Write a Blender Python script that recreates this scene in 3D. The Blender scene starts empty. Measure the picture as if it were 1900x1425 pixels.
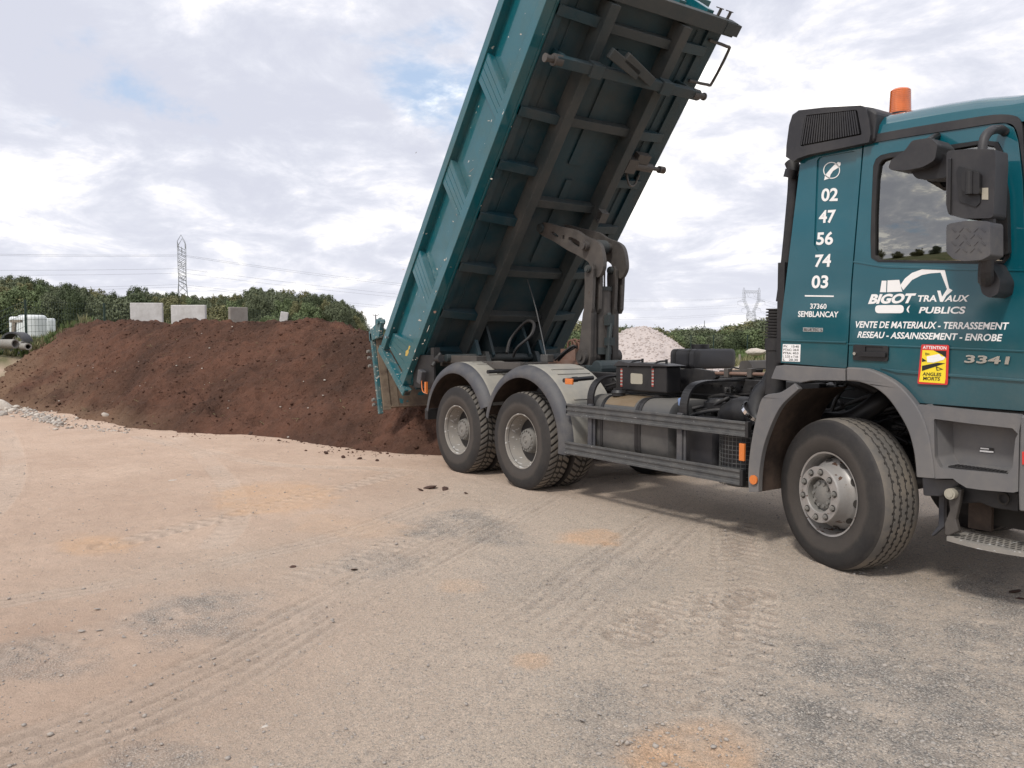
import bpy, bmesh, math, random
import numpy as np
from mathutils import Vector, Matrix
from mathutils.geometry import tessellate_polygon
random.seed(7); rng = np.random.default_rng(7)
S = bpy.context.scene
COL = S.collection
R = math.radians

# ------------------------------------------------------------------ camera
CAM = Vector((3.42257, -6.31118, 1.62347)); YAW, PIT, FPX = 2.53616, -0.05452, 1510.65
FW = Vector((math.cos(YAW)*math.cos(PIT), math.sin(YAW)*math.cos(PIT), math.sin(PIT)))
RT = Vector((math.sin(YAW), -math.cos(YAW), 0)); UP = RT.cross(FW)
cd = bpy.data.cameras.new('camera'); cam = bpy.data.objects.new('camera', cd); COL.objects.link(cam)
mw = Matrix((RT, UP, -FW)).transposed().to_4x4(); mw.translation = CAM; cam.matrix_world = mw
cd.sensor_width = 36; cd.lens = FPX/1900*36; cd.clip_start = 0.1; cd.clip_end = 9000
S.camera = cam

# ------------------------------------------------------------------ light
SUN_DIR = Vector((0.30, -0.72, 0.95)).normalized()      # towards the sun
sl = bpy.data.lights.new('sun', 'SUN'); sl.energy = 2.2; sl.angle = R(9); sl.color = (1, .95, .88)
so = bpy.data.objects.new('sun', sl); COL.objects.link(so)
so.rotation_euler = SUN_DIR.to_track_quat('Z', 'Y').to_euler(); so.location = (0, 0, 60)
W = bpy.data.worlds.new('World'); S.world = W; W.use_nodes = True
def make_world():
    nt = W.node_tree; N = nt.nodes; L = nt.links; N.clear()
    def n(t, **k):
        x = N.new(t)
        for a, b in k.items(): setattr(x, a, b)
        return x
    out = n('ShaderNodeOutputWorld'); bg = n('ShaderNodeBackground'); bg.inputs[1].default_value = 0.1
    sky = n('ShaderNodeTexSky', sky_type='NISHITA', sun_disc=False)
    sky.sun_elevation = math.asin(SUN_DIR.z); sky.sun_rotation = math.atan2(SUN_DIR.x, SUN_DIR.y)
    sky.air_density = 1.0; sky.dust_density = 2.5
    tc = n('ShaderNodeTexCoord'); sp = n('ShaderNodeSeparateXYZ'); L.new(tc.outputs['Generated'], sp.inputs[0])
    def m(op, a, b=None, clamp=False):
        x = n('ShaderNodeMath', operation=op, use_clamp=clamp)
        for i, v in enumerate((a, b)):
            if v is None: continue
            if isinstance(v, (int, float)): x.inputs[i].default_value = v
            else: L.new(v, x.inputs[i])
        return x.outputs[0]
    z = m('ADD', m('MAXIMUM', sp.outputs[2], 0), .24)
    cx = m('DIVIDE', sp.outputs[0], z); cy = m('DIVIDE', sp.outputs[1], z)
    cb = n('ShaderNodeCombineXYZ'); L.new(cx, cb.inputs[0]); L.new(cy, cb.inputs[1])
    def noise(scale, det, rough, off, dist=0.):
        mp = n('ShaderNodeMapping'); mp.inputs['Location'].default_value = off
        L.new(cb.outputs[0], mp.inputs[0])
        t = n('ShaderNodeTexNoise'); t.inputs['Scale'].default_value = scale
        t.inputs['Detail'].default_value = det; t.inputs['Roughness'].default_value = rough
        t.inputs['Distortion'].default_value = dist
        L.new(mp.outputs[0], t.inputs['Vector']); return t.outputs['Fac']
    def ramp(f, a, b):
        x = n('ShaderNodeMapRange', interpolation_type='SMOOTHSTEP'); L.new(f, x.inputs[0])
        x.inputs[1].default_value = a; x.inputs[2].default_value = b; return x.outputs[0]
    cover = ramp(noise(.95, 9, .60, (1.3, 7.9, 0), .2), .30, .39)
    big = noise(.9, 4, .5, (5.6, 9.9, 2), .0); mid = noise(2.6, 9, .62, (9.4, 0.8, 5), .35); ft = noise(6.5, 8, .6, (5.2, 3.3, 1), .2)
    v = m('ADD', m('ADD', m('MULTIPLY', big, .46), m('MULTIPLY', mid, .66)), m('MULTIPLY', ft, .16))
    tt = ramp(v, .545, .745)
    cr = n('ShaderNodeValToRGB'); L.new(tt, cr.inputs[0]); E_ = cr.color_ramp.elements
    E_[0].position = 0; E_[0].color = (.66, .68, .78, 1); E_[1].position = 1; E_[1].color = (1.55, 1.50, 1.42, 1)
    for p_, c_ in ((.30, (.72, .74, .83, 1)), (.60, (.82, .83, .91, 1)), (.82, (.96, .95, .97, 1))):
        e = E_.new(p_); e.color = c_
    sc_ = n('ShaderNodeMix', data_type='RGBA', blend_type='MULTIPLY'); sc_.inputs[0].default_value = 1
    L.new(cr.outputs[0], sc_.inputs[6]); sc_.inputs[7].default_value = (10, 10, 10, 1); mix = sc_
    # the air between clouds: Nishita blue, brightened by thin veil
    sk = n('ShaderNodeMix', data_type='RGBA'); sk.inputs[0].default_value = .62
    L.new(sky.outputs[0], sk.inputs[6]); sk.inputs[7].default_value = (6.3, 7.9, 10.4, 1)
    m2 = n('ShaderNodeMix', data_type='RGBA'); L.new(cover, m2.inputs[0])
    L.new(sk.outputs[2], m2.inputs[6]); L.new(mix.outputs[2], m2.inputs[7])
    # pale veil near the horizon
    hz = m('POWER', m('SUBTRACT', 1.0, m('MAXIMUM', sp.outputs[2], 0), True), 14)
    m3 = n('ShaderNodeMix', data_type='RGBA'); L.new(m('MULTIPLY', hz, .6), m3.inputs[0])
    L.new(m2.outputs[2], m3.inputs[6]); m3.inputs[7].default_value = (8.9, 8.9, 9.4, 1)
    # below the horizon: dull earth bounce
    m4 = n('ShaderNodeMix', data_type='RGBA'); L.new(ramp(sp.outputs[2], -.02, 0.0), m4.inputs[0])
    m4.inputs[6].default_value = (2.6, 2.3, 2.0, 1); L.new(m3.outputs[2], m4.inputs[7])
    L.new(m4.outputs[2], bg.inputs[0]); L.new(bg.outputs[0], out.inputs[0])
make_world()
S.view_settings.view_transform = 'Standard'; S.view_settings.look = 'None'
S.view_settings.exposure = 0.10; S.view_settings.gamma = 1.0; S.view_settings.use_curve_mapping = False
S.render.engine = 'CYCLES'
try:
    S.cycles.max_bounces = 6; S.cycles.diffuse_bounces = 3; S.cycles.transparent_max_bounces = 8
except Exception: pass

# ------------------------------------------------------------------ survey helpers
def P(px, py, y=-1.2):
    """point seen at pixel (px,py) of the photo lying on the vertical plane at distance y across the truck"""
    d = FW + RT*((px-950)/FPX) - UP*((py-712.5)/FPX)
    return CAM + d*((y-CAM.y)/d.y)
def G(px, py, z=0.):
    d = FW + RT*((px-950)/FPX) - UP*((py-712.5)/FPX)
    return CAM + d*((z-CAM.z)/d.z)
def D(px, py, dep):
    return CAM + (FW + RT*((px-950)/FPX) - UP*((py-712.5)/FPX))*dep
def zone(ox, oy, s): return lambda L: [(ox+a/s, oy+b/s) for a, b in L]
R2, R3, R4, R5 = zone(660,360,3.1667), zone(1040,620,4.318), zone(1400,150,3.8), zone(1400,480,3.8)
R6, R7, C7, C8, C5, C6, C9 = zone(1380,680,3.5615), zone(760,620,4.5975), zone(960,390,7.917), zone(960,540,7.917), zone(670,600,7.917), zone(1160,0,7.917), zone(1660,840,4.75)

# ------------------------------------------------------------------ materials
def mat(name, col, rough=.6, metal=0., coat=0., dirt=None, dirt_amt=.4, dirt_scale=3., var=.12, vscale=6.,
        bump=0., bscale=60., chips=None, spec=.5, updust=0., emit=None, low=None, bdet=6, bdist=.01, curve=0.):
    m = bpy.data.materials.new(name); m.use_nodes = True
    nt = m.node_tree; N = nt.nodes; L = nt.links; b = N['Principled BSDF']
    b.inputs['Roughness'].default_value = rough; b.inputs['Metallic'].default_value = metal
    b.inputs['Coat Weight'].default_value = coat; b.inputs['Coat Roughness'].default_value = .045; b.inputs['Coat IOR'].default_value = 1.65
    b.inputs['Specular IOR Level'].default_value = spec
    tc = N.new('ShaderNodeTexCoord')
    def noise(s, d=5, r=.6):
        t = N.new('ShaderNodeTexNoise'); t.inputs['Scale'].default_value = s
        t.inputs['Detail'].default_value = d; t.inputs['Roughness'].default_value = r
        L.new(tc.outputs['Object'], t.inputs['Vector']); return t
    def rmp(o, a, c, v0=0., v1=1.):
        x = N.new('ShaderNodeMapRange'); L.new(o, x.inputs[0])
        x.inputs[1].default_value = a; x.inputs[2].default_value = c
        x.inputs[3].default_value = v0; x.inputs[4].default_value = v1; return x.outputs[0]
    def mixc(f, a, c):
        x = N.new('ShaderNodeMix'); x.data_type = 'RGBA'
        for i, v in ((0, f), (6, a), (7, c)):
            if isinstance(v, tuple): x.inputs[i].default_value = (*v[:3], 1)
            elif isinstance(v, (int, float)): x.inputs[i].default_value = v
            else: L.new(v, x.inputs[i])
        return x.outputs[2]
    c1 = tuple(v*(1-var) for v in col); c2 = tuple(min(1, v*(1+var)) for v in col)
    cur = mixc(noise(vscale).outputs['Fac'], c1, c2)
    rcur = None
    if dirt:
        f = rmp(noise(dirt_scale, 8, .7).outputs['Fac'], .42, .68, 0, dirt_amt)
        if updust:
            g = N.new('ShaderNodeNewGeometry'); s = N.new('ShaderNodeSeparateXYZ'); L.new(g.outputs['Normal'], s.inputs[0])
            u = rmp(s.outputs[2], .25, .95, 0, updust)
            mm = N.new('ShaderNodeMath'); mm.operation = 'MAXIMUM'; L.new(f, mm.inputs[0]); L.new(u, mm.inputs[1]); f = mm.outputs[0]
        cur = mixc(f, cur, dirt)
        rcur = rmp(f, 0, 1, rough, .85); L.new(rcur, b.inputs['Roughness'])
        if coat:
            L.new(rmp(f, 0, .6, coat, 0), b.inputs['Coat Weight'])
    if low:
        g2 = N.new('ShaderNodeNewGeometry'); s2 = N.new('ShaderNodeSeparateXYZ'); L.new(g2.outputs['Position'], s2.inputs[0])
        q1 = rmp(s2.outputs[2], low[0], low[1], low[2], 0); q2 = rmp(noise(5, 9, .75).outputs['Fac'], .35, .65, .25, 1.)
        q = N.new('ShaderNodeMath'); q.operation = 'MULTIPLY'; L.new(q1, q.inputs[0]); L.new(q2, q.inputs[1])
        cur = mixc(q.outputs[0], cur, (.20, .185, .165))
        if coat: L.new(rmp(q.outputs[0], 0, .3, coat, coat*.35), b.inputs['Coat Weight'])
    if chips:
        v = N.new('ShaderNodeTexNoise'); v.inputs['Scale'].default_value = chips[1]; v.inputs['Detail'].default_value = 6
        mp = N.new('ShaderNodeMapping'); mp.inputs['Scale'].default_value = (1, 1, 2.2)
        L.new(tc.outputs['Object'], mp.inputs[0]); L.new(mp.outputs[0], v.inputs['Vector'])
        cur = mixc(rmp(v.outputs['Fac'], chips[2], chips[2]+.02), cur, chips[0])
    L.new(cur, b.inputs['Base Color'])
    if bump:
        bn = N.new('ShaderNodeBump'); bn.inputs['Strength'].default_value = bump; bn.inputs['Distance'].default_value = bdist
        L.new(noise(bscale, bdet, .65).outputs['Fac'], bn.inputs['Height'])
        if curve:
            sc = N.new('ShaderNodeSeparateXYZ'); L.new(tc.outputs['Object'], sc.inputs[0]); m1 = N.new('ShaderNodeMath'); m1.operation = 'SUBTRACT'; L.new(sc.outputs[2], m1.inputs[0]); m1.inputs[1].default_value = 1.8
            m2 = N.new('ShaderNodeMath'); m2.operation = 'MULTIPLY'; L.new(m1.outputs[0], m2.inputs[0]); L.new(m1.outputs[0], m2.inputs[1]); m3 = N.new('ShaderNodeMath'); m3.operation = 'MULTIPLY_ADD'; L.new(m2.outputs[0], m3.inputs[0]); m3.inputs[1].default_value = -curve/bdist; L.new(bn.inputs['Height'].links[0].from_socket, m3.inputs[2]); L.new(m3.outputs[0], bn.inputs['Height']); L.new(bn.outputs[0], b.inputs['Normal'])
    if emit:
        b.inputs['Emission Color'].default_value = (*emit, 1); b.inputs['Emission Strength'].default_value = 1
    return m
DUST = (.33, .27, .21)
M = {}
M['teal'] = mat('teal_paint', (.001, .078, .106), .30, coat=.95, spec=.1, dirt=(.10, .13, .12), dirt_amt=.07, updust=0, bump=1., bscale=1.9, bdet=1, bdist=.07, curve=.11, low=(1.15, 1.9, .25), var=.05)
M['teal_body'] = mat('worn_teal_paint', (.003, .094, .120), .28, coat=.7, spec=.25, dirt=(.12, .14, .12), dirt_amt=.35, dirt_scale=2.2,
                     var=.1, bump=1., bscale=2.4, bdet=2, bdist=.05, chips=((.55, .52, .48), 9., .70))
M['teal_chip'] = mat('chipped_teal_paint', (.010, .105, .13), .45, coat=.2, dirt=(.20, .18, .14), dirt_amt=.55, dirt_scale=7.,
                     chips=((.50, .47, .42), 16., .63))
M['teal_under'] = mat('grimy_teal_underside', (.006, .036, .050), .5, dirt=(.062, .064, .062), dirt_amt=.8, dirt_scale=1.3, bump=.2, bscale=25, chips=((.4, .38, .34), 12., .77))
M['grime'] = mat('brown_grime_steel', (.026, .038, .042), .6, dirt=(.082, .077, .070), dirt_amt=.75, dirt_scale=1.0, bump=.25, bscale=40)
M['arm'] = mat('dusty_bronze_steel', (.058, .052, .048), .5, dirt=(.115, .102, .09), dirt_amt=.6, dirt_scale=4, bump=.15, bscale=60, chips=((.05, .03, .02), 10, .7))
M['chassis'] = mat('dusty_black_chassis', (.014, .014, .016), .5, dirt=(.055, .050, .045), dirt_amt=.5, dirt_scale=4, updust=.6, bump=.1)
M['black'] = mat('black_plastic', (.009, .009, .011), .45, dirt=(.045, .042, .038), dirt_amt=.4, dirt_scale=5, bump=.08, bscale=200)
M['blackrough'] = mat('textured_black_plastic', (.019, .019, .023), .5, dirt=(.09, .085, .08), dirt_amt=.3, bump=.3, bscale=350)
M['grey'] = mat('grey_plastic_trim', (.120, .120, .126), .55, dirt=(.20, .182, .165), dirt_amt=.5, dirt_scale=4, low=(.4, 1.2, .5), var=.06, bump=.12, bscale=300)
M['guard'] = mat('dark_rubber_mudguard', (.050, .052, .062), .55, dirt=(.15, .14, .125), dirt_amt=.5, dirt_scale=3.5, bump=.08)
M['guardtop'] = mat('dust_covered_mudguard', (.27, .26, .235), .75, dirt=(.36, .33, .27), dirt_amt=.7, dirt_scale=3, bump=.12)
M['liner'] = mat('muddy_wheel_arch_liner', (.040, .028, .022), .85, dirt=(.11, .075, .055), dirt_amt=.8, dirt_scale=5, bump=.6, bscale=30)
M['alu'] = mat('weathered_aluminium', (.075, .08, .085), .42, .35, dirt=(.155, .15, .142), dirt_amt=.8, dirt_scale=8, updust=.55, chips=((.30, .30, .30), 30, .68))
M['tank'] = mat('dull_grey_tank', (.075, .076, .078), .42, .35, dirt=(.16, .15, .135), dirt_amt=.6, dirt_scale=3.5, updust=.75, bump=.06)
M['tank_stain'] = mat('diesel_stained_metal', (.17, .12, .07), .5, .2, dirt=(.20, .165, .12), dirt_amt=.6, dirt_scale=6)
M['tyre'] = mat('tyre_sidewall_rubber', (.032, .031, .033), .62, dirt=(.085, .078, .070), dirt_amt=.6, dirt_scale=3, bump=.15, bscale=80)
M['tyre_side'] = mat('dusty_sidewall_band', (.085, .078, .072), .8, dirt=(.19, .165, .14), dirt_amt=.7, dirt_scale=4, bump=.1)
M['tread'] = mat('dusty_tread_rubber', (.125, .117, .108), .85, dirt=(.27, .225, .17), dirt_amt=.6, dirt_scale=4, bump=.3, bscale=120)
M['groove'] = mat('tread_groove_rubber', (.042, .038, .034), .9, var=.2)
M['rim'] = mat('dirty_silver_rim', (.38, .37, .36), .38, .5, dirt=(.30, .27, .24), dirt_amt=.6, dirt_scale=7, chips=((.12, .07, .05), 14, .64))
M['rimdust'] = mat('dusty_grey_rim', (.25, .235, .215), .7, .15, dirt=(.33, .30, .26), dirt_amt=.7, dirt_scale=8, chips=((.5, .5, .49), 18, .62))
M['hub'] = mat('dusty_hub_casting', (.17, .165, .155), .7, .1, dirt=(.27, .25, .22), dirt_amt=.5, dirt_scale=9, bump=.2)
M['white'] = mat('white_vinyl', (.82, .82, .82), .4, var=.02)
M['chrome'] = mat('chrome', (.75, .75, .76), .15, 1.)
M['steel'] = mat('polished_rod', (.6, .6, .62), .2, 1.)
M['orange'] = mat('orange_reflector', (.62, .17, .03), .25, coat=.6, var=.1)
M['beacon'] = mat('orange_beacon_lens', (.75, .14, .01), .2, coat=.8, var=.5, vscale=14)
M['red'] = mat('red_vinyl', (.60, .035, .03), .4, var=.08)
M['tape_red'] = mat('faded_red_tape', (.36, .05, .04), .5, dirt=(.2, .15, .12), dirt_amt=.6, dirt_scale=20); M['tape_white'] = mat('grimy_white_tape', (.42, .38, .35), .5, dirt=(.2, .17, .15), dirt_amt=.6, dirt_scale=20)
M['yellow'] = mat('yellow_vinyl', (.85, .66, .03), .35, var=.03)
M['decalblack'] = mat('black_vinyl', (.012, .012, .012), .4)
M['patch'] = mat('pale_lens_patch', (.36, .34, .28), .6, dirt=(.30, .26, .2), dirt_amt=.5)
M['blue'] = mat('blue_cap', (.16, .26, .50), .5, dirt=(.3, .3, .3), dirt_amt=.5)
M['soilplate'] = mat('soil_caked_steel', (.11, .075, .055), .85, dirt=(.28, .21, .14), dirt_amt=.6, dirt_scale=3.0, bump=.5, bscale=14, chips=((.012, .10, .12), 5, .64))
M['soiltan'] = mat('dried_mud_on_steel', (.20, .155, .11), .9, dirt=(.09, .06, .045), dirt_amt=.85, dirt_scale=9, bump=.8, bscale=25)
M['amber'] = mat('worn_amber_sticker', (.55, .36, .05), .5, dirt=(.1, .2, .2), dirt_amt=.4, dirt_scale=30)
M['rust'] = mat('rusty_bar', (.16, .085, .06), .7, dirt=(.25, .2, .17), dirt_amt=.5)
M['concrete'] = mat('precast_concrete', (.56, .55, .54), .85, dirt=(.25, .23, .20), dirt_amt=.5, dirt_scale=2.2, bump=.3, bscale=30)
M['concrete_dark'] = mat('dark_concrete', (.27, .25, .225), .9, dirt=(.16, .13, .11), dirt_amt=.6, dirt_scale=2, bump=.5, bscale=20)
M['pipe'] = mat('grey_concrete_pipe', (.27, .26, .24), .9, dirt=(.17, .14, .11), dirt_amt=.5, dirt_scale=3, bump=.3)
M['stone'] = mat('pale_limestone', (.50, .46, .41), .9, dirt=(.30, .23, .17), dirt_amt=.5, dirt_scale=5, bump=.5, bscale=15)
M['gstone'] = mat('grey_stone', (.31, .285, .26), .9, dirt=(.42, .36, .30), dirt_amt=.5, dirt_scale=12, bump=.4, bscale=60)
M['clod'] = mat('brown_soil_clod', (.055, .028, .020), .95, dirt=(.095, .050, .034), dirt_amt=.5, dirt_scale=6, bump=.7, bscale=40)
M['bale'] = mat('white_bale_wrap', (.72, .75, .76), .4, dirt=(.5, .52, .5), dirt_amt=.3)
M['postgreen'] = mat('dark_green_post', (.015, .035, .025), .6)
M['wood'] = mat('grey_wood_post', (.25, .22, .18), .9)
M['pylon'] = mat('galvanised_lattice', (.26, .27, .29), .6, .2)
M['cable'] = mat('power_cable_metal', (.22, .22, .24), .6)
M['bark'] = mat('bark', (.07, .055, .04), .9)
M['seat'] = mat('dark_seat_fabric', (.03, .03, .035), .9)
M['leafA'] = mat('leaves_mid_green', (.120, .138, .082), .7, var=.45, vscale=.9, spec=.2)
M['leafB'] = mat('leaves_dark_green', (.070, .090, .045), .7, var=.4, vscale=.8, spec=.2)
M['leafC'] = mat('leaves_olive_green', (.175, .170, .085), .7, var=.4, vscale=1.1, spec=.2)
M['leafD'] = mat('leaves_bright_green', (.130, .165, .080), .7, var=.4, vscale=1.2, spec=.2)
M['weed'] = mat('weed_leaves', (.10, .14, .05), .7, var=.5, vscale=3., spec=.2)
M['drygrass'] = mat('dry_grass', (.20, .19, .10), .8, var=.5, vscale=3., spec=.2)
def tyre_mat():
    m = bpy.data.materials.new('used_tyre_rubber'); m.use_nodes = True; nt = m.node_tree; N = nt.nodes; L = nt.links; b = N['Principled BSDF']
    b.inputs['Roughness'].default_value = .72; b.inputs['Specular IOR Level'].default_value = .35
    tc = N.new('ShaderNodeTexCoord'); sp = N.new('ShaderNodeSeparateXYZ'); L.new(tc.outputs['Object'], sp.inputs[0])
    cb = N.new('ShaderNodeCombineXYZ'); L.new(sp.outputs[0], cb.inputs[0]); L.new(sp.outputs[2], cb.inputs[1])
    ln = N.new('ShaderNodeVectorMath'); ln.operation = 'LENGTH'; L.new(cb.outputs[0], ln.inputs[0])
    nz = N.new('ShaderNodeTexNoise'); nz.inputs['Scale'].default_value = 7; nz.inputs['Detail'].default_value = 8; nz.inputs['Roughness'].default_value = .7; L.new(tc.outputs['Object'], nz.inputs['Vector'])
    ad = N.new('ShaderNodeMath'); ad.operation = 'MULTIPLY_ADD'; L.new(nz.outputs['Fac'], ad.inputs[0]); ad.inputs[1].default_value = .07; L.new(ln.outputs['Value'], ad.inputs[2])
    rp = N.new('ShaderNodeValToRGB'); L.new(ad.outputs[0], rp.inputs[0]); e = rp.color_ramp.elements
    e[0].position = .32; e[0].color = (.028, .026, .025, 1); e[1].position = .60; e[1].color = (.075, .068, .062, 1)
    for p_, c_ in ((.37, (.048, .042, .038, 1)), (.435, (.058, .051, .046, 1)), (.465, (.026, .025, .025, 1)), (.545, (.020, .019, .020, 1))):
        x = e.new(p_); x.color = c_
    n2 = N.new('ShaderNodeTexNoise'); n2.inputs['Scale'].default_value = 2.5; n2.inputs['Detail'].default_value = 9; n2.inputs['Roughness'].default_value = .75; L.new(tc.outputs['Object'], n2.inputs['Vector'])
    mr = N.new('ShaderNodeMapRange'); L.new(n2.outputs['Fac'], mr.inputs[0]); mr.inputs[1].default_value = .42; mr.inputs[2].default_value = .7; mr.inputs[4].default_value = .22
    mx = N.new('ShaderNodeMix'); mx.data_type = 'RGBA'; L.new(mr.outputs[0], mx.inputs[0]); L.new(rp.outputs[0], mx.inputs[6]); mx.inputs[7].default_value = (.11, .094, .08, 1)
    L.new(mx.outputs[2], b.inputs['Base Color'])
    bn = N.new('ShaderNodeBump'); bn.inputs['Strength'].default_value = .3; bn.inputs['Distance'].default_value = .004; n3 = N.new('ShaderNodeTexNoise'); n3.inputs['Scale'].default_value = 60; L.new(tc.outputs['Object'], n3.inputs['Vector'])
    L.new(n3.outputs['Fac'], bn.inputs['Height']); L.new(bn.outputs[0], b.inputs['Normal'])
    return m
M['tyre'] = tyre_mat(); M['tyre_side'] = M['tyre']
def glass_mat():
    m = bpy.data.materials.new('tinted_side_glass'); m.use_nodes = True; nt = m.node_tree; N = nt.nodes; L = nt.links; N.clear()
    o = N.new('ShaderNodeOutputMaterial'); g = N.new('ShaderNodeBsdfGlossy'); g.inputs['Roughness'].default_value = .01
    g.inputs['Color'].default_value = (.88, .88, .84, 1)
    t = N.new('ShaderNodeBsdfTransparent'); t.inputs[0].default_value = (.50, .56, .56, 1)
    tc = N.new('ShaderNodeTexCoord'); sx = N.new('ShaderNodeSeparateXYZ'); L.new(tc.outputs['Object'], sx.inputs[0])
    def q(o, c_, k_):
        a_ = N.new('ShaderNodeMath'); a_.operation = 'SUBTRACT'; L.new(o, a_.inputs[0]); a_.inputs[1].default_value = c_
        b_ = N.new('ShaderNodeMath'); b_.operation = 'POWER'; L.new(a_.outputs[0], b_.inputs[0]); b_.inputs[1].default_value = 2
        c2_ = N.new('ShaderNodeMath'); c2_.operation = 'MULTIPLY'; L.new(b_.outputs[0], c2_.inputs[0]); c2_.inputs[1].default_value = -k_; return c2_.outputs[0]
    ad = N.new('ShaderNodeMath'); ad.operation = 'ADD'; L.new(q(sx.outputs[2], 2.3, .20), ad.inputs[0]); L.new(q(sx.outputs[0], .75, .16), ad.inputs[1])
    bn = N.new('ShaderNodeBump'); bn.inputs['Strength'].default_value = 1; bn.inputs['Distance'].default_value = 1; L.new(ad.outputs[0], bn.inputs['Height']); L.new(bn.outputs[0], g.inputs['Normal'])
    f = N.new('ShaderNodeFresnel'); f.inputs[0].default_value = 3.3
    mx = N.new('ShaderNodeMixShader'); L.new(f.outputs[0], mx.inputs[0]); L.new(t.outputs[0], mx.inputs[1]); L.new(g.outputs[0], mx.inputs[2])
    L.new(mx.outputs[0], o.inputs[0]); return m
M['glass'] = glass_mat()

# ------------------------------------------------------------------ object helpers
def link(name, me, m=None, parent=None, smooth=False, bevel=0., mats=None):
    o = bpy.data.objects.new(name, me); COL.objects.link(o)
    for mm in (mats or ([m] if m else [])): me.materials.append(M[mm] if isinstance(mm, str) else mm)
    if parent is not None: o.parent = parent
    if smooth:
        me.polygons.foreach_set('use_smooth', [True]*len(me.polygons))
    if bevel:
        b = o.modifiers.new('bevel', 'BEVEL'); b.width = bevel; b.segments = 2; b.limit_method = 'ANGLE'; b.angle_limit = R(32)
        b.harden_normals = False
    return o
def build(name, bm, m=None, parent=None, smooth=False, bevel=0., mats=None, auto=None):
    me = bpy.data.meshes.new(name); bmesh.ops.recalc_face_normals(bm, faces=bm.faces)
    if auto is not None:
        for f in bm.faces: f.smooth = True
        for e in bm.edges:
            if len(e.link_faces) == 2 and e.calc_face_angle(0) > R(auto): e.smooth = False
    bm.to_mesh(me); bm.free(); return link(name, me, m, parent, smooth, bevel, mats)
def tag(o, label=None, cat=None, group=None, kind=None):
    if label: o['label'] = label
    if cat: o['category'] = cat
    if group: o['group'] = group
    if kind: o['kind'] = kind
    return o
def empty(name, loc=(0, 0, 0)):
    o = bpy.data.objects.new(name, None); COL.objects.link(o); o.location = loc; o.empty_display_size = .3; return o
def box(bm, a, b, mi=0, rot=None, pivot=None):
    x0, y0, z0 = a; x1, y1, z1 = b
    vs = [bm.verts.new(Vector(c)) for c in ((x0,y0,z0),(x1,y0,z0),(x1,y1,z0),(x0,y1,z0),(x0,y0,z1),(x1,y0,z1),(x1,y1,z1),(x0,y1,z1))]
    if rot is not None:
        pv = Vector(pivot) if pivot is not None else Vector(((x0+x1)/2, (y0+y1)/2, (z0+z1)/2))
        for v in vs: v.co = rot @ (v.co-pv) + pv
    for f in ((0,3,2,1),(4,5,6,7),(0,1,5,4),(1,2,6,5),(2,3,7,6),(3,0,4,7)):
        bm.faces.new([vs[i] for i in f]).material_index = mi
    return vs
def bar(bm, a, b, w, h, up=(0, 0, 1), mi=0):
    a = Vector(a); b = Vector(b); d = (b-a).normalized(); u = Vector(up)
    s = d.cross(u); s = s.normalized() if s.length > 1e-4 else d.orthogonal().normalized(); u = s.cross(d)
    vs = [bm.verts.new(p + s*sx*w/2 + u*sz*h/2) for p in (a, b) for sx, sz in ((-1,-1),(1,-1),(1,1),(-1,1))]
    for f in ((0,3,2,1),(4,5,6,7),(0,1,5,4),(1,2,6,5),(2,3,7,6),(3,0,4,7)): bm.faces.new([vs[i] for i in f]).material_index = mi
def cyl(bm, a, b, r, n=16, r2=None, mi=0, cap=True):
    a = Vector(a); b = Vector(b); d = (b-a).normalized(); s = d.orthogonal().normalized(); u = d.cross(s); r2 = r if r2 is None else r2
    A = [bm.verts.new(a + (s*math.cos(t)+u*math.sin(t))*r) for t in [2*math.pi*i/n for i in range(n)]]
    B = [bm.verts.new(b + (s*math.cos(t)+u*math.sin(t))*r2) for t in [2*math.pi*i/n for i in range(n)]]
    for i in range(n): bm.faces.new((A[i], A[(i+1)%n], B[(i+1)%n], B[i])).material_index = mi
    if cap: bm.faces.new(A[::-1]).material_index = mi; bm.faces.new(B).material_index = mi
def smoothpath(pts, k=4):
    pts = [Vector(p) for p in pts]; out = []
    for i in range(len(pts)-1):
        p0 = pts[max(i-1, 0)]; p1 = pts[i]; p2 = pts[i+1]; p3 = pts[min(i+2, len(pts)-1)]
        for j in range(k):
            t = j/k; out.append(.5*((2*p1)+(p2-p0)*t+(2*p0-5*p1+4*p2-p3)*t*t+(3*p1-p0-3*p2+p3)*t**3))
    out.append(pts[-1]); return out
def tube(bm, pts, r, n=8, k=4, mi=0, rf=None):
    pts = smoothpath(pts, k) if k > 1 else [Vector(p) for p in pts]
    prev = None; s = None
    for i, p in enumerate(pts):
        d = (pts[min(i+1, len(pts)-1)]-pts[max(i-1, 0)]).normalized()
        s = d.orthogonal().normalized() if s is None else (s-d*s.dot(d)).normalized()
        u = d.cross(s); rr = rf(i/(len(pts)-1)) if rf else r
        ring = [bm.verts.new(p+(s*math.cos(2*math.pi*j/n)+u*math.sin(2*math.pi*j/n))*rr) for j in range(n)]
        if prev:
            for j in range(n): bm.faces.new((prev[j], prev[(j+1)%n], ring[(j+1)%n], ring[j])).material_index = mi
        else: bm.faces.new(ring[::-1]).material_index = mi
        prev = ring
    bm.faces.new(prev).material_index = mi
def lathe(bm, prof, n=48, mi=0, axis_y=True, mis=None, a0=0., a1=2*math.pi, closed=True):
    """profile of (y, r) turned about the y axis"""
    rings = []
    cnt = n if closed else n+1
    for j in range(cnt):
        t = a0+(a1-a0)*j/n
        rings.append([bm.verts.new((r*math.cos(t), y, r*math.sin(t))) for y, r in prof])
    for j in range(n):
        A = rings[j]; B = rings[(j+1) % cnt]
        for i in range(len(prof)-1):
            f = bm.faces.new((A[i], A[i+1], B[i+1], B[i])); f.material_index = mis[i] if mis else mi
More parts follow.
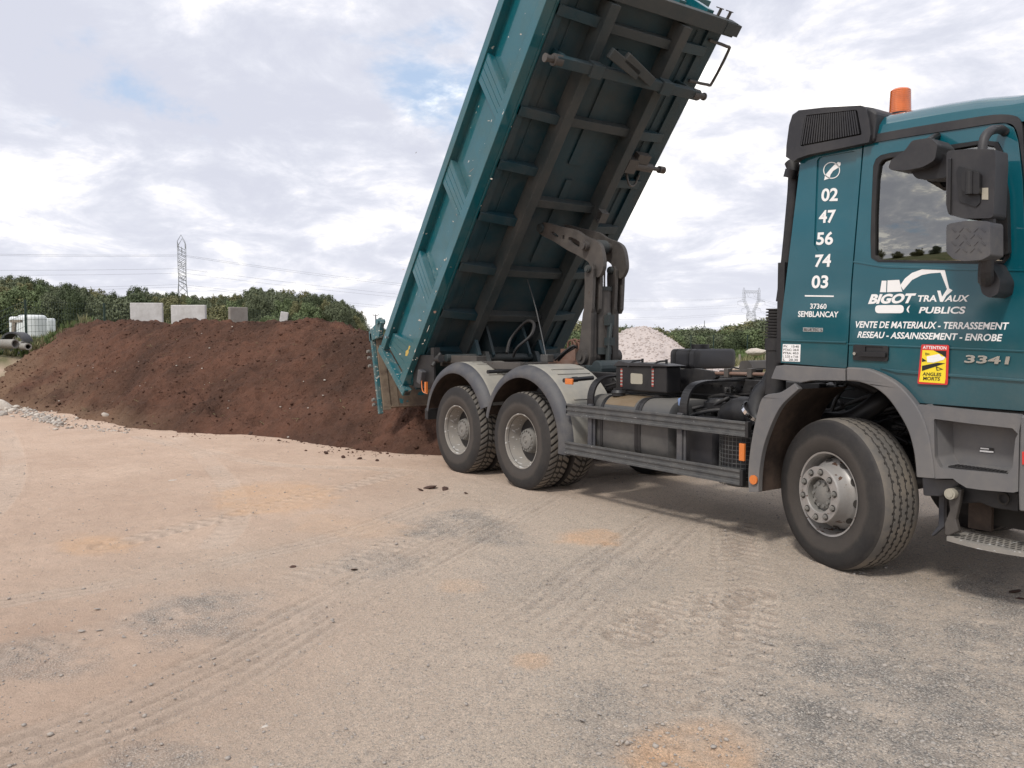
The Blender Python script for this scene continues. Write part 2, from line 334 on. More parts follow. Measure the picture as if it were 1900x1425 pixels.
def plate(bm, outer, holes=(), y0=-1.2, y1=-1.1, mi=0, pix=True, ymap=None):
    """flat plate with holes: loops are (px,py) pairs on plane y0 (or (x,z) if pix False), thickened to y1"""
    loops = []
    for Lp in [outer, *holes]:
        loops.append([(P(a, b, y0).x, P(a, b, y0).z) if pix else (a, b) for a, b in Lp])
    tris = tessellate_polygon([[Vector((a, b, 0)) for a, b in l] for l in loops])
    flat = [p for l in loops for p in l]
    F = [bm.verts.new((a, y0, b)) for a, b in flat]; K = [bm.verts.new((a, y1, b)) for a, b in flat]
    for t in tris:
        bm.faces.new([F[i] for i in t]).material_index = mi; bm.faces.new([K[i] for i in t[::-1]]).material_index = mi
    o = 0
    for l in loops:
        n = len(l)
        for i in range(n):
            j = (i+1) % n; bm.faces.new((F[o+i], F[o+j], K[o+j], K[o+i])).material_index = mi
        o += n
def rounded(pts, r=.25, k=4):
    """round polygon corners (fraction of edge)"""
    out = []; n = len(pts)
    for i in range(n):
        a = Vector((*pts[i-1], 0)); b = Vector((*pts[i], 0)); c = Vector((*pts[(i+1) % n], 0))
        rr = min(r, (a-b).length*.45, (c-b).length*.45) if r > 1 else r*min((a-b).length, (c-b).length)
        p = b+(a-b).normalized()*rr; q = b+(c-b).normalized()*rr
        for j in range(k+1):
            t = j/k; v = p*(1-t)**2+b*2*t*(1-t)+q*t*t; out.append((v.x, v.y))
    return out
def strip(bm, curve, y0, y1, th=.012, pix=True, mi=0, yref=None):
    """sheet swept across y under an open curve (px on plane yref or y0)"""
    pr = y0 if yref is None else yref
    pts = [(P(a, b, pr).x, P(a, b, pr).z) if pix else (a, b) for a, b in curve]
    A = [bm.verts.new((a, y0, b)) for a, b in pts]; B = [bm.verts.new((a, y1, b)) for a, b in pts]
    for i in range(len(pts)-1): bm.faces.new((A[i], A[i+1], B[i+1], B[i])).material_index = mi
def curve2(pts, k=5):
    return [(v.x, v.y) for v in smoothpath([(a, b, 0) for a, b in pts], k)]
def prism(name, outer, y0, y1, m, parent, holes=(), bevel=.006, pix=True):
    bm = bmesh.new(); plate(bm, outer, holes, y0, y1, pix=pix); return build(name, bm, m, parent, bevel=bevel)

# ------------------------------------------------------------------ numpy noise
def vnoise(x, y, seed=0):
    xi = np.floor(x).astype(np.int64); yi = np.floor(y).astype(np.int64); xf = x-xi; yf = y-yi
    def h(a, b):
        n = (a*374761393 + b*668265263 + seed*1442695041) & 0x7fffffff
        n = ((n ^ (n >> 13))*1274126177) & 0x7fffffff; n = n ^ (n >> 16)
        return (n & 0xffff)/65535.
    u = xf*xf*(3-2*xf); v = yf*yf*(3-2*yf)
    return (h(xi, yi)*(1-u)+h(xi+1, yi)*u)*(1-v)+(h(xi, yi+1)*(1-u)+h(xi+1, yi+1)*u)*v
def fbm(x, y, oct=5, seed=0, gain=.5, ridge=False):
    s = 0; a = 1; t = 0
    for i in range(oct):
        c, sn = math.cos(i*1.3+seed), math.sin(i*1.3+seed)
        n = vnoise(x*c-y*sn+i*17.3, x*sn+y*c-i*9.1, seed+i)
        if ridge: n = 1-abs(2*n-1)
        s = s+a*n; t += a; a *= gain; x = x*2.03; y = y*2.03
    return s/t
def sm(x, a, b):
    t = np.clip((x-a)/(b-a), 0, 1); return t*t*(3-2*t)
def terrain(x, y):
    x = np.asarray(x, float); y = np.asarray(y, float)
    r = 1.15*sm(-x, 20.0, 24.5)+.55*sm(-x, 25, 45)
    f = 1-sm(y+.18*(x+18), 6., 12.)
    return r*f
def tz(x, y): return float(terrain(x, y))
def grid_mesh(name, xs, ys, Z, attrs=None, X=None, Y=None):
    nx, ny = len(xs), len(ys)
    if X is None: X, Y = np.meshgrid(xs, ys, indexing='ij')
    co = np.stack([X, Y, Z], -1).reshape(-1, 3)
    i = np.arange(nx*ny).reshape(nx, ny)
    q = np.stack([i[:-1, :-1], i[1:, :-1], i[1:, 1:], i[:-1, 1:]], -1).reshape(-1, 4)
    me = bpy.data.meshes.new(name); me.vertices.add(len(co)); me.vertices.foreach_set('co', co.ravel())
    me.loops.add(q.size); me.loops.foreach_set('vertex_index', q.ravel().astype(np.int32))
    me.polygons.add(len(q)); me.polygons.foreach_set('loop_start', np.arange(0, q.size, 4, dtype=np.int32))
    me.polygons.foreach_set('use_smooth', np.ones(len(q), bool))
    me.update(calc_edges=True)
    for k, v in (attrs or {}).items():
        a = me.attributes.new(k, 'FLOAT', 'POINT'); a.data.foreach_set('value', np.asarray(v, np.float32).ravel())
    return me
def tri_mesh(name, V, F):
    me = bpy.data.meshes.new(name); me.vertices.add(len(V)); me.vertices.foreach_set('co', np.asarray(V, np.float32).ravel())
    me.loops.add(F.size); me.loops.foreach_set('vertex_index', F.ravel().astype(np.int32))
    k = F.shape[1]
    me.polygons.add(len(F)); me.polygons.foreach_set('loop_start', np.arange(0, F.size, k, dtype=np.int32))
    me.update(calc_edges=True); return me

# ------------------------------------------------------------------ ground
def polydist(X, Y, pts):
    """distance to polyline, signed offset and arc length"""
    best = np.full(X.shape, 1e9); sd = np.zeros(X.shape); al = np.zeros(X.shape); acc = 0
    for (ax, ay), (bx, by) in zip(pts[:-1], pts[1:]):
        dx, dy = bx-ax, by-ay; l = math.hypot(dx, dy)
        if l < 1e-6: continue
        t = np.clip(((X-ax)*dx+(Y-ay)*dy)/l**2, 0, 1)
        ex = X-ax-t*dx; ey = Y-ay-t*dy; d = np.hypot(ex, ey); mk = d < best
        s = np.sign(dx*ey-dy*ex); best = np.where(mk, d, best); sd = np.where(mk, s*d, sd); al = np.where(mk, acc+t*l, al); acc += l
    return best, sd, al
def gline(px):
    return [(v.x, v.y) for v in smoothpath([G(a, b) for a, b in px], 5)]
TRACKS = [ # pixel polyline, width, depth, lug pitch, style
 ([(-60,1450),(120,1392),(300,1320),(430,1262),(560,1185),(700,1100),(820,1035),(950,965),(1040,915)], .30, .011, .11, 0),
 ([(-60,1405),(100,1352),(260,1285),(420,1215),(560,1140),(690,1070),(800,1015),(900,962)], .28, .010, .11, 0),
 ([(-40,1230),(200,1165),(420,1110),(640,1045),(800,985),(900,940)], .30, .007, .12, 1),
 ([(-40,1120),(250,1075),(520,1020),(720,965),(840,915)], .28, .006, .12, 0),
 ([(760,1262),(880,1195),(1000,1125),(1110,1045),(1210,975),(1280,925)], .32, .008, .12, 0),
 ([(700,1440),(860,1330),(1000,1215),(1120,1110),(1230,1020),(1310,950)], .30, .007, .12, 0),
 ([(1120,1450),(1190,1370),(1250,1290),(1300,1210),(1345,1120),(1365,1040),(1355,960)], .34, .009, .13, 1),
 ([(1240,1450),(1330,1340),(1372,1250),(1392,1150),(1392,1060),(1370,980)], .32, .009, .13, 1),
 ([(1170,1180),(1230,1140),(1300,1120),(1400,1100)], .30, .012, .10, 1),
 ([(1190,1150),(1215,1220),(1260,1290)], .30, .010, .10, 1),
 ([(330,812),(380,850),(425,905),(435,965),(400,1010)], .26, .003, .16, 1),
 ([(10,800),(25,850),(15,910),(-30,960)], .28, .004, .16, 1),
 ([(200,1010),(400,965),(600,915),(740,880)], .28, .008, .14, 1),
 ([(260,812),(480,858),(700,872),(830,885)], .3, .006, .14, 0),
]
GRAVEL = [((425,1140),(200,55),.75),((60,1215),(170,45),.7),((850,968),(100,32),.75),((690,1040),(90,28),.5),((1620,1290),(330,260),1.),((1850,1180),(200,200),.9),((1120,1330),(120,90),.5),((1050,1060),(190,60),.35),((920,1000),(70,22),.6),((250,1420),(130,40),.7),((1560,1110),(190,80),.45)]
ORANGE = [((1290,1400),(130,75),1.),((1075,995),(75,16),1.),((500,925),(110,35),.85),((985,1222),(45,18),.8),((180,1006),(70,20),.9),((640,975),(120,20),.35),((860,1085),(50,18),.4)]
def gmask(X, Y, items, seed):
    out = np.zeros(X.shape)
    # warp
    wx = (fbm(X*1.3, Y*1.3, 4, seed)-.5); wy = (fbm(X*1.3+9, Y*1.3-4, 4, seed+3)-.5)
    for (cx, cy), (rx, ry), s in items:
        c = G(cx, min(cy, 1600)); ex = (G(cx+rx, cy)-c); ey = (G(cx, cy+ry)-G(cx, max(cy-ry, 660)))*.5
        A = np.array([[ex.x, ey.x], [ex.y, ey.y]]); I = np.linalg.inv(A)
        u = I[0, 0]*(X-c.x)+I[0, 1]*(Y-c.y)+wx*1.3; v = I[1, 0]*(X-c.x)+I[1, 1]*(Y-c.y)+wy*1.3
        r = np.hypot(u, v)+(fbm(X*7, Y*7, 3, seed+5)-.5)*.5
        out = np.maximum(out, s*(1-sm(r, .55, 1.15)))
    return out
def spaced(a, b, st, grow=1.16, far=4000.):
    mid = list(np.arange(a, b, st)); lo = []; hi = []; s = st; x = a
    while x > -far: s *= grow; x -= s; lo.append(x)
    s = st; x = b
    while x < far: s *= grow; hi.append(x); x += s
    return np.array(lo[::-1]+mid+hi)
def make_ground():
    xs = spaced(-8.5, 3.0, .019, 1.05); ys = spaced(-6.1, .4, .019, 1.05)
    X, Y = np.meshgrid(xs, ys, indexing='ij')
    Z = terrain(X, Y)
    near = 1-sm(np.hypot(X+3, Y+2), 30, 60)
    Z += ((fbm(X*.35, Y*.35, 4, 11)-.5)*.10*sm(np.hypot(X-0, Y+.5), 3.5, 9) + (fbm(X*1.1, Y*1.1, 4, 5)-.5)*.03)*near
    Z += (fbm(X*9, Y*9, 4, 21, .6)-.5)*.016*near
    far = 1-near
    Z += far*(fbm(X*.05, Y*.05, 4, 31)-.5)*.5
    comp = np.zeros(X.shape)
    sel = (X > -22) & (X < 5) & (Y > -9) & (Y < 4)
    xs_, ys_ = X[sel], Y[sel]; zadd = np.zeros(xs_.shape); cadd = np.zeros(xs_.shape)
    fade = .35+.65*sm(fbm(xs_*1.2, ys_*1.2, 3, 77), .35, .6)
    for px, w, dep, pitch, st in TRACKS:
        d, sd, al = polydist(xs_, ys_, gline(px))
        m = (1-sm(d, w*.46, w*.54))*fade
        rim = np.exp(-((d-w*.56)/.022)**2)*fade*(.3+1.4*fbm(xs_*9, ys_*9, 3, 35))
        u = sd/(w*.5)
        if st == 0:
            rib = np.tanh(2.2*np.cos(u*math.pi*3.+.35*np.sin(al*2*math.pi/pitch)))
            lug = .75*rib+.12*np.cos(al*2*math.pi/pitch+abs(u)*2.)
        else:
            lug = np.tanh(2.5*np.cos(al*2*math.pi/pitch+abs(u)*3.2))*sm(abs(u), .08, .3)*(.5+fbm(xs_*5, ys_*5, 3, 33))
        zadd += -dep*.55*m+rim*dep*.8+lug*dep*.62*m; cadd = np.maximum(cadd, m*.8-rim*.3)
    Z[sel] += zadd*1.15; comp[sel] = np.clip(cadd, 0, 1)
    crease = np.zeros(X.shape); crease[sel] = np.clip(-zadd/.012, 0, 1)
    gravel = gmask(X, Y, GRAVEL, 3); orange = gmask(X, Y, ORANGE, 8)
    Z += gravel*(vnoise(X*24, Y*24, 4)-.4)*.016
    # sandy (left/back) against grey crusher run (right/front)
    dx = (X-CAM.x)*FW.x+(Y-CAM.y)*FW.y; lat = (X-CAM.x)*RT.x+(Y-CAM.y)*RT.y
    sandy = sm(-lat/np.maximum(dx, .5)*1.0+.055*dx-.10+(fbm(X*.5, Y*.5, 4, 41)-.5)*.5, .02, .75)
    dist = np.hypot(X-CAM.x, Y-CAM.y)
    grass = sm(dist+(fbm(X*.2, Y*.2, 4, 51)-.5)*14, 34, 44)
    left = sm(-X, 20, 22.5)*(1-sm(Y, 4, 14)); grass = np.maximum(grass, left*.9*sm(fbm(X*.8, Y*.8, 4, 61), .3, .5))
    me = grid_mesh('ground', xs, ys, Z, dict(gravel=gravel, orange=orange, sandy=sandy, grass=grass, packed=comp, crease=crease), X, Y)
    o = link('ground', me, ground_mat()); tag(o, kind='structure'); return o
def ground_mat():
    m = bpy.data.materials.new('dusty_stony_ground'); m.use_nodes = True; nt = m.node_tree; N = nt.nodes; L = nt.links; b = N['Principled BSDF']
    b.inputs['Roughness'].default_value = .93; b.inputs['Specular IOR Level'].default_value = .25
    tc = N.new('ShaderNodeTexCoord')
    def noise(s, d=6, r=.6):
        t = N.new('ShaderNodeTexNoise'); t.inputs['Scale'].default_value = s; t.inputs['Detail'].default_value = d; t.inputs['Roughness'].default_value = r
        L.new(tc.outputs['Object'], t.inputs['Vector']); return t.outputs['Fac']
    def voro(s, out='Distance', feat='F1'):
        t = N.new('ShaderNodeTexVoronoi'); t.inputs['Scale'].default_value = s; t.feature = feat
        L.new(tc.outputs['Object'], t.inputs['Vector']); return t.outputs[out]
    def rmp(o, a, c, v0=0., v1=1.):
        x = N.new('ShaderNodeMapRange'); L.new(o, x.inputs[0]); x.inputs[1].default_value = a; x.inputs[2].default_value = c
        x.inputs[3].default_value = v0; x.inputs[4].default_value = v1; return x.outputs[0]
    def mixc(f, a, c, mode='MIX'):
        x = N.new('ShaderNodeMix'); x.data_type = 'RGBA'; x.blend_type = mode
        for i, v in ((0, f), (6, a), (7, c)):
            if isinstance(v, tuple): x.inputs[i].default_value = (*v[:3], 1)
            elif isinstance(v, (int, float)): x.inputs[i].default_value = v
            else: L.new(v, x.inputs[i])
        return x.outputs[2]
    def at(n):
        x = N.new('ShaderNodeAttribute'); x.attribute_name = n; return x.outputs['Fac']
    def mth(op, a, c=None):
        x = N.new('ShaderNodeMath'); x.operation = op
        for i, v in enumerate((a, c)):
            if v is None: continue
            if isinstance(v, (int, float)): x.inputs[i].default_value = v
            else: L.new(v, x.inputs[i])
        return x.outputs[0]
    grey = mixc(rmp(noise(.8, 8, .62), .35, .65), (.470, .396, .326), (.555, .472, .394))
    sand = mixc(rmp(noise(.7, 8, .62), .35, .65), (.500, .366, .282), (.585, .442, .346))
    c = mixc(at('sandy'), grey, sand)
    c = mixc(rmp(noise(7, 8, .75), .45, .70, 0, .28), c, (.37, .30, .25))
    c = mixc(mth('MULTIPLY', at('packed'), .35), c, (.62, .53, .45))
    c = mixc(mth('MULTIPLY', at('crease'), .5), c, (.28, .22, .18))  # shade in the track grooves painted into the ground colour
    # stones of many tints in the gravel
    vc = N.new('ShaderNodeTexVoronoi'); vc.inputs['Scale'].default_value = 95; L.new(tc.outputs['Object'], vc.inputs['Vector'])
    sp = N.new('ShaderNodeSeparateColor'); L.new(vc.outputs['Color'], sp.inputs[0])
    stones = mixc(sp.outputs[0], (.31, .295, .275), (.66, .63, .585))
    stones = mixc(rmp(vc.outputs['Distance'], .35, .62), stones, (.20, .19, .18))
    gf = mth('MULTIPLY', at('gravel'), rmp(noise(3.2, 9, .75), .34, .62, .0, .9))
    gfm = mth('MINIMUM', mth('ADD', gf, mth('MULTIPLY', mth('GREATER_THAN', sp.outputs[1], .80), mth('MULTIPLY', mth('SUBTRACT', 1.0, at('sandy')), .5))), 1.0)
    c = mixc(gfm, c, stones)
    c = mixc(mth('MULTIPLY', at('orange'), rmp(noise(4, 7, .7), .30, .62, .25, .8)), c, mixc(noise(3), (.60, .38, .23), (.66, .45, .30)))
    fleck = rmp(voro(55), .0, .20, 1, 0)
    c = mixc(mth('MULTIPLY', fleck, .30), c, mixc(sp.outputs[2], (.16, .13, .115), (.52, .47, .42)))
    g = mixc(rmp(noise(.25, 8, .65), .38, .62), (.075, .10, .035), (.16, .16, .075))
    g = mixc(rmp(noise(2.2, 8, .7), .45, .7, 0, .6), g, (.22, .19, .12))
    c = mixc(at('grass'), c, g)
    grit = rmp(noise(150, 4, .85), .34, .66, 0, 1)
    amt = rmp(at('sandy'), 0, 1, .75, .28)
    c = mixc(amt, c, mixc(grit, (.52, .52, .53), (1.62, 1.60, 1.57)), 'MULTIPLY')
    grit2 = rmp(noise(58, 4, .8), .36, .64, 0, 1)
    c = mixc(mth('MULTIPLY', amt, .6), c, mixc(grit2, (.62, .62, .62), (1.45, 1.44, 1.42)), 'MULTIPLY')
    c = mixc(rmp(noise(1.6, 9, .75), .35, .65, 0, .6), c, (.84, .82, .80), 'MULTIPLY')
    L.new(c, b.inputs['Base Color'])
    h = mth('ADD', mth('MULTIPLY', noise(22, 8, .72), .9), mth('MULTIPLY', noise(120, 5, .8), .65))
    h = mth('ADD', h, mth('MULTIPLY', rmp(voro(55), 0, .25, 1, 0), .25))
    h = mth('ADD', h, mth('MULTIPLY', mth('MULTIPLY', rmp(vc.outputs['Distance'], 0, .6, 1, 0), gfm), .9))
    bn = N.new('ShaderNodeBump'); bn.inputs['Strength'].default_value = 1.; bn.inputs['Distance'].default_value = .018
    L.new(h, bn.inputs['Height']); L.new(bn.outputs[0], b.inputs['Normal'])
    return m
make_ground()

# stones as meshes --------------------------------------------------
def rock_mesh(name, seed, sub=2, flat=.65, rough=.35):
    bm = bmesh.new(); bmesh.ops.create_icosphere(bm, subdivisions=sub, radius=1)
    rr = random.Random(seed); ax = [Vector((rr.gauss(0,1), rr.gauss(0,1), rr.gauss(0,1))).normalized() for _ in range(9)]
    lim = [rr.uniform(.55, .95) for _ in ax]
    sc = Vector((rr.uniform(.8, 1.25), rr.uniform(.7, 1.05), flat*rr.uniform(.8, 1.1)))
    for v in bm.verts:
        p = v.co.copy()
        for a, l in zip(ax, lim):
            d = p.dot(a)
            if d > l: p -= a*(d-l)*.9
        p *= 1+rough*.2*(rr.random()-.5)
        v.co = Vector((p.x*sc.x, p.y*sc.y, p.z*sc.z))
    me = bpy.data.meshes.new(name); bm.to_mesh(me); bm.free(); return me
ROCKS = [rock_mesh('stone', 100+i) for i in range(6)]
for r_ in ROCKS: r_.materials.append(M['stone'])
GROCKS = [r.copy() for r in ROCKS]
for r_ in GROCKS: r_.materials.clear(); r_.materials.append(M['gstone'])
CLODS = [rock_mesh('clod', 200+i, 2, .75, .8) for i in range(5)]
for r_ in CLODS: r_.materials.append(M['clod'])
ICO = None
def scatter(name, P3, sizes, m, flat=.6, seed=0, kind='stuff', parent=None, label=None):
    bm = bmesh.new(); bmesh.ops.create_icosphere(bm, subdivisions=1, radius=1)
    V = np.array([v.co[:] for v in bm.verts]); F = np.array([[v.index for v in f.verts] for f in bm.faces]); bm.free()
    g = np.random.default_rng(seed); n = len(P3)
    ang = g.uniform(0, 2*np.pi, n); sx = g.uniform(.7, 1.3, (n, 3)); sx[:, 2] *= flat
    jit = 1+g.uniform(-.28, .22, (n, len(V), 1))
    vv = V[None]*jit*sx[:, None]*np.asarray(sizes)[:, None, None]
    c, s = np.cos(ang)[:, None], np.sin(ang)[:, None]
    x = vv[..., 0]*c-vv[..., 1]*s; y = vv[..., 0]*s+vv[..., 1]*c
    vv = np.stack([x, y, vv[..., 2]], -1)+np.asarray(P3)[:, None]
    FF = (F[None]+(np.arange(n)*len(V))[:, None, None]).reshape(-1, 3)
    o = link(name, tri_mesh(name, vv.reshape(-1, 3), FF), m, parent); tag(o, label, kind=kind); return o
def make_pebbles():
    n = 60000; a = rng.uniform(-.66, .66, n); dd = 2.2+rng.random(n)**1.35*15
    dirx = FW.x*1+RT.x*a; diry = FW.y+RT.y*a
    x = CAM.x+dirx*dd; y = CAM.y+diry*dd
    dens = .22+.8*gmask(x, y, GRAVEL, 3)+.25*(a > .1)
    k = rng.random(n) < dens; x, y, dd = x[k], y[k], dd[k]
    s = np.exp(rng.normal(math.log(.0036), .5, len(x)))
    s = np.clip(s, .002, .014)
    z = terrain(x, y)+s*.12+(fbm(x*1.1, y*1.1, 4, 5)-.5)*.03+(fbm(x*.35, y*.35, 4, 11)-.5)*.10*sm(np.hypot(x, y+.5), 3.5, 9)
    scatter('pebbles', np.stack([x, y, z], -1), s, 'gstone', .6, 5)
make_pebbles()

# ------------------------------------------------------------------ soil heap
TOE = [(-6.9, .9), (-6.2, -.1), (-6.3, -.75), (-7.24, -1.29), (-8.54, -1.58), (-10.3, -2.3), (-11.4, -3.17), (-13.5, -3.88), (-15.05, -4.25), (-17.9, -4.75), (-20.2, -5.5), (-23, -7.2), (-30, -8.5), (-33, -2), (-28, 7), (-22, 8.6), (-16, 6.0), (-12, 3.6), (-9, 2.2)]
def inside_dist(X, Y, poly):
    d, _, _ = polydist(X, Y, poly+[poly[0]])
    ins = np.zeros(X.shape, bool); n = len(poly)
    for i in range(n):
        x1, y1 = poly[i]; x2, y2 = poly[(i+1) % n]
        c = ((y1 > Y) != (y2 > Y)) & (X < (x2-x1)*(Y-y1)/((y2-y1) if y2 != y1 else 1e-9)+x1); ins ^= c
    return np.where(ins, d, -d)
def heap_h(X, Y):
    d = inside_dist(X, Y, TOE)+(fbm(X*.8, Y*.8, 4, 90)-.5)*.75
    lat = (X-CAM.x)*.0436+(Y-CAM.y)*.999
    top = np.minimum(np.minimum(1.93+(-X-11)*.05, 2.16), 2.19-.075*(Y+3.3))+(fbm(X*.5, Y*.5, 4, 95)-.5)*.22+(fbm(X*2.2, Y*2.2, 3, 96)-.5)*.12
    hf = .66*d-.03
    # a slightly slumped fan towards the yard
    fl = .74+.64*lat+(fbm(X*.9, Y*.9, 4, 97)-.5)*.4
    k = 9.
    h = -np.log(np.exp(-k*np.clip(hf, -3, 6))+np.exp(-k*np.clip(top, -3, 6))+np.exp(-k*np.clip(fl, -3, 6)))/k
    r = sm(d, -.1, .5)
    h += r*((fbm(X*1.7, Y*1.7, 5, 101, .55)-.5)*.42+(fbm(X*6, Y*6, 4, 103, .6, True)-.55)*.14+(vnoise(X*15, Y*15, 9)-.5)*.05+(fbm(X*26, Y*26, 2, 77)-.5)*.045)
    return h-.05, d
def soil_mat():
    m = bpy.data.materials.new('heaped_topsoil'); m.use_nodes = True; nt = m.node_tree; N = nt.nodes; L = nt.links; b = N['Principled BSDF']
    b.inputs['Roughness'].default_value = .95; b.inputs['Specular IOR Level'].default_value = .15
    tc = N.new('ShaderNodeTexCoord')
    def noise(s, d=7, r=.6):
        t = N.new('ShaderNodeTexNoise'); t.inputs['Scale'].default_value = s; t.inputs['Detail'].default_value = d; t.inputs['Roughness'].default_value = r
        L.new(tc.outputs['Object'], t.inputs['Vector']); return t.outputs['Fac']
    def rmp(o, a, c, v0=0., v1=1.):
        x = N.new('ShaderNodeMapRange'); L.new(o, x.inputs[0]); x.inputs[1].default_value = a; x.inputs[2].default_value = c
        x.inputs[3].default_value = v0; x.inputs[4].default_value = v1; return x.outputs[0]
    def mixc(f, a, c):
        x = N.new('ShaderNodeMix'); x.data_type = 'RGBA'
        for i, v in ((0, f), (6, a), (7, c)):
            if isinstance(v, tuple): x.inputs[i].default_value = (*v[:3], 1)
            elif isinstance(v, (int, float)): x.inputs[i].default_value = v
            else: L.new(v, x.inputs[i])
        return x.outputs[2]
    c = mixc(rmp(noise(.45), .42, .58), (.066, .037, .027), (.134, .066, .045))
    c = mixc(rmp(noise(3.5, 8, .7), .42, .66, 0, .65), c, (.062, .035, .026))
    c = mixc(rmp(noise(16, 6, .7), .50, .72, 0, .5), c, (.135, .078, .054))
    at = N.new('ShaderNodeAttribute'); at.attribute_name = 'crust'
    c = mixc(at.outputs['Fac'], c, mixc(noise(4), (.15, .095, .06), (.26, .17, .115)))
    L.new(c, b.inputs['Base Color'])
    v = N.new('ShaderNodeTexVoronoi'); v.inputs['Scale'].default_value = 20; L.new(tc.outputs['Object'], v.inputs['Vector'])
    ad = N.new('ShaderNodeMath'); ad.operation = 'ADD'; L.new(noise(14, 9, .75), ad.inputs[0]); L.new(rmp(v.outputs['Distance'], 0, .5, .35, 0), ad.inputs[1])
    bn = N.new('ShaderNodeBump'); bn.inputs['Strength'].default_value = 1.; bn.inputs['Distance'].default_value = .05
    L.new(ad.outputs[0], bn.inputs['Height']); L.new(bn.outputs[0], b.inputs['Normal'])
    return m
def make_heap():
    xs = np.concatenate([np.arange(-34, -19, .10), np.arange(-19, -5, .042)]); ys = np.concatenate([np.arange(-9.5, 3, .05), np.arange(3, 12, .2)])
    X, Y = np.meshgrid(xs, ys, indexing='ij'); Z, d = heap_h(X, Y); T = terrain(X, Y)
    Z = np.where(d > -1., np.maximum(Z, -.12), -.12)
    Z = np.maximum(Z, T-.12)
    lat = (X-CAM.x)*.0436+(Y-CAM.y)*.999
    crust = (1-sm(lat, -.4, 2.6))*sm(fbm(X*1.5, Y*1.5, 4, 15), .3, .6)*.8
    crust = np.maximum(crust, (1-sm(d, .0, .7))*sm(-X, 11, 14)*.8)
    me = grid_mesh('soil_heap', xs, ys, Z, dict(crust=crust), X, Y)
    o = link('soil_heap', me, soil_mat())
    tag(o, 'long bank of dark reddish brown topsoil behind the tipping truck', 'soil heap')
    # loose lumps all over the bank
    n = 13000; x = rng.uniform(-24, -5.5, n); y = rng.uniform(-7, 1.2, n); z, dd = heap_h(x, y)
    k = (dd > -.5) & (dd < 3.6); x, y, z, dd = x[k], y[k], z[k], dd[k]
    s = np.clip(np.exp(rng.normal(math.log(.011), .5, len(x))), .006, .040); s[(dd < .0)] *= .8
    z = np.maximum(z, 0)+s*.2
    l = scatter('soil_lumps', np.stack([x, y, z], -1), s, o.data.materials[0], .75, 9, parent=o)
    n = 130; x = rng.uniform(-20, -6, n); y = rng.uniform(-6.5, 1, n); z, dd = heap_h(x, y); k = (dd > .1) & (dd < 3.4)
    scatter('pale_chips', np.stack([x, y, z+.01], -1)[k], rng.uniform(.008, .022, k.sum()), 'stone', .6, 19, parent=o)
    bm = bmesh.new()
    for i in range(260):
        x = random.uniform(-19, -6.5); y = random.uniform(-5.5, .5); z, dd = heap_h(np.array([x]), np.array([y]))
        if dd[0] < .1 or dd[0] > 3.3: continue
        a = random.uniform(0, 6.28); l = random.uniform(.04, .14); bar(bm, (x, y, z[0]+.02), (x+l*math.cos(a), y+l*math.sin(a), z[0]+.02+random.uniform(-.02, .06)), .006, .003)
    tag(build('straw_bits', bm, 'drygrass', o), kind='stuff')
    return o
heap = make_heap()
def put(meshes, name, x, y, z, s, label, cat, group=None, rz=None, sq=(1, 1, 1)):
    o = bpy.data.objects.new(name, random.choice(meshes)); COL.objects.link(o)
    o.location = (x, y, z); o.scale = (s*sq[0], s*sq[1], s*sq[2]); o.rotation_euler = (random.uniform(-.3, .3), random.uniform(-.3, .3), random.uniform(0, 6.28) if rz is None else rz)
    tag(o, label, cat, group); return o
# clods at the toe of the bank (pixel spots)
CL = ['largest dark clod in the group near the left end of the toe', 'small clod right beside the largest one at the toe', 'small clod left of the largest one at the toe', 'biggest single clod halfway along the foot of the bank']
for ci, (px, py, w) in enumerate([(340,795,13),(352,800,9),(322,797,8),(443,804,14),(465,808,7),(433,806,6),(410,803,6),(605,842,5),(637,850,5),(508,810,6),(667,853,5),(700,857,5)]):
    g = G(px, py); dep = (g-CAM).dot(FW); s = w/FPX*dep*.9
    put(CLODS, 'clod', g.x, g.y, s*.45, s, CL[ci] if ci < 4 else ('small dark clod close to the big one at the foot of the bank' if ci < 7 else 'tiny dark soil crumb lying in front of the bank near the tailgate'), 'clod', 'soil clods at the foot of the bank')
# rubble at the left
RUB = [(4,745,21,1.,'big pale boulder at the left end of the rubble'),(5,762,11,.5,'flat reddish stone in front of the pale boulder'),(29,751,8,1,'pale angular stone right of the big boulder'),(54,749,6,1,'upright white stone at the edge of the rubble'),(48,757,6,1,None),(22,757,7,1,None),(38,758,5,1,None),(14,754,7,1,None),(60,764,6,1,None),(68,766,6,1,None),(85,771,8,.7,None),(101,772,8,.6,'knobbly grey lump at the middle of the rubble row'),(92,776,6,.6,None),(112,781,7,.6,None),(121,774,5,.6,None),(133,789,5,1,'small white stone at the right end of the rubble row'),(195,762,6,1,'pale stone half buried in the soil slope'),(77,772,4,1,None),(108,787,4,.8,None),(143,772,4,1,None),(125,790,4,.7,None),(116,786,3,.7,None)]
for px, py, w, b_, lab in RUB:
    g = G(px, py+w*.6+3); dep = (g-CAM).dot(FW); s = w/FPX*dep
    zz = .0
    if px == 195: g = D(px, py, 15.4); zz = g.z-.1; 
    put(ROCKS if b_ > .75 else GROCKS, 'rubble_stone', g.x, g.y, zz+s*.35, s, lab or 'pale broken stone in the rubble left of the soil bank', 'stone', 'rubble stones left of the bank' )
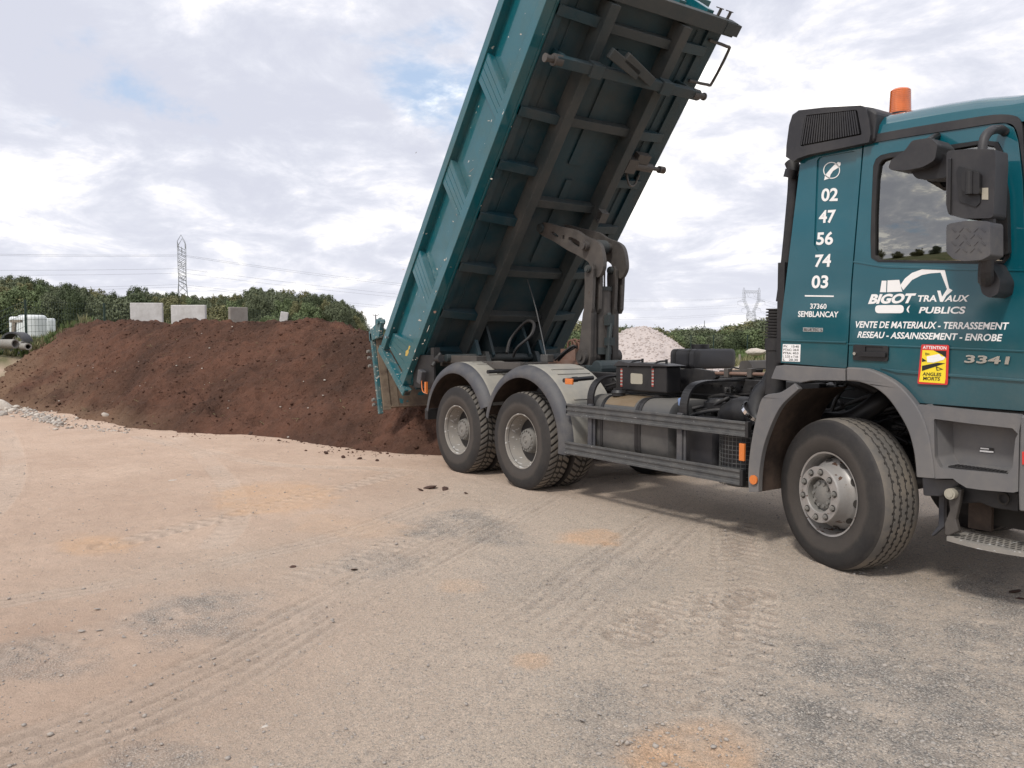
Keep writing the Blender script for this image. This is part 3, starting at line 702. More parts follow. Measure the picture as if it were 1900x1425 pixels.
def spread():
    P3 = []; Sz = []
    for i in range(520):
        px = random.uniform(-20, 110) if i < 400 else random.uniform(90, 240); t = (px)/130.
        py = 762+t*22+random.gauss(0, 6)-(4 if px < 60 else 0)
        if px > 140: py = 793+(px-140)*.10+random.gauss(0, 3)
        g = G(px, max(py, 748)); P3.append((g.x, g.y, .02)); Sz.append(random.uniform(.008, .045)*(1 if px < 110 else .6))
    scatter('rubble_chips', P3[::2], Sz[::2], 'stone', .7, 12); scatter('rubble_crumbs', P3[1::2], Sz[1::2], 'gstone', .7, 13)
spread()
# stones lying singly on the yard
SING = [(322,893,9,'s'),(335,898,6,'s'),(314,896,5,'s'),(353,883,8,'g'),(75,917,7,'s'),(92,945,4,'s'),(100,868,5,'s'),(657,1057,8,'c'),(700,1052,4,'g'),(493,1349,7,'s'),(518,1334,6,'g'),(152,1171,7,'g'),(185,1170,6,'g'),(180,1130,5,'g'),(552,1178,5,'g'),(160,1325,6,'g'),(543,1053,8,'c'),(1270,1175,5,'g'),(1283,1098,4,'g'),(908,1128,5,'g'),(1022,1083,4,'g'),(1080,1337,9,'k'),(1112,1325,6,'k'),(1884,1098,13,'c'),(1893,1112,8,'c'),(800,905,14,'c'),(825,908,9,'c'),(780,909,6,'c'),(865,916,5,'c'),(230,1182,5,'g'),(397,1222,5,'g'),(250,1235,5,'g'),(945,1240,4,'g'),(725,1344,5,'s')]
KIND = {'s': (ROCKS, 'pale flat stone lying on the sandy yard', 'stone', 'yard_stone', 'pale stones lying on the yard'),
        'g': (GROCKS, 'grey stone lying on the dusty yard', 'stone', 'yard_stone', 'grey stones lying on the yard'),
        'k': (GROCKS, 'dark flat stone between the tyre tracks in the foreground', 'stone', 'yard_stone', 'dark stones between the foreground tracks'),
        'c': (CLODS, 'flattened brown soil crumb dropped on the yard', 'clod', 'soil_crumb', 'soil crumbs dropped on the yard')}
for px, py, w, k in SING:
    ms, lab, cat, nm, grp = KIND[k]; g = G(px, py); dep = (g-CAM).dot(FW); s = w/FPX*dep
    put(ms, nm, g.x, g.y, s*.12, s, lab, cat, grp, sq=(1.2, .8, .35))

# ------------------------------------------------------------------ gravel heap far right
def make_gravel_heap():
    c = D(1182, 631, 31.); c2 = D(1120, 631, 33.)
    xs = np.arange(c.x-6.5, c.x+6.5, .06); ys = np.arange(c.y-6.5, c.y+6.5, .06); X, Y = np.meshgrid(xs, ys, indexing='ij')
    def hh(X, Y):
        r1 = np.hypot(X-c.x, Y-c.y); r2 = np.hypot(X-c2.x, Y-c2.y)
        h = np.maximum(2.32-.60*np.hypot(r1, .55)+.1, 1.62-.58*np.hypot(r2, .8)); h = np.minimum(h, 2.10)
        return h+(fbm(X*1.1, Y*1.1, 5, 3)-.5)*.35+(fbm(X*7, Y*7, 3, 6)-.5)*.07
    Z = np.maximum(hh(X, Y), -.15)
    m = mat('pale_gravel', (.46, .405, .38), .9, dirt=(.40, .35, .33), dirt_amt=.6, dirt_scale=9, var=.15, vscale=30, bump=1., bscale=14)
    me = grid_mesh('gravel_heap', xs, ys, Z, None, X, Y); o = link('gravel_heap', me, m)
    tag(o, 'pale pinkish gravel cone standing behind the truck chassis', 'gravel heap')
    n = 6000; x = rng.uniform(c.x-4.5, c.x+4.5, n); y = rng.uniform(c.y-4.5, c.y+4.5, n); z = hh(x, y); k = z > 0
    scatter('gravel_lumps', np.stack([x, y, z], -1)[k], rng.uniform(.02, .055, k.sum()), m, .8, 3, parent=o)
make_gravel_heap()
for px, py, dep, s, lab in [(1403,653,44,.42,'rounded white boulder beside the fence right of the oil tank'),(1392,680,36,.42,'pale boulder low behind the chassis, left of the stone row'),(1415,682,36,.22,None),(1424,679,36,.25,None),(1408,683,36,.2,None),(1431,683,35,.25,None),(1378,683,36,.25,None),(1370,684,36,.2,None)]:
    p = D(px, py, dep); put(ROCKS, 'boulder', p.x, p.y, p.z, s, lab or 'small pale stone in the row behind the truck chassis', 'boulder', None if lab else 'small stones behind the chassis', sq=(1.5, 1.2, .8))

# ------------------------------------------------------------------ vegetation
def leaf_cloud(lobes, n, size, seed, drop=0.):
    """many leaf-cluster triangles spread through ellipsoid lobes"""
    g = np.random.default_rng(seed); V = []; 
    vol = np.array([l[3]*l[4]*l[5] for l in lobes])**.67; pr = vol/vol.sum()
    idx = g.choice(len(lobes), n, p=pr); L = np.array(lobes)[idx]
    d = g.normal(size=(n, 3)); d /= np.linalg.norm(d, axis=1)[:, None]
    rad = np.clip(.40+.66*g.random(n)**.65+g.normal(0, .09, n), .25, 1.28)
    c = L[:, :3]+d*L[:, 3:6]*rad[:, None]
    s = size*g.uniform(.5, 1.35, n)
    nrm = d+g.normal(0, .55, (n, 3)); nrm /= np.linalg.norm(nrm, axis=1)[:, None]
    a = np.cross(nrm, g.normal(size=(n, 3))); a /= np.linalg.norm(a, axis=1)[:, None]; b = np.cross(nrm, a)
    q = np.stack([c+a*s[:, None], c+b*s[:, None]*.6+a*s[:, None]*.1, c-a*s[:, None]*.9+nrm*s[:, None]*.25, c-b*s[:, None]*.7], 1)
    return q.reshape(-1, 3), np.arange(n*4).reshape(n, 4)
def tree_proto(name, seed, h, w, leaf, m, n=2600, trunk=.25, flat=1.):
    rr = random.Random(seed); lobes = []
    nl = 15
    for i in range(nl):
        a = rr.uniform(0, 6.28); r = w*.5*rr.uniform(.15, .72); z = h*rr.uniform(.34, .80)
        k = 1-.45*max(0, (z/h-.55))/.45
        s = w*rr.uniform(.13, .26)
        lobes.append((r*k*math.cos(a), r*k*math.sin(a), z, s, s, s*rr.uniform(.7, 1.)*flat))
    lobes.append((0, 0, h*.84, w*.17, w*.17, h*.14)); lobes.append((0, 0, h*.48, w*.30, w*.30, h*.26))
    for i in range(7):
        a = rr.uniform(0, 6.28); lobes.append((w*.3*math.cos(a)*rr.random(), w*.3*math.sin(a)*rr.random(), h*rr.uniform(.8, .95), w*.07, w*.07, h*.06))
    V, F = leaf_cloud(lobes, n, leaf, seed)
    crown = tri_mesh('crown', V, F); crown.materials.append(M[m])
    bm = bmesh.new(); cyl(bm, (0, 0, -1.), (0, 0, h*.5), trunk, 8, trunk*.5)
    for i in range(5):
        l = lobes[i]; tube(bm, [(0, 0, h*.25), (l[0]*.5, l[1]*.5, (h*.25+l[2])*.5), l[:3]], trunk*.3, 5, 2, rf=lambda t: trunk*(.4-.3*t))
    tr = bpy.data.meshes.new('trunk'); bm.to_mesh(tr); bm.free(); tr.materials.append(M['bark'])
    return crown, tr
PROTO = {}
for i, (m_, h_, w_) in enumerate([('leafA', 9.5, 8), ('leafB', 10, 8.5), ('leafC', 9, 8), ('leafB', 11, 8), ('leafA', 8, 9), ('leafD', 7, 7)]):
    PROTO[i] = (tree_proto('t', 40+i, h_, w_, .14, m_, 17000), h_)
SHR = {}
for i, (m_, h_, w_) in enumerate([('leafA', 3.6, 5.5), ('leafD', 3.2, 5), ('leafB', 4.0, 5.5), ('leafC', 3.2, 5.0)]):
    SHR[i] = (tree_proto('s', 80+i, h_, w_, .12, m_, 7500, .12), h_)
def plant(kind, proto, x, y, z, sc, label, cat, group=None, rz=None):
    (crown, tr), h = proto
    e = empty(kind, (x, y, z)); e.rotation_euler.z = random.uniform(0, 6.28) if rz is None else rz; e.scale = (sc[0], sc[0], sc[1])
    c = bpy.data.objects.new('crown', crown); COL.objects.link(c); c.parent = e
    t = bpy.data.objects.new('trunk', tr); COL.objects.link(t); t.parent = e
    tag(e, label, cat, group); return e
prof = [(-200,520),(-60,522),(0,523),(60,520),(90,533),(130,536),(170,546),(200,549),(230,550),(290,553),(330,548),(380,557),(440,552),(470,541),(500,548),(560,551),(600,555),(630,560),(655,574),(676,592)]
def topy(px): return float(np.interp(px, [a for a, _ in prof], [b for _, b in prof]))
GL = {0: 'mid green broadleaf tree in the wood beyond the brown soil bank', 1: 'dark green broadleaf tree in the wood beyond the brown soil bank', 2: 'olive green broadleaf tree in the wood beyond the brown soil bank', 3: 'tall dark green tree in the wood beyond the brown soil bank', 4: 'wide mid green tree in the wood beyond the brown soil bank', 5: 'bright green young tree in the wood beyond the brown soil bank'}
WOODP = [(-60, 'beyond the left edge of the picture'), (0, 'at the left edge of the picture'), (55, 'above the large white bale'), (110, 'just right of the bales'), (175, 'above the leafy bush'), (240, 'left of the leftmost slab'), (300, 'behind the leftmost slab'), (345, 'at the near pylon'), (395, 'behind the right half of the widest slab'), (450, 'behind the edgewise slab'), (515, 'between the edgewise and the leaning slab'), (560, 'behind the leaning slab'), (610, 'right of the leaning slab'), (9999, 'at the right end of the wood')]
HEDGEP = [(1075, 'beside the raised body'), (1110, 'left of the lift struts'), (1150, 'behind the lift struts'), (1215, 'above the gravel cone'), (1270, 'right of the gravel cone'), (1330, 'above the oil tank'), (1375, 'left of the forked pylon'), (1405, 'under the forked pylon'), (1440, 'right of the forked pylon'), (9999, 'hidden behind the cab')]
def place(x, tab): return next(t for l, t in tab if x < l)
px = -150
while px < 668:
    for row in range(3):
        dep = 118+row*11+random.uniform(-3, 3); xx = px+random.uniform(-10, 10); p = D(xx, 631, dep)
        ty = topy(xx)+[11, 4, -1][row]+random.uniform(-4, 7); ht = 1.62+(631-ty)/FPX*dep+ .2; k = random.choice([0, 1, 2, 3, 4, 4, 2, 0] if row else [0, 2, 5, 4, 1])
        if xx > 660 and row == 0: continue
        sc = ht/PROTO[k][1]/.97
        plant('broadleaf_tree', PROTO[k], p.x, p.y, 0.2, (max(sc, .5)*random.uniform(.55, .85), sc), GL[k].replace('in the wood', ['in the front row', 'in the middle row', 'in the back row'][row]).replace('beyond the brown soil bank', place(xx, WOODP)), 'tree', 'trees of the wood beyond the bank')
    px += 15
# the rounder tree that stands above the wood
for xx, ty, dep, lab in [(252,531,150,'airy round tree rising above the wood left of the near pylon'),(325,544,155,'round tree at the foot of the near pylon'),(470,537,150,'tall rounded tree above the wood right of the near pylon')]:
    p = D(xx, 631, dep); ht = 1.62+(631-ty)/FPX*dep
    plant('broadleaf_tree', PROTO[3], p.x, p.y, 0, (.85, ht/10.8), lab, 'tree')
rp = [(1040,604),(1070,604),(1081,600),(1110,604),(1149,608),(1200,612),(1300,612),(1342,613),(1363,606),(1381,601),(1401,601),(1420,594),(1440,594),(1500,597),(1700,590)]
px = 1042
SL = {0: 'mid green bushy tree in the far hedge right of the tipper body', 1: 'bright green bush in the far hedge right of the tipper body', 2: 'dark green bushy tree in the far hedge right of the tipper body', 3: 'olive green bush in the far hedge right of the tipper body'}
SG = {0: 'mid green hedge trees', 1: 'bright green hedge bushes', 2: 'dark hedge trees', 3: 'olive hedge bushes'}
while px < 1560:
    for row in range(3):
        dep = 88+row*8; xx = px+random.uniform(-8, 8); p = D(xx, 631, dep); ty = float(np.interp(xx, [a for a, _ in rp], [b for _, b in rp]))+[13, 5, 0][row]+random.uniform(-2, 3)
        k = random.choice([0, 1, 2, 3]); ht = 1.62+(631-ty)/FPX*dep; sc = ht/SHR[k][1]/.97
        plant('hedge_bush', SHR[k], p.x, p.y, 0, (max(.6, sc)*random.uniform(.85, 1.1), sc), SL[k].replace('in the far hedge', ['in the near row', 'in the middle row', 'in the far row'][row]+' of the hedge').replace('right of the tipper body', place(xx, HEDGEP)), 'bush', 'bushes of the far hedge')
    px += 17
# far small trees right of the wood, seen past the raised body
for xx, ty, dep in [(690,612,260),(712,610,250),(730,613,250),(745,616,240)]:
    p = D(xx, 631, dep); ht = 1.62+(631-ty)/FPX*dep
    plant('distant_tree', PROTO[0], p.x, p.y, 0, (.7, ht/9.3), 'small distant tree beyond the tailgate hinge', 'tree', 'distant trees beyond the tailgate')
# unseen trees added behind the camera to darken door and window reflections
for i in range(34):
    a_ = YAW+math.pi+R(-118+6*i); d_ = random.uniform(72, 90); k = random.choice([0, 1, 2, 4])
    plant('broadleaf_tree', PROTO[k], CAM.x+math.cos(a_)*d_, CAM.y+math.sin(a_)*d_, 0, (.9, random.uniform(.5, .85)), 'unseen broadleaf tree added behind the camera for reflections', 'tree', 'unseen trees added for reflections')
# bushes just behind the bank
for xx, dep, k, s, lab in [(160,27,0,.30,'leafy green bush growing behind the left crest of the soil bank'),(135,28,1,.22,'lower green bush left of the leafy one behind the soil bank'),(400,44,3,.6,'olive bush between the widest slab and the edgewise slab'),(500,46,1,.45,'bright green bush left of the leaning slab'),(505,50,2,.4,'dark green bush tucked behind the one left of the leaning slab'),(610,48,1,.35,'lowest bright bush far right behind the bank'),(225,40,0,.6,'mid green bush left of the leftmost slab'),(250,42,2,.62,'dark green bush directly behind the leftmost slab'),(560,50,3,.42,'olive bush right of the leaning slab')]:
    p = D(xx, 631, dep); z = tz(p.x, p.y)
    plant('bush', SHR[k], p.x, p.y, z-.15, (s*.8, s), lab or 'low green bush standing between the soil bank and the wood', 'bush', None)
# weeds and grasses
def blades(name, pts, h, m, seed, per=9, w=.012):
    g = np.random.default_rng(seed); n = len(pts)*per; base = np.repeat(np.asarray(pts), per, 0); hh = np.repeat(np.asarray(h), per)*g.uniform(.4, 1.1, n)
    a = g.uniform(0, 6.283, n); off = np.stack([np.cos(a), np.sin(a), a*0], -1); b0 = base+off*g.uniform(0, .06, n)[:, None]
    tip = b0+off*(hh*g.uniform(.1, .6, n))[:, None]+np.array([0, 0, 1])*hh[:, None]; mid = b0*.55+tip*.45+np.array([0, 0, 1])*(hh*.12)[:, None]
    sd = np.stack([-np.sin(a), np.cos(a), a*0], -1)*w*g.uniform(.6, 1.8, n)[:, None]
    V = np.stack([b0-sd, b0+sd, mid+sd*.9, mid-sd*.9, tip], 1).reshape(-1, 3); i = np.arange(n)*5
    Q = np.concatenate([np.stack([i, i+1, i+2], -1), np.stack([i, i+2, i+3], -1), np.stack([i+3, i+2, i+4], -1)])
    o = link(name, tri_mesh(name, V, Q), m); tag(o, kind='stuff'); return o
def weeds():
    A = []; B = []
    for _ in range(1700):
        xx = random.uniform(-60, 170); dep = random.uniform(23.5, 36); p = D(xx, 631, dep)
        if fbm(np.array([p.x*.6]), np.array([p.y*.6]), 3, 5)[0] < .45: continue
        z = tz(p.x, p.y); hz, dd = heap_h(np.array([p.x]), np.array([p.y]))
        (A if random.random() < .6 else B).append((p.x, p.y, max(z, float(hz[0])) if dd[0] > 0 and hz[0] > z else z))
    blades('weeds', A, [random.uniform(.10, .34) for _ in A], 'weed', 3)
    blades('dry_grass_tufts', B, [random.uniform(.10, .36) for _ in B], 'drygrass', 4)
    C = []
    for _ in range(2500):
        xx = random.uniform(1040, 1480); dep = random.uniform(40, 75); p = D(xx, 631, dep); C.append((p.x, p.y, 0))
    blades('rough_grass', C, [random.uniform(.2, .7) for _ in C], 'drygrass', 6, 7, .03)
    C = []
    for _ in range(1500):
        xx = random.uniform(1040, 1480); dep = random.uniform(55, 80); p = D(xx, 631, dep); C.append((p.x, p.y, 0))
    blades('green_grass', C, [random.uniform(.3, .9) for _ in C], 'weed', 8, 8, .04)
weeds()

# ------------------------------------------------------------------ things behind the bank
def slab(px0, px1, yt, dep, w, th, rz, lean, m, label, ztop=None):
    p = D((px0+px1)/2, yt, dep); base = 0.2; h = p.z-base
    bm = bmesh.new(); box(bm, (-w/2, -th/2, 0), (w/2, th/2, h)); 
    box(bm, (-w/2, -th/2-.5, 0), (w/2, -th/2, .14))
    o = build('precast_wall_slab', bm, m, bevel=.02); o.location = (p.x, p.y, base); o.rotation_euler = (0, lean, rz)
    tag(o, label, 'concrete slab'); return o
vy = YAW-math.pi/2
slab(243,301,562,27,1.03,.13,vy+.10,0,'concrete','wide pale concrete wall slab, leftmost behind the soil bank')
slab(317,383,566,25,1.09,.13,vy-.08,0,'concrete','widest pale concrete wall slab, second from the left behind the bank')
slab(428,455,570,27,.62,.16,vy+.75,0,'concrete_dark','narrow stained concrete wall slab turned edgewise behind the bank')  # darker concrete tone than the other slabs, with random dirt
slab(498,514,577,26,.24,.16,vy+.2,.16,'concrete','leaning pale concrete slab, rightmost behind the soil bank')
def bale(px, py, dep, r, lab):
    p = D(px, py, dep); bm = bmesh.new(); n = 28; prof_ = [(-.62, r*.80), (-.58, r*.93), (-.5, r)]+[(-.5+i*.1, r*(1+.012*(i % 2))) for i in range(1, 10)]+[(.5, r), (.58, r*.93), (.62, r*.80)]
    lathe(bm, prof_, n); 
    for e in (-.62, .62):
        c = [v for v in bm.verts if abs(v.co.y-e) < 1e-5]; 
        bmesh.ops.contextual_create(bm, geom=c)
    o = build('wrapped_bale', bm, 'bale', auto=50); o.location = p; o.rotation_euler = (0, 0, vy+.1+math.pi/2)
    o.rotation_euler = (math.pi/2, 0, vy+.3)
    tag(o, lab, 'bale', None)
bale(60, 607, 42, .66, 'large white plastic wrapped bale behind the fence post')
bale(35, 604, 58, .58, 'small white wrapped bale peeking out left of the large one')
bale(88, 607, 58, .52, 'small white wrapped bale peeking out right of the large one')
def pipe_ring(px, py, dep, r, th, ln, rz, lab, nm='concrete_pipe', tilt=0., m='pipe'):
    p = D(px, py, dep); bm = bmesh.new()
    lathe(bm, [(-ln/2, r-th), (-ln/2, r), (ln/2, r), (ln/2, r-th), (-ln/2, r-th)], 36)
    o = build(nm, bm, m, auto=40); o.location = p; o.rotation_euler = (tilt, 0, rz); tag(o, lab, 'pipe'); return o
pipe_ring(31, 638, 24.5, .36, .05, .5, vy, 'large dark drainage ring standing upright in the weeds', 'drain_ring', m='guard')
pipe_ring(4, 638, 23.2, .13, .03, 1.0, vy+1.25, 'thick grey concrete pipe lying at the left edge of the weeds')
pipe_ring(46, 643, 23.0, .095, .03, .8, vy+.75, 'short grey concrete pipe with its dark open end showing')
pipe_ring(33, 640, 23.6, .10, .03, .7, vy+.95, 'grey concrete pipe lying behind the short open one')
bm = bmesh.new(); p = D(23, 612, 27); bar(bm, (0, 0, -.4), (.08, 0, .28), .1, .1); box(bm, (-.05, -.06, .24), (.32, .06, .33))
o = build('bent_post', bm, 'wood'); o.location = p; o.rotation_euler.z = vy; tag(o, 'leaning grey post left of the large white bale', 'post')
# fences
def fence(pts, hgt, lab, wires):
    e = empty('mesh_fence', pts[0])
    e.location = (pts[0].x, pts[0].y, tz(pts[0].x, pts[0].y)); q = [Vector((p.x, p.y, tz(p.x, p.y))) for p in pts]; o0 = e.location
    for p in q:
        b = bmesh.new(); box(b, (p.x-.035-o0.x, p.y-.035-o0.y, p.z-.3-o0.z), (p.x+.035-o0.x, p.y+.035-o0.y, p.z+hgt-o0.z)); build('post', b, 'postgreen', e)
    b = bmesh.new()
    for a, c in zip(q[:-1], q[1:]):
        for i in range(wires):
            z = .1+(hgt-.15)*i/(wires-1); bar(b, a-o0+Vector((0, 0, z)), c-o0+Vector((0, 0, z)), .008, .008)
        n = int((c-a).length/.25)
        for i in range(n):
            t = (i+.5)/n; p = a.lerp(c, t)-o0; bar(b, p+Vector((0, 0, .05)), p+Vector((0, 0, hgt-.05)), .006, .006)
    w = build('wire_mesh', b, 'postgreen', e); tag(w, kind='stuff')
    tag(e, lab, 'fence')
fence([D(-90, 631, 20), D(49, 631, 26.5), D(195, 631, 33), D(330, 631, 40), D(455, 631, 46), D(566, 631, 54), D(674, 631, 62)], 1.75, 'green wire mesh fence running behind the soil bank past the bales', 9)
fence([D(1010, 631, 66), D(1108, 631, 66), D(1170, 631, 66), D(1230, 631, 66), D(1282, 631, 66), D(1324, 631, 66), D(1387, 631, 62), D(1460, 631, 60), D(1540, 631, 60)], 2.0, 'green wire mesh fence in front of the far hedge on the right', 8)
for xx, dep in [(1320, 50), (1373, 50), (1422, 50)]:
    p = D(xx, 631, dep); bm = bmesh.new(); cyl(bm, (0, 0, -.2), (0, 0, .72), .07, 8); o = build('wooden_stake', bm, 'wood'); o.location = (p.x, p.y, 0)
    tag(o, 'short pale wooden stake in the rough grass beyond the chassis', 'stake', 'wooden stakes in the rough grass')

# ------------------------------------------------------------------ pylons and cables
def pylon(px, dep, rz, ground, H, lab):
    p = D(px, 631, dep); e = empty('electricity_pylon', (p.x, p.y, ground)); e.rotation_euler.z = rz; s = H/49.
    def lat(name, segs, th):
        b = bmesh.new()
        for a, c in segs: bar(b, Vector(a)*s, Vector(c)*s, th, th)
        return build(name, b, 'pylon', e)
    T = .17 if dep < 500 else .17; dp = 1.6
    def legpair(z0, u0, z1, u1, d0, d1, n):
        out = []
        for sx in (-1, 1):
            for sy in (-1, 1): out.append(((sx*u0, sy*d0, z0), (sx*u1, sy*d1, z1)))
        for i in range(n):
            a = i/n; c = (i+1)/n; za, zc = z0+(z1-z0)*a, z0+(z1-z0)*c; ua, uc = u0+(u1-u0)*a, u0+(u1-u0)*c; da, dc = d0+(d1-d0)*a, d0+(d1-d0)*c
            for sy in (-1, 1): out += [((-ua, sy*da, za), (uc, sy*dc, zc)), ((ua, sy*da, za), (-uc, sy*dc, zc)), ((-uc, sy*dc, zc), (uc, sy*dc, zc))]
            for sx in (-1, 1): out += [((sx*ua, -da, za), (sx*uc, dc, zc)), ((sx*ua, da, za), (sx*uc, -dc, zc))]
        return out
    lat('tower_body', legpair(0, 5.2, 17, 4.6, 3.2, 2.4, 3)+legpair(17, 4.6, 27, 3.2, 2.4, 1.7, 3), T)
    seg = []
    for sx in (-1, 1):   # the two arms of the V and the uprights
        def col(u0, z0, u1, z1, w, n):
            o = []
            for k in (-w, w):
                for sy in (-dp, dp): o.append((((u0+k)*sx, sy, z0), ((u1+k)*sx, sy, z1)))
            for i in range(n):
                a, c = i/n, (i+1)/n
                for sy in (-dp, dp): o.append((((u0+(u1-u0)*a-w)*sx, sy, z0+(z1-z0)*a), ((u0+(u1-u0)*c+w)*sx, sy, z0+(z1-z0)*c)))
                for k in (-w, w): o.append((((u0+(u1-u0)*a+k)*sx, -dp, z0+(z1-z0)*a), ((u0+(u1-u0)*c+k)*sx, dp, z0+(z1-z0)*c)))
            return o
        seg += col(2.2, 27, 6.6, 37, .7, 6)+col(6.8, 37, 7., 44, .7, 4)
    lat('tower_head', seg, T*.85)
    seg = []
    for sy in (-dp, dp):
        seg += [((-7.8, sy, 44), (7.8, sy, 44)), ((-7.8, sy, 46), (7.8, sy, 46))]
        for i in range(10): seg.append(((-7.8+1.56*i, sy, 44), (-7.8+1.56*(i+1), sy, 46)))
    for sx in (-1, 1):
        for sy in (-dp, dp): seg += [((7.8*sx, sy, 46), (7.2*sx, 0, 49.)), ((6.6*sx, sy, 46), (7.2*sx, 0, 49.)), ((7.6*sx, sy, 44), (7.6*sx, sy, 46))]
    lat('top_beam', seg, T*.8)
    pts = []
    for sx in (-1, 1):
        for u, z in ((13., 36.3), (9., 29.5)):
            bs = 7.4 if z > 33 else 4.
            seg = []
            for sy in (-dp*.8, dp*.8): seg += [((bs*sx, sy, z), (u*sx, 0, z)), ((bs*sx, sy, z+1.9), (u*sx, 0, z))]
            seg.append(((u*sx, 0, z), (u*sx, 0, z-3.)))
            lat('cross_arm', seg, T*.7); pts.append((u*sx, z-3.))
        seg = [((3.*sx+k, 0, 44), (3.*sx, 0, 40.4)) for k in (-1.5, 1.5)]; lat('insulator', seg, T*.6); pts.append((3.*sx, 40.4))
    pts += [(-7.2, 49), (7.2, 49)]
    tag(e, lab, 'pylon'); c_, s_ = math.cos(rz), math.sin(rz)
    return [Vector((p.x+u*s*c_, p.y+u*s*s_, ground+z*s)) for u, z in pts]
pL = D(341, 631, 378); pR = D(1393, 631, 760); ld = (pR-pL); la = math.atan2(ld.y, ld.x)
K1 = pylon(341, 378, YAW+.09+.26, 0, 49, 'near lattice electricity pylon rising above the wood on the left')
K2 = pylon(1393, 760, vy+.12, 0, 50, 'far lattice electricity pylon with forked head seen between body and cab')
def cable(a, b, sag, lab, grp, r=.05):
    cu = []
    for i in range(25):
        t = i/24; p = a.lerp(b, t); p.z -= 4*sag*t*(1-t); cu.append(p)
    bm = bmesh.new(); tube(bm, [c-a for c in cu], r, 4, 1); o = build('overhead_cable', bm, 'cable'); o.location = a
    tag(o, lab, 'cable', grp)
for i, (a, b) in enumerate(zip(K1, K2)):
    if i >= 6: continue
    cable(a, b, 9+i*.4, 'thin overhead cable strung from the near pylon to the far one', 'cables between the two pylons')
    c = a-ld*.9; c.z = a.z; cable(a, c, 10, 'thin overhead cable running from the near pylon out to the left', 'cables left of the near pylon')
    d_ = b+ld*.6+Vector((0, 0, -6)); cable(b, d_, 8, 'thin overhead cable running from the far pylon out behind the cab', 'cables right of the far pylon', .06)
bm = bmesh.new(); p = D(697, 585, 150); cyl(bm, (0, 0, -8), (0, 0, 0), .14, 6); bar(bm, D(692, 585, 150)-p, D(702, 585, 150)-p, .12, .12)
for k in (-.9, 0, .9): cyl(bm, Vector(RT)*k*.55, Vector(RT)*k*.55+Vector((0, 0, .35)), .06, 6)
o = build('utility_pole', bm, 'cable'); o.location = p; tag(o, 'slim utility pole with short crossbar beyond the open tailgate', 'utility pole')
p = D(1307, 610, 300); bm = bmesh.new(); bar(bm, (0, 0, -6), (0, 0, 3), .25, .25); bar(bm, (-1, 0, 0), (0, 0, 1.2), .2, .2); bar(bm, (1, 0, 0), (0, 0, 1.2), .2, .2)
o = build('small_mast', bm, 'pylon'); o.location = p; tag(o, 'tiny mast sticking up above the far hedge left of the forked pylon', 'mast')

# ================================================================== THE TRUCK
T = empty('dump_truck'); tag(T, 'teal and grey three axle dump truck tipping its raised body onto the soil bank', 'dump truck')

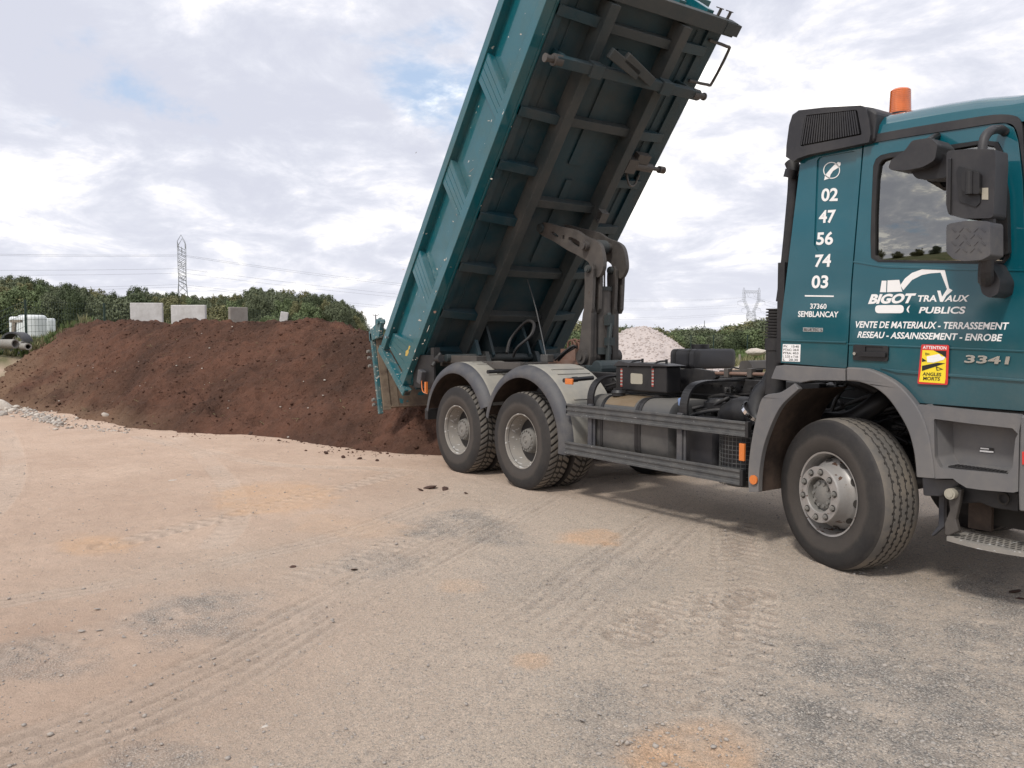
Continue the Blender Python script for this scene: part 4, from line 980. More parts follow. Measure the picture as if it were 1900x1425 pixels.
# ---- wheels -------------------------------------------------------
WB, AX2, RAD, HZ = 3.766, 1.35, .530, .520
def wheel_meshes(kind):
    """meshes centred on the hub, outer side towards -y"""
    front = kind == 'front'
    wd = .33 if front else .30; hw = wd/2; Ro = RAD+(.012 if front else .008)
    n = 400; m_ = 80 if front else 46
    ys_ = np.linspace(-hw*.86, hw*.86, m_); th = np.arange(n)*2*np.pi/n
    TT, YY = np.meshgrid(th, ys_, indexing='ij'); u = YY/(hw*.86)
    Rr = Ro-.012*abs(u)**4
    g = np.zeros(TT.shape)
    if front:
        for k, y0 in enumerate((-.52, -.14, .24, .62)):
            zig = ((TT*40/(2*np.pi)+k*.5) % 1); zz = (abs(zig-.5)*4-1)*.034
            g = np.maximum(g, (abs(u-y0-zz) < .018)*1.)
            sip = (((TT*40/(2*np.pi)+k*.25) % .5) < .06) & (abs(u-y0-zz) < .075); g = np.maximum(g, sip*.8)
        depth = .011
    else:
        ph = (TT*46/(2*np.pi)+abs(u)*1.1) % 1; g = np.maximum(g, ((ph < .18) & (abs(u) > .22))*1.)
        ph2 = (TT*46/(2*np.pi)+.4+u*.8) % 1; g = np.maximum(g, ((ph2 < .2) & (abs(u) < .30))*.7)
        for y0 in (-.24, .24): g = np.maximum(g, (abs(u-y0) < .04)*.8)
        depth = .017
    Rr = Rr-g*depth
    V = np.stack([Rr*np.cos(TT), YY, Rr*np.sin(TT)], -1).reshape(-1, 3)
    i = np.arange(n*m_).reshape(n, m_); j = np.roll(i, -1, 0)
    F = np.stack([i[:, :-1], i[:, 1:], j[:, 1:], j[:, :-1]], -1).reshape(-1, 4)
    tread = tri_mesh('tread', V, F); tread.materials.append(M['tread']); tread.materials.append(M['groove'])
    gg = g.reshape(-1); fm = (gg[F].max(1) > .5).astype(np.int32)
    tread.polygons.foreach_set('material_index', fm)
    bm = bmesh.new(); rb = .300
    side = [(-hw*.86, Ro-.011), (-hw*.94, Ro-.022), (-hw*1.0, Ro-.055), (-hw*1.05, Ro-.085), (-hw*1.05, Ro-.088), (-hw*1.085, Ro-.125), (-hw*1.08, Ro-.16), (-hw*1.02, Ro-.195), (-hw*.96, rb+.012), (-hw*.90, rb-.004), (-hw*.7, rb-.02)]
    mis = [0, 0, 0, 0, 0, 1, 1, 1, 1, 0]
    if front: mis = [0, 0, 0, 0, 0, 1, 1, 1, 0, 0]
    lathe(bm, side, 96, mis=mis)
    lathe(bm, [(-y, r) for y, r in side], 72, mi=0)
    tyre = build('tyre_tmp', bm, mats=['tyre', 'tyre_side'], auto=35)
    tm = tyre.data; bpy.data.objects.remove(tyre)
    bm = bmesh.new()
    if front:
        pr = [(-hw*.90, .297), (-hw*.95, .303), (-hw*.93, .290), (-hw*.78, .283), (-hw*.45, .272), (hw*.1, .262), (hw*.1, .262), (-.03, .258), (-.085, .250), (-.120, .225), (-.150, .208), (-.205, .202), (-.222, .196), (-.226, .13)]
    else:
        pr = [(-hw*.90, .297), (-hw*.95, .303), (-hw*.93, .290), (-hw*.80, .284), (-hw*.3, .272), (hw*.10, .250), (hw*.62, .225), (hw*.72, .20), (hw*.74, .10), (hw*.74, .0001)]
    lathe(bm, pr, 72)
    rim = build('rim_tmp', bm, 'rim' if front else 'rimdust', auto=30); rmsh = rim.data; bpy.data.objects.remove(rim)
    bm = bmesh.new(); lathe(bm, [(hw*.9, .297), (hw*.95, .302), (hw*.9, .285), (hw*.2, .26), (hw*.2, .0001)], 36)
    back = build('b', bm, 'chassis', auto=30); bk = back.data; bpy.data.objects.remove(back)
    return tread, tm, rmsh, bk
def make_wheel(kind, loc, rz=0., flip=False, inner=False, src={}):
    if kind not in src: src[kind] = wheel_meshes(kind)
    tread, tm, rmsh, bk = src[kind]
    w = bpy.data.objects.new('wheel', rmsh); COL.objects.link(w); w.parent = T; w.location = loc
    w.rotation_euler = (0, 0, rz+(math.pi if flip else 0))
    for nm, me in (('tyre', tm), ('tread', tread), ('rim_back', bk)):
        o = bpy.data.objects.new(nm, me); COL.objects.link(o); o.parent = w
    if inner: return w
    hw = .165 if kind == 'front' else .15
    if kind == 'front':
        bm = bmesh.new(); lathe(bm, [(-.226, .131), (-.222, .122), (-.175, .118), (-.172, .108), (-.195, .102), (-.205, .06), (-.210, .045), (-.210, .0001)], 48)
        for k in range(10):
            a = 2*math.pi*k/10; cyl(bm, (.082*math.cos(a), -.212, .082*math.sin(a)), (.082*math.cos(a), -.18, .082*math.sin(a)), .012, 8)
        build('hub', bm, 'hub', w, auto=35)
        bm = bmesh.new(); lathe(bm, [(-.220, .2025), (-.232, .198), (-.232, .130), (-.220, .125)], 48); build('nut_ring', bm, 'rim', w, auto=35)
        for k in range(10):
            a = 2*math.pi*(k+.3)/10; c = Vector((.165*math.cos(a), -.232, .165*math.sin(a)))
            bm = bmesh.new(); cyl(bm, c, c+Vector((0, -.003, 0)), .025, 16, mi=1); cyl(bm, c+Vector((0, -.003, 0)), c+Vector((0, -.018, 0)), .0175, 6, mi=0); cyl(bm, c+Vector((0, -.016, 0)), c+Vector((0, -.026, 0)), .010, 8, mi=0)
            build('wheel_nut', bm, None, w, mats=['hub', 'groove'])
        bm = bmesh.new()
        for k in range(10):
            a = 2*math.pi*(k+.8)/10; ca, sa = math.cos(a), math.sin(a); tx, tz_ = -sa, ca
            pts = []
            for j in range(12):
                b = 2*math.pi*j/12; rr = .2375+.0125*math.sin(b); tt = .030*math.cos(b)
                pts.append(bm.verts.new((ca*rr+tx*tt, -.1025+(rr-.2375)*1.4-.006, sa*rr+tz_*tt)))
            bm.faces.new(pts)
        tag(build('hand_hole', bm, 'groove', w), kind='stuff')
    else:
        bm = bmesh.new(); lathe(bm, [(hw*.74, .150), (.02, .142), (-.045, .128), (-.060, .122), (-.062, .095), (-.074, .088), (-.078, .050), (-.072, .046), (-.075, .022), (-.084, .018), (-.084, .0001)], 48)
        build('hub', bm, 'hub', w, auto=30)
        bm = bmesh.new()
        for k in range(16):
            a = 2*math.pi*k/16; c = Vector((.108*math.cos(a), -.061, .108*math.sin(a))); cyl(bm, c, c+Vector((0, -.014, 0)), .009, 6)
        tag(build('hub_bolt_ring', bm, 'hub', w), kind='stuff')
        bm = bmesh.new()
        for k in range(10):
            a = 2*math.pi*k/10; ca, sa = math.cos(a), math.sin(a); pts = []
            for j in range(12):
                b = 2*math.pi*j/12; rr = .196+.018*math.sin(b); tt = .032*math.cos(b)
                pts.append(bm.verts.new((ca*rr-sa*tt, hw*.715, sa*rr+ca*tt)))
            bm.faces.new(pts)
        tag(build('hand_hole', bm, 'groove', w), kind='stuff')
        bm = bmesh.new(); tube(bm, [(.17, -.02, .20), (.19, -.06, .205), (.2, -.10, .21)], .006, 6, 2); build('valve_stem', bm, 'black', w)
    return w
make_wheel('front', (0, -1.02, HZ), R(-15.7)); make_wheel('front', (0, 1.02, HZ), R(-15.7), flip=True)
for ax in (-WB, -WB-AX2):
    make_wheel('rear', (ax, -1.08, HZ), R(0)); make_wheel('rear', (ax, -.74, HZ), 0, flip=True, inner=True)
    make_wheel('rear', (ax, 1.08, HZ), 0, flip=True); make_wheel('rear', (ax, .74, HZ), 0, inner=True)

# ---- chassis ------------------------------------------------------
for sy in (-1, 1):
    bm = bmesh.new(); y = .40*sy
    box(bm, (-6.2, y-.035, .80), (1.25, y+.035, 1.06))
    build('chassis_rail', bm, 'chassis', T, bevel=.006)
    bm = bmesh.new(); box(bm, (-6.1, y-.05, 1.063), (-.62, y+.05, 1.265)); build('subframe_rail', bm, 'chassis', T, bevel=.006)
    for i in range(18):
        pass
bm = bmesh.new()
for x in (-6.1, -5.1, -4.4, -3.4, -2.4, -1.4, -.4, .6): box(bm, (x-.05, -.362, .84), (x+.05, .362, 1.02))
for x in (-6.0, -4.45, -3.2, -2.0, -.8): box(bm, (x-.05, -.348, 1.08), (x+.05, .348, 1.24))
build('chassis_crossmember', bm, 'chassis', T)
bm = bmesh.new()
for i in range(46):
    x = -5.9+i*.115
    for z in (.86, 1.0, 1.10, 1.2): cyl(bm, (x, -.455 if z > 1.06 else -.437, z), (x, -.468 if z > 1.06 else -.450, z), .010, 6)
tag(build('rail_bolts', bm, 'chassis', T), kind='stuff')
# axles
for ax in (0, -WB, -WB-AX2):
    bm = bmesh.new(); cyl(bm, (ax, -.95, HZ), (ax, .95, HZ), .075, 16)
    if ax: cyl(bm, (ax-.0, -.20, HZ), (ax, .20, HZ), .21, 20)
    else: box(bm, (-.06, -.5, .55), (.06, .5, .80))
    build('axle', bm, 'chassis', T, auto=35)
for sy in (-1, 1):
    bm = bmesh.new()
    for k in range(5): tube(bm, [(-WB-AX2+.05*k, .56*sy, .66-.02*k), (-WB-AX2/2, .56*sy, .86-.022*k), (-WB-.05*k, .56*sy, .66-.02*k)], .022, 6, 5)
    build('leaf_spring', bm, 'chassis', T)
    bm = bmesh.new()
    for k in range(3): tube(bm, [(-.75, .5*sy, .80-.02*k), (0, .5*sy, .70-.022*k), (.75, .5*sy, .80-.02*k)], .02, 6, 5)
    build('leaf_spring', bm, 'chassis', T)
bm = bmesh.new(); cyl(bm, (-.3, .1, .62), (-3.6, 0, .6), .06, 12); build('drive_shaft', bm, 'chassis', T, auto=40)
bm = bmesh.new(); box(bm, (-1.0, -.33, .62), (1.0, .33, 1.25)); box(bm, (-1.9, -.25, .6), (-1.0, .25, 1.0)); cyl(bm, (-.2, -.42, .9), (-.2, -.3, .9), .16, 16); cyl(bm, (.3, -.40, 1.1), (.3, -.3, 1.1), .11, 16)
tube(bm, [(-.5, -.40, 1.3), (-.2, -.5, 1.28), (.1, -.42, 1.1), (.35, -.4, .9)], .045, 10); tube(bm, [(-.45, -.52, 1.05), (-.1, -.5, 1.2), (.3, -.48, 1.25)], .02, 8); tube(bm, [(-.2, -.5, .75), (.2, -.55, .95), (.5, -.45, 1.05)], .014, 8)
build('engine_block', bm, 'chassis', T, bevel=.02)
bm = bmesh.new(); tube(bm, [(-.42, -.62, .98), (-.18, -.66, 1.02), (.0, -.6, 1.16), (.05, -.45, 1.25)], .075, 14, 6); build('intake_elbow', bm, 'black', T, auto=50)

rq = random.Random(31)
for grp, (xa, xb, ya, yb, za, zb, cnt) in enumerate(((-1.75, -.55, -.95, -.48, .62, 1.12, 16), (-.45, .85, -.62, -.44, .85, 1.40, 16), (-3.3, -2.6, -.62, -.46, .75, 1.30, 7), (-1.9, -.6, -.35, .35, 1.27, 1.36, 9), (-3.0, -1.8, -.35, .35, 1.26, 1.33, 6))):
    for i in range(cnt):
        bm = bmesh.new(); x = rq.uniform(xa, xb); y = rq.uniform(ya, yb); z = rq.uniform(za, zb); pts = [(x, y, z)]
        for k in range(3):
            x = min(max(x+rq.uniform(-.35, .45), xa), xb+.2); y = min(max(y+rq.uniform(-.12, .12), ya), yb); z = min(max(z+rq.uniform(-.18, .18), za), zb); pts.append((x, y, z))
        tube(bm, pts, rq.choice((.007, .009, .012, .016)), 6, 5); build('air_line', bm, rq.choice(('black', 'chassis', 'chassis', 'grime')), T, auto=70)
for i in range(14):
    x = rq.uniform(-1.7, .7); y = rq.uniform(-.62, -.46); z = rq.uniform(.8, 1.2); a = rq.uniform(.03, .07); bm = bmesh.new()
    box(bm, (x-a, y-.03, z-a*.7), (x+a, y+.03, z+a*.7)); cyl(bm, (x, y-.03, z), (x, y-.06, z), a*.45, 10); cyl(bm, (x+a, y, z), (x+a+.03, y, z), .012, 8)
    build('valve_block', bm, rq.choice(('chassis', 'tank', 'arm')), T, bevel=.004)

# ---- rear mudguards -----------------------------------------------
def mudguard(cx, a0, a1, y0, y1, sgn, full=True):
    bm = bmesh.new(); Ro = .795; n = 30; zc = .555
    prof_ = [(y0+.004*sgn, Ro-.135), (y0, Ro-.125), (y0+.006*sgn, Ro-.085), (y0+.03*sgn, Ro-.04), (y0+.075*sgn, Ro-.012), (y0+.10*sgn, Ro)]
    pr2 = [(y0+.10*sgn, Ro), (y0+.14*sgn, Ro+.002), (y1, Ro+.002), (y1, Ro-.012), (y0+.11*sgn, Ro-.02), (y0+.03*sgn, Ro-.07), (y0+.014*sgn, Ro-.125), (y0+.004*sgn, Ro-.135)]
    lathe(bm, prof_+pr2[1:], n, a0=a0, a1=a1, closed=False, mis=[0]*5+[1]*2+[2]*5)
    bmesh.ops.translate(bm, verts=bm.verts, vec=(cx, 0, zc))
    return build('mudguard', bm, None, T, mats=['guard', 'guardtop', 'liner'], auto=40)
for sg in (-1, 1):
    y0, y1 = 1.27*sg, .58*sg
    mudguard(-WB+.06, R(-7), R(165), y0, y1, -sg); mudguard(-WB-AX2, R(23), R(167), y0, y1, -sg)
bm = bmesh.new()
for c in (-WB+.06, -WB-AX2):
    for a in (62, 70, 100, 108, 35, 28) if c > -4.5 else (75, 83, 55):
        t = R(a); x, z = c+.800*math.cos(t), .555+.800*math.sin(t); d = Vector((math.cos(t), 0, math.sin(t)))
        bar(bm, Vector((x, -1.06, z)), Vector((x, -.62, z)), .018, .012, up=d)
build('mudguard_rib', bm, 'guardtop', T)
for px_, yy in (((935, 689), -1.1),) :
    p = P(905, 690, -1.28); q = P(950, 688, -.9)
    bm = bmesh.new(); cyl(bm, p, q, .022, 12); cyl(bm, p+(q-p)*.40, p+(q-p)*.55, .028, 12); build('guard_stay', bm, 'black', T, auto=40)
p = P(1046, 706, -1.28); q = P(1100, 701, -.9)
bm = bmesh.new(); cyl(bm, p, q, .022, 12); cyl(bm, p+(q-p)*.30, p+(q-p)*.45, .028, 12); st = build('guard_stay', bm, 'black', T, auto=40)
bm = bmesh.new(); a = P(1056, 708, -1.30); box(bm, (a.x-.055, a.y-.012, a.z-.028), (a.x+.06, a.y+.01, a.z+.03)); build('side_marker', bm, 'orange', st, bevel=.006)

# ---- side guard ---------------------------------------------------
def profile_rail(z0, z1, x0, x1, y):
    """extruded aluminium section with two grooves"""
    bm = bmesh.new(); h = z1-z0; pr = [(0, 0), (0, .14), (.014, .18), (.014, .40), (.004, .44), (.004, .56), (.014, .60), (.014, .82), (0, .86), (0, 1), (.03, 1), (.03, 0)]
    A = [bm.verts.new((x0, y+a, z0+b*h)) for a, b in pr]; B = [bm.verts.new((x1, y+a, z0+b*h)) for a, b in pr]; n = len(pr)
    for i in range(n): bm.faces.new((A[i], B[i], B[(i+1) % n], A[(i+1) % n]))
    bm.faces.new(A[::-1]); bm.faces.new(B)
    bmesh.ops.triangulate(bm, faces=[f for f in bm.faces if len(f.verts) > 4])
    return bm
for sg in (-1, 1):
    for z0, z1, xa, xb in ((.868, .985, -2.945, -.715), (.483, .603, -2.972, -.76)):
        bm = profile_rail(z0, z1, xa, xb, -1.25)
        if sg > 0: bmesh.ops.scale(bm, verts=bm.verts, vec=(1, -1, 1))
        build('side_guard_rail', bm, 'alu', T)
        bm = bmesh.new(); box(bm, (xb, -1.254*1, z0-.004), (xb+.03, -1.21, z1+.004))
        if sg > 0: bmesh.ops.scale(bm, verts=bm.verts, vec=(1, -1, 1))
        build('rail_end_cap', bm, 'black', T, bevel=.003)
for x in (-2.62, -1.44):
    bm = bmesh.new(); box(bm, (x-.03, -1.215, .50), (x+.03, -1.185, 1.0)); box(bm, (x+.034, -1.20, .56), (x+.06, -1.185, .92)); build('guard_post', bm, 'guard', T, bevel=.004)
def arm_curve(px_list, y0, y1, name='guard_arm'):
    n = len(px_list); pts = [P(a, b, y0+(y1-y0)*i/(n-1)) for i, (a, b) in enumerate(px_list)]
    return pts
for x in (-2.64, -1.42):
    bm = bmesh.new(); pts = smoothpath([(x, -1.18, .92), (x, -1.18, 1.08), (x, -1.12, 1.20), (x, -.98, 1.255), (x, -.7, 1.26), (x, -.45, 1.26)], 5)
    for a, b in zip(pts[:-1], pts[1:]): bar(bm, a, b, .085, .02, up=(pts[1]-pts[0]).cross(Vector((1, 0, 0))) if False else Vector((0, -(b-a).z, (b-a).y)))
    build('guard_arm', bm, 'black', T)

# ---- fuel tank ----------------------------------------------------
def round_tank(name, x0, x1, y0, y1, z0, z1, r, m, parent, bulge=.0):
    sec = []
    for cx_, cz_, a0 in ((y1-r, z1-r, 0), (y0+r, z1-r, 90), (y0+r, z0+r, 180), (y1-r, z0+r, 270)):
        for k in range(7): a = R(a0+k*15); sec.append((cx_+r*math.cos(a), cz_+r*math.sin(a)))
    bm = bmesh.new(); cy_, cz_ = (y0+y1)/2, (z0+z1)/2; rings = []
    for x, s in ((x0-bulge, .80), (x0-bulge*.5, .93), (x0, 1), (x1, 1), (x1+bulge*.5, .93), (x1+bulge, .80)):
        rings.append([bm.verts.new((x, cy_+(a-cy_)*s, cz_+(b-cz_)*s)) for a, b in sec])
    n = len(sec)
    for A, B in zip(rings[:-1], rings[1:]):
        for i in range(n): bm.faces.new((A[i], A[(i+1) % n], B[(i+1) % n], B[i]))
    bm.faces.new(rings[0][::-1]); bm.faces.new(rings[-1])
    return build(name, bm, m, parent, auto=35), sec
def strap(sec, x, w, off, m, parent, name='tank_strap', frac=1.):
    cy_ = sum(a for a, _ in sec)/len(sec); cz_ = sum(b for _, b in sec)/len(sec); bm = bmesh.new(); n = len(sec)
    S2 = [(cy_+(a-cy_)*(1+off/abs(.3)), cz_+(b-cz_)*(1+off/abs(.3))) for a, b in sec]
    for i in range(int(n*frac)):
        (a, b), (c, d) = S2[i], S2[(i+1) % n]; (e, f), (g, h) = sec[i], sec[(i+1) % n]
        vs = [bm.verts.new(v) for v in ((x-w, a, b), (x+w, a, b), (x+w, c, d), (x-w, c, d), (x-w, e, f), (x+w, e, f), (x+w, g, h), (x-w, g, h))]
        bm.faces.new(vs[:4]); bm.faces.new((vs[0], vs[3], vs[7], vs[4])); bm.faces.new((vs[1], vs[5], vs[6], vs[2]))
    return build(name, bm, m, parent, auto=40)
ft, sec = round_tank('fuel_tank', -2.70, -1.62, -1.165, -.56, .50, 1.085, .16, 'tank', T, .03)
for x in (-2.50, -2.02, -1.98): strap(sec, x, .018, .006, 'black', ft)
strap(sec, -2.27, .20, .0012, 'tank_stain', ft, 'stained_band', frac=.42)
bm = bmesh.new(); c = Vector((P(1148, 730, -1.02).x, -1.02, 1.085)); cyl(bm, c, c+Vector((0, 0, .03)), .065, 20); cyl(bm, c+Vector((0, 0, .03)), c+Vector((0, 0, .055)), .075, 20, .06); bar(bm, c+Vector((-.06, 0, .06)), c+Vector((.06, 0, .06)), .03, .02)
build('filler_cap', bm, 'black', ft, auto=35)
# ad-blue tank, air tanks and small parts between tank and wheel
tk, sec2 = round_tank('urea_tank', -1.52, -1.18, -1.10, -.60, .50, .96, .10, 'blackrough', T, .03)
p = P(1268, 748, -1.12); bm = bmesh.new(); cyl(bm, p+Vector((.0, .03, -.12)), p, .035, 12); build('filler_neck', bm, 'tank', tk, auto=40)
bm = bmesh.new(); cyl(bm, p+Vector((0, 0, -.005)), p+Vector((-.01, -.015, .045)), .045, 14, .032); build('blue_filler_cap', bm, 'blue', tk, auto=40)
bm = bmesh.new()
for z, y, r_ in ((.70, -.62, .13), (.98, -.62, .08)): cyl(bm, (-1.55, y, z), (-.85, y, z), r_, 18)
build('air_tank', bm, 'chassis', T, auto=40)
bm = bmesh.new(); c = P(1338, 750, -.75); cyl(bm, c+Vector((0, 0, -.04)), c+Vector((0, 0, .02)), .15, 24); cyl(bm, c+Vector((0, 0, .02)), c+Vector((0, 0, .05)), .13, 24, .11); build('filter_lid', bm, 'black', T, auto=35)
bm = bmesh.new(); box(bm, (-1.6, -.98, .58), (-1.2, -.62, .62)); tube(bm, [(-1.55, -1.0, .95), (-1.3, -.9, 1.02), (-1.0, -.75, 1.0), (-.8, -.6, 1.1)], .018, 8); tube(bm, [(-1.5, -.9, .9), (-1.2, -.95, .8), (-.9, -.8, .85)], .015, 8)
tube(bm, [(-1.75, -.5, 1.08), (-1.5, -.55, 1.12), (-1.1, -.5, 1.08), (-.7, -.5, 1.15)], .02, 8); tube(bm, [(-2.9, -.5, 1.1), (-2.4, -.47, 1.13), (-1.9, -.48, 1.1), (-1.3, -.47, 1.14)], .014, 8)
box(bm, (-1.15, -.85, .72), (-.95, -.6, .95)); box(bm, (-1.7, -.55, .9), (-1.5, -.44, 1.02)); build('brake_valves', bm, 'chassis', T, bevel=.008)
# round air filter in a wire cage
cx_, cy_ = -.93, -.98
flt = bmesh.new(); cyl(flt, (cx_, cy_, .50), (cx_, cy_, .90), .19, 28); cyl(flt, (cx_, cy_, .44), (cx_, cy_, .50), .15, 28, .19); fo = build('exhaust_filter', flt, 'black', T, auto=35)
bm = bmesh.new()
for k in range(13):
    z = .46+k*.035; n = 28
    for i in range(n):
        a, b = 2*math.pi*i/n, 2*math.pi*(i+1)/n; bar(bm, (cx_+.205*math.cos(a), cy_+.205*math.sin(a), z), (cx_+.205*math.cos(b), cy_+.205*math.sin(b), z), .004, .004)
for i in range(36):
    a = 2*math.pi*i/36; bar(bm, (cx_+.205*math.cos(a), cy_+.205*math.sin(a), .45), (cx_+.205*math.cos(a), cy_+.205*math.sin(a), .89), .004, .004)
tag(build('wire_cage', bm, 'alu', fo), kind='stuff')
bm = bmesh.new(); tube(bm, [(-1.22, -.86, .96), (-1.05, -.9, 1.02), (-.85, -.92, 1.03), (-.62, -.9, 1.10)], .12, 20, 6, rf=lambda t: .10+.03*math.sin(t*3.1)+.004*math.sin(t*70)); build('ribbed_duct', bm, 'black', T, auto=60)
bm = bmesh.new(); tube(bm, [P(1410, 785, -.98), P(1402, 770, -.98), P(1412, 735, -.93), P(1430, 715, -.9), P(1442, 690, -.9)], .085, 18, 6); dct = build('intake_duct', bm, 'black', T, auto=60)
bm = bmesh.new(); c = P(1399, 764, -1.0); d_ = Vector((.5, 0, .55)).normalized(); 
for k in range(24):
    a, b = 2*math.pi*k/24, 2*math.pi*(k+1)/24; s_ = d_.orthogonal().normalized(); u_ = d_.cross(s_)
    bar(bm, c+(s_*math.cos(a)+u_*math.sin(a))*.105, c+(s_*math.cos(b)+u_*math.sin(b))*.105, .03, .01, up=(s_*math.cos(a)+u_*math.sin(a)))
build('hose_clamp', bm, 'chrome', dct)
bm = bmesh.new(); a = P(1377.5, 839, -1.262); box(bm, (a.x-.025, a.y-.012, a.z-.068), (a.x+.025, a.y+.01, a.z+.068)); build('orange_side_reflector', bm, 'orange', T, bevel=.004)
bm = bmesh.new(); a = P(1399, 890, -1.262); cyl(bm, a, a+Vector((0, -.012, 0)), .036, 24); build('round_reflector', bm, 'orange', T, auto=40)

# ---- battery box and everything on the frame -----------------------
A_ = P(1142, 722, -.93); B_ = P(1237, 683, -.93)
bm = bmesh.new(); box(bm, (A_.x, -.93, 1.13), (B_.x, -.74, 1.375)); bb = build('battery_box', bm, 'black', T, bevel=.015)
bm = bmesh.new(); pts = [(A_.x-.01, 1.375), (A_.x+.06, 1.42), (A_.x+.2, 1.40), (B_.x-.3, 1.405), (B_.x-.12, 1.40), (B_.x+.04, 1.385), (B_.x+.04, 1.377), (A_.x-.01, 1.366)]
plate(bm, pts, (), -.95, -.72, pix=False); build('box_cover', bm, 'blackrough', bb, bevel=.01)
for x in (A_.x+.20, A_.x+.52):
    bm = bmesh.new(); tube(bm, [(x, -.955, 1.36), (x+.02, -.90, 1.415), (x+.04, -.80, 1.425)], .009, 6, 3); cyl(bm, (x+.04, -.80, 1.40), (x+.04, -.80, 1.44), .012, 8); build('cover_strap', bm, 'black', bb)
bm = bmesh.new(); plate(bm, rounded([(1170, 692), (1192, 694), (1192, 713), (1170, 712)], .15), (), -.9335, -.929); build('pale_panel', bm, 'patch', bb)
for xx in (1153, 1211):
    bm = bmesh.new()
    a = P(xx-1.6, 684, -.9335); b = P(xx+1.6, 718, -.9335); n = 11
    for k in range(n):
        z1 = a.z+(b.z-a.z)*k/n; z2 = a.z+(b.z-a.z)*(k+.86)/n; box(bm, (a.x, -.9345, z2), (b.x, -.9305, z1), mi=k % 2)
    build('warning_tape', bm, None, bb, mats=['tape_red', 'tape_white'])
# frame bracket with rusty pin in front of the box, lever bar
bm = bmesh.new(); plate(bm, rounded(R3([(735, 320), (770, 285), (1080, 275), (1230, 300), (1245, 350), (1150, 395), (860, 400), (800, 380)]), .2), (), -.62, -.56); br = build('support_bracket', bm, 'chassis', T, bevel=.008)
a = P(*R3([(775, 325)])[0], -.66); bm = bmesh.new(); cyl(bm, a, a+Vector((0, .08, 0)), .028, 14); build('rusty_pin', bm, 'rust', br, auto=40)
bm = bmesh.new(); cyl(bm, P(1303, 692, -.60), P(1434, 695, -.60), .016, 10); lb = build('lever_bar', bm, 'rust', T, auto=40)
for xx in (1350, 1393):
    a = P(xx, 692, -.60); bm = bmesh.new(); box(bm, (a.x-.02, a.y-.03, a.z-.04), (a.x+.03, a.y+.03, a.z+.04)); build('bar_clip', bm, 'arm', lb, bevel=.005)
bm = bmesh.new(); plate(bm, R3([(1290, 290), (1540, 285), (1530, 320), (1300, 325)]), (), -.45, -.30); build('cross_bracket', bm, 'arm', T, bevel=.004)
# hump shaped fixture on the frame
bm = bmesh.new(); plate(bm, rounded(R3([(1425, 285), (1440, 215), (1510, 210), (1550, 285)]), .2), [], -.2, .15); build('tunnel_bracket', bm, 'arm', T, bevel=.01)
# oil tank on the other side
cpt = P(1289, 682, .30); ot, sec3 = round_tank('oil_tank', cpt.x-.36, cpt.x-.02, .30, .98, cpt.z-.02, P(1289, 648, .30).z, .06, 'blackrough', T, .02)
for x in (cpt.x-.30, cpt.x-.10): strap(sec3, x, .015, .006, 'black', ot)
bm = bmesh.new(); tzc = P(1320, 644, .6); cyl(bm, (cpt.x-.2, .6, tzc.z-.03), (cpt.x-.2, .6, tzc.z+.03), .10, 20); build('breather_cap', bm, 'black', ot, auto=40)
bm = bmesh.new(); cyl(bm, (cpt.x-.2, .6, .9), (cpt.x-.2, .6, 1.25), .03, 8); box(bm, (cpt.x-.34, .43, 1.06), (cpt.x-.04, 1.0, 1.2)); build('tank_bracket', bm, 'chassis', T)
# rear light, rear mud flap plate
a = P(790, 703, -1.15); bm = bmesh.new(); box(bm, (a.x-.35, -1.15, .98), (a.x+.22, -1.12, 1.42)); build('rear_flap_plate', bm, 'black', T, bevel=.004)
a = P(780, 698, -1.2); bm = bmesh.new(); box(bm, (a.x-.06, -1.22, a.z-.10), (a.x+.05, -1.1, a.z+.08), rot=Matrix.Rotation(.3, 3, 'Y')); lt = build('work_light', bm, 'guard', T, bevel=.01)
a = P(790, 717, -1.2); bm = bmesh.new(); box(bm, (a.x-.012, -1.215, a.z-.08), (a.x+.022, -1.18, a.z+.06)); tube(bm, [P(782, 700, -1.2), P(784, 725, -1.2), P(793, 730, -1.2)], .008, 6, 4); build('rear_marker', bm, 'orange', T, bevel=.008)
bm = bmesh.new(); box(bm, (-6.25, -1.05, .55), (-6.17, 1.05, .70)); cyl(bm, (-6.2, -.4, .62), (-6.2, -.4, 1.0), .04, 8); cyl(bm, (-6.2, .4, .62), (-6.2, .4, 1.0), .04, 8); build('rear_underrun_bar', bm, 'chassis', T, bevel=.01)

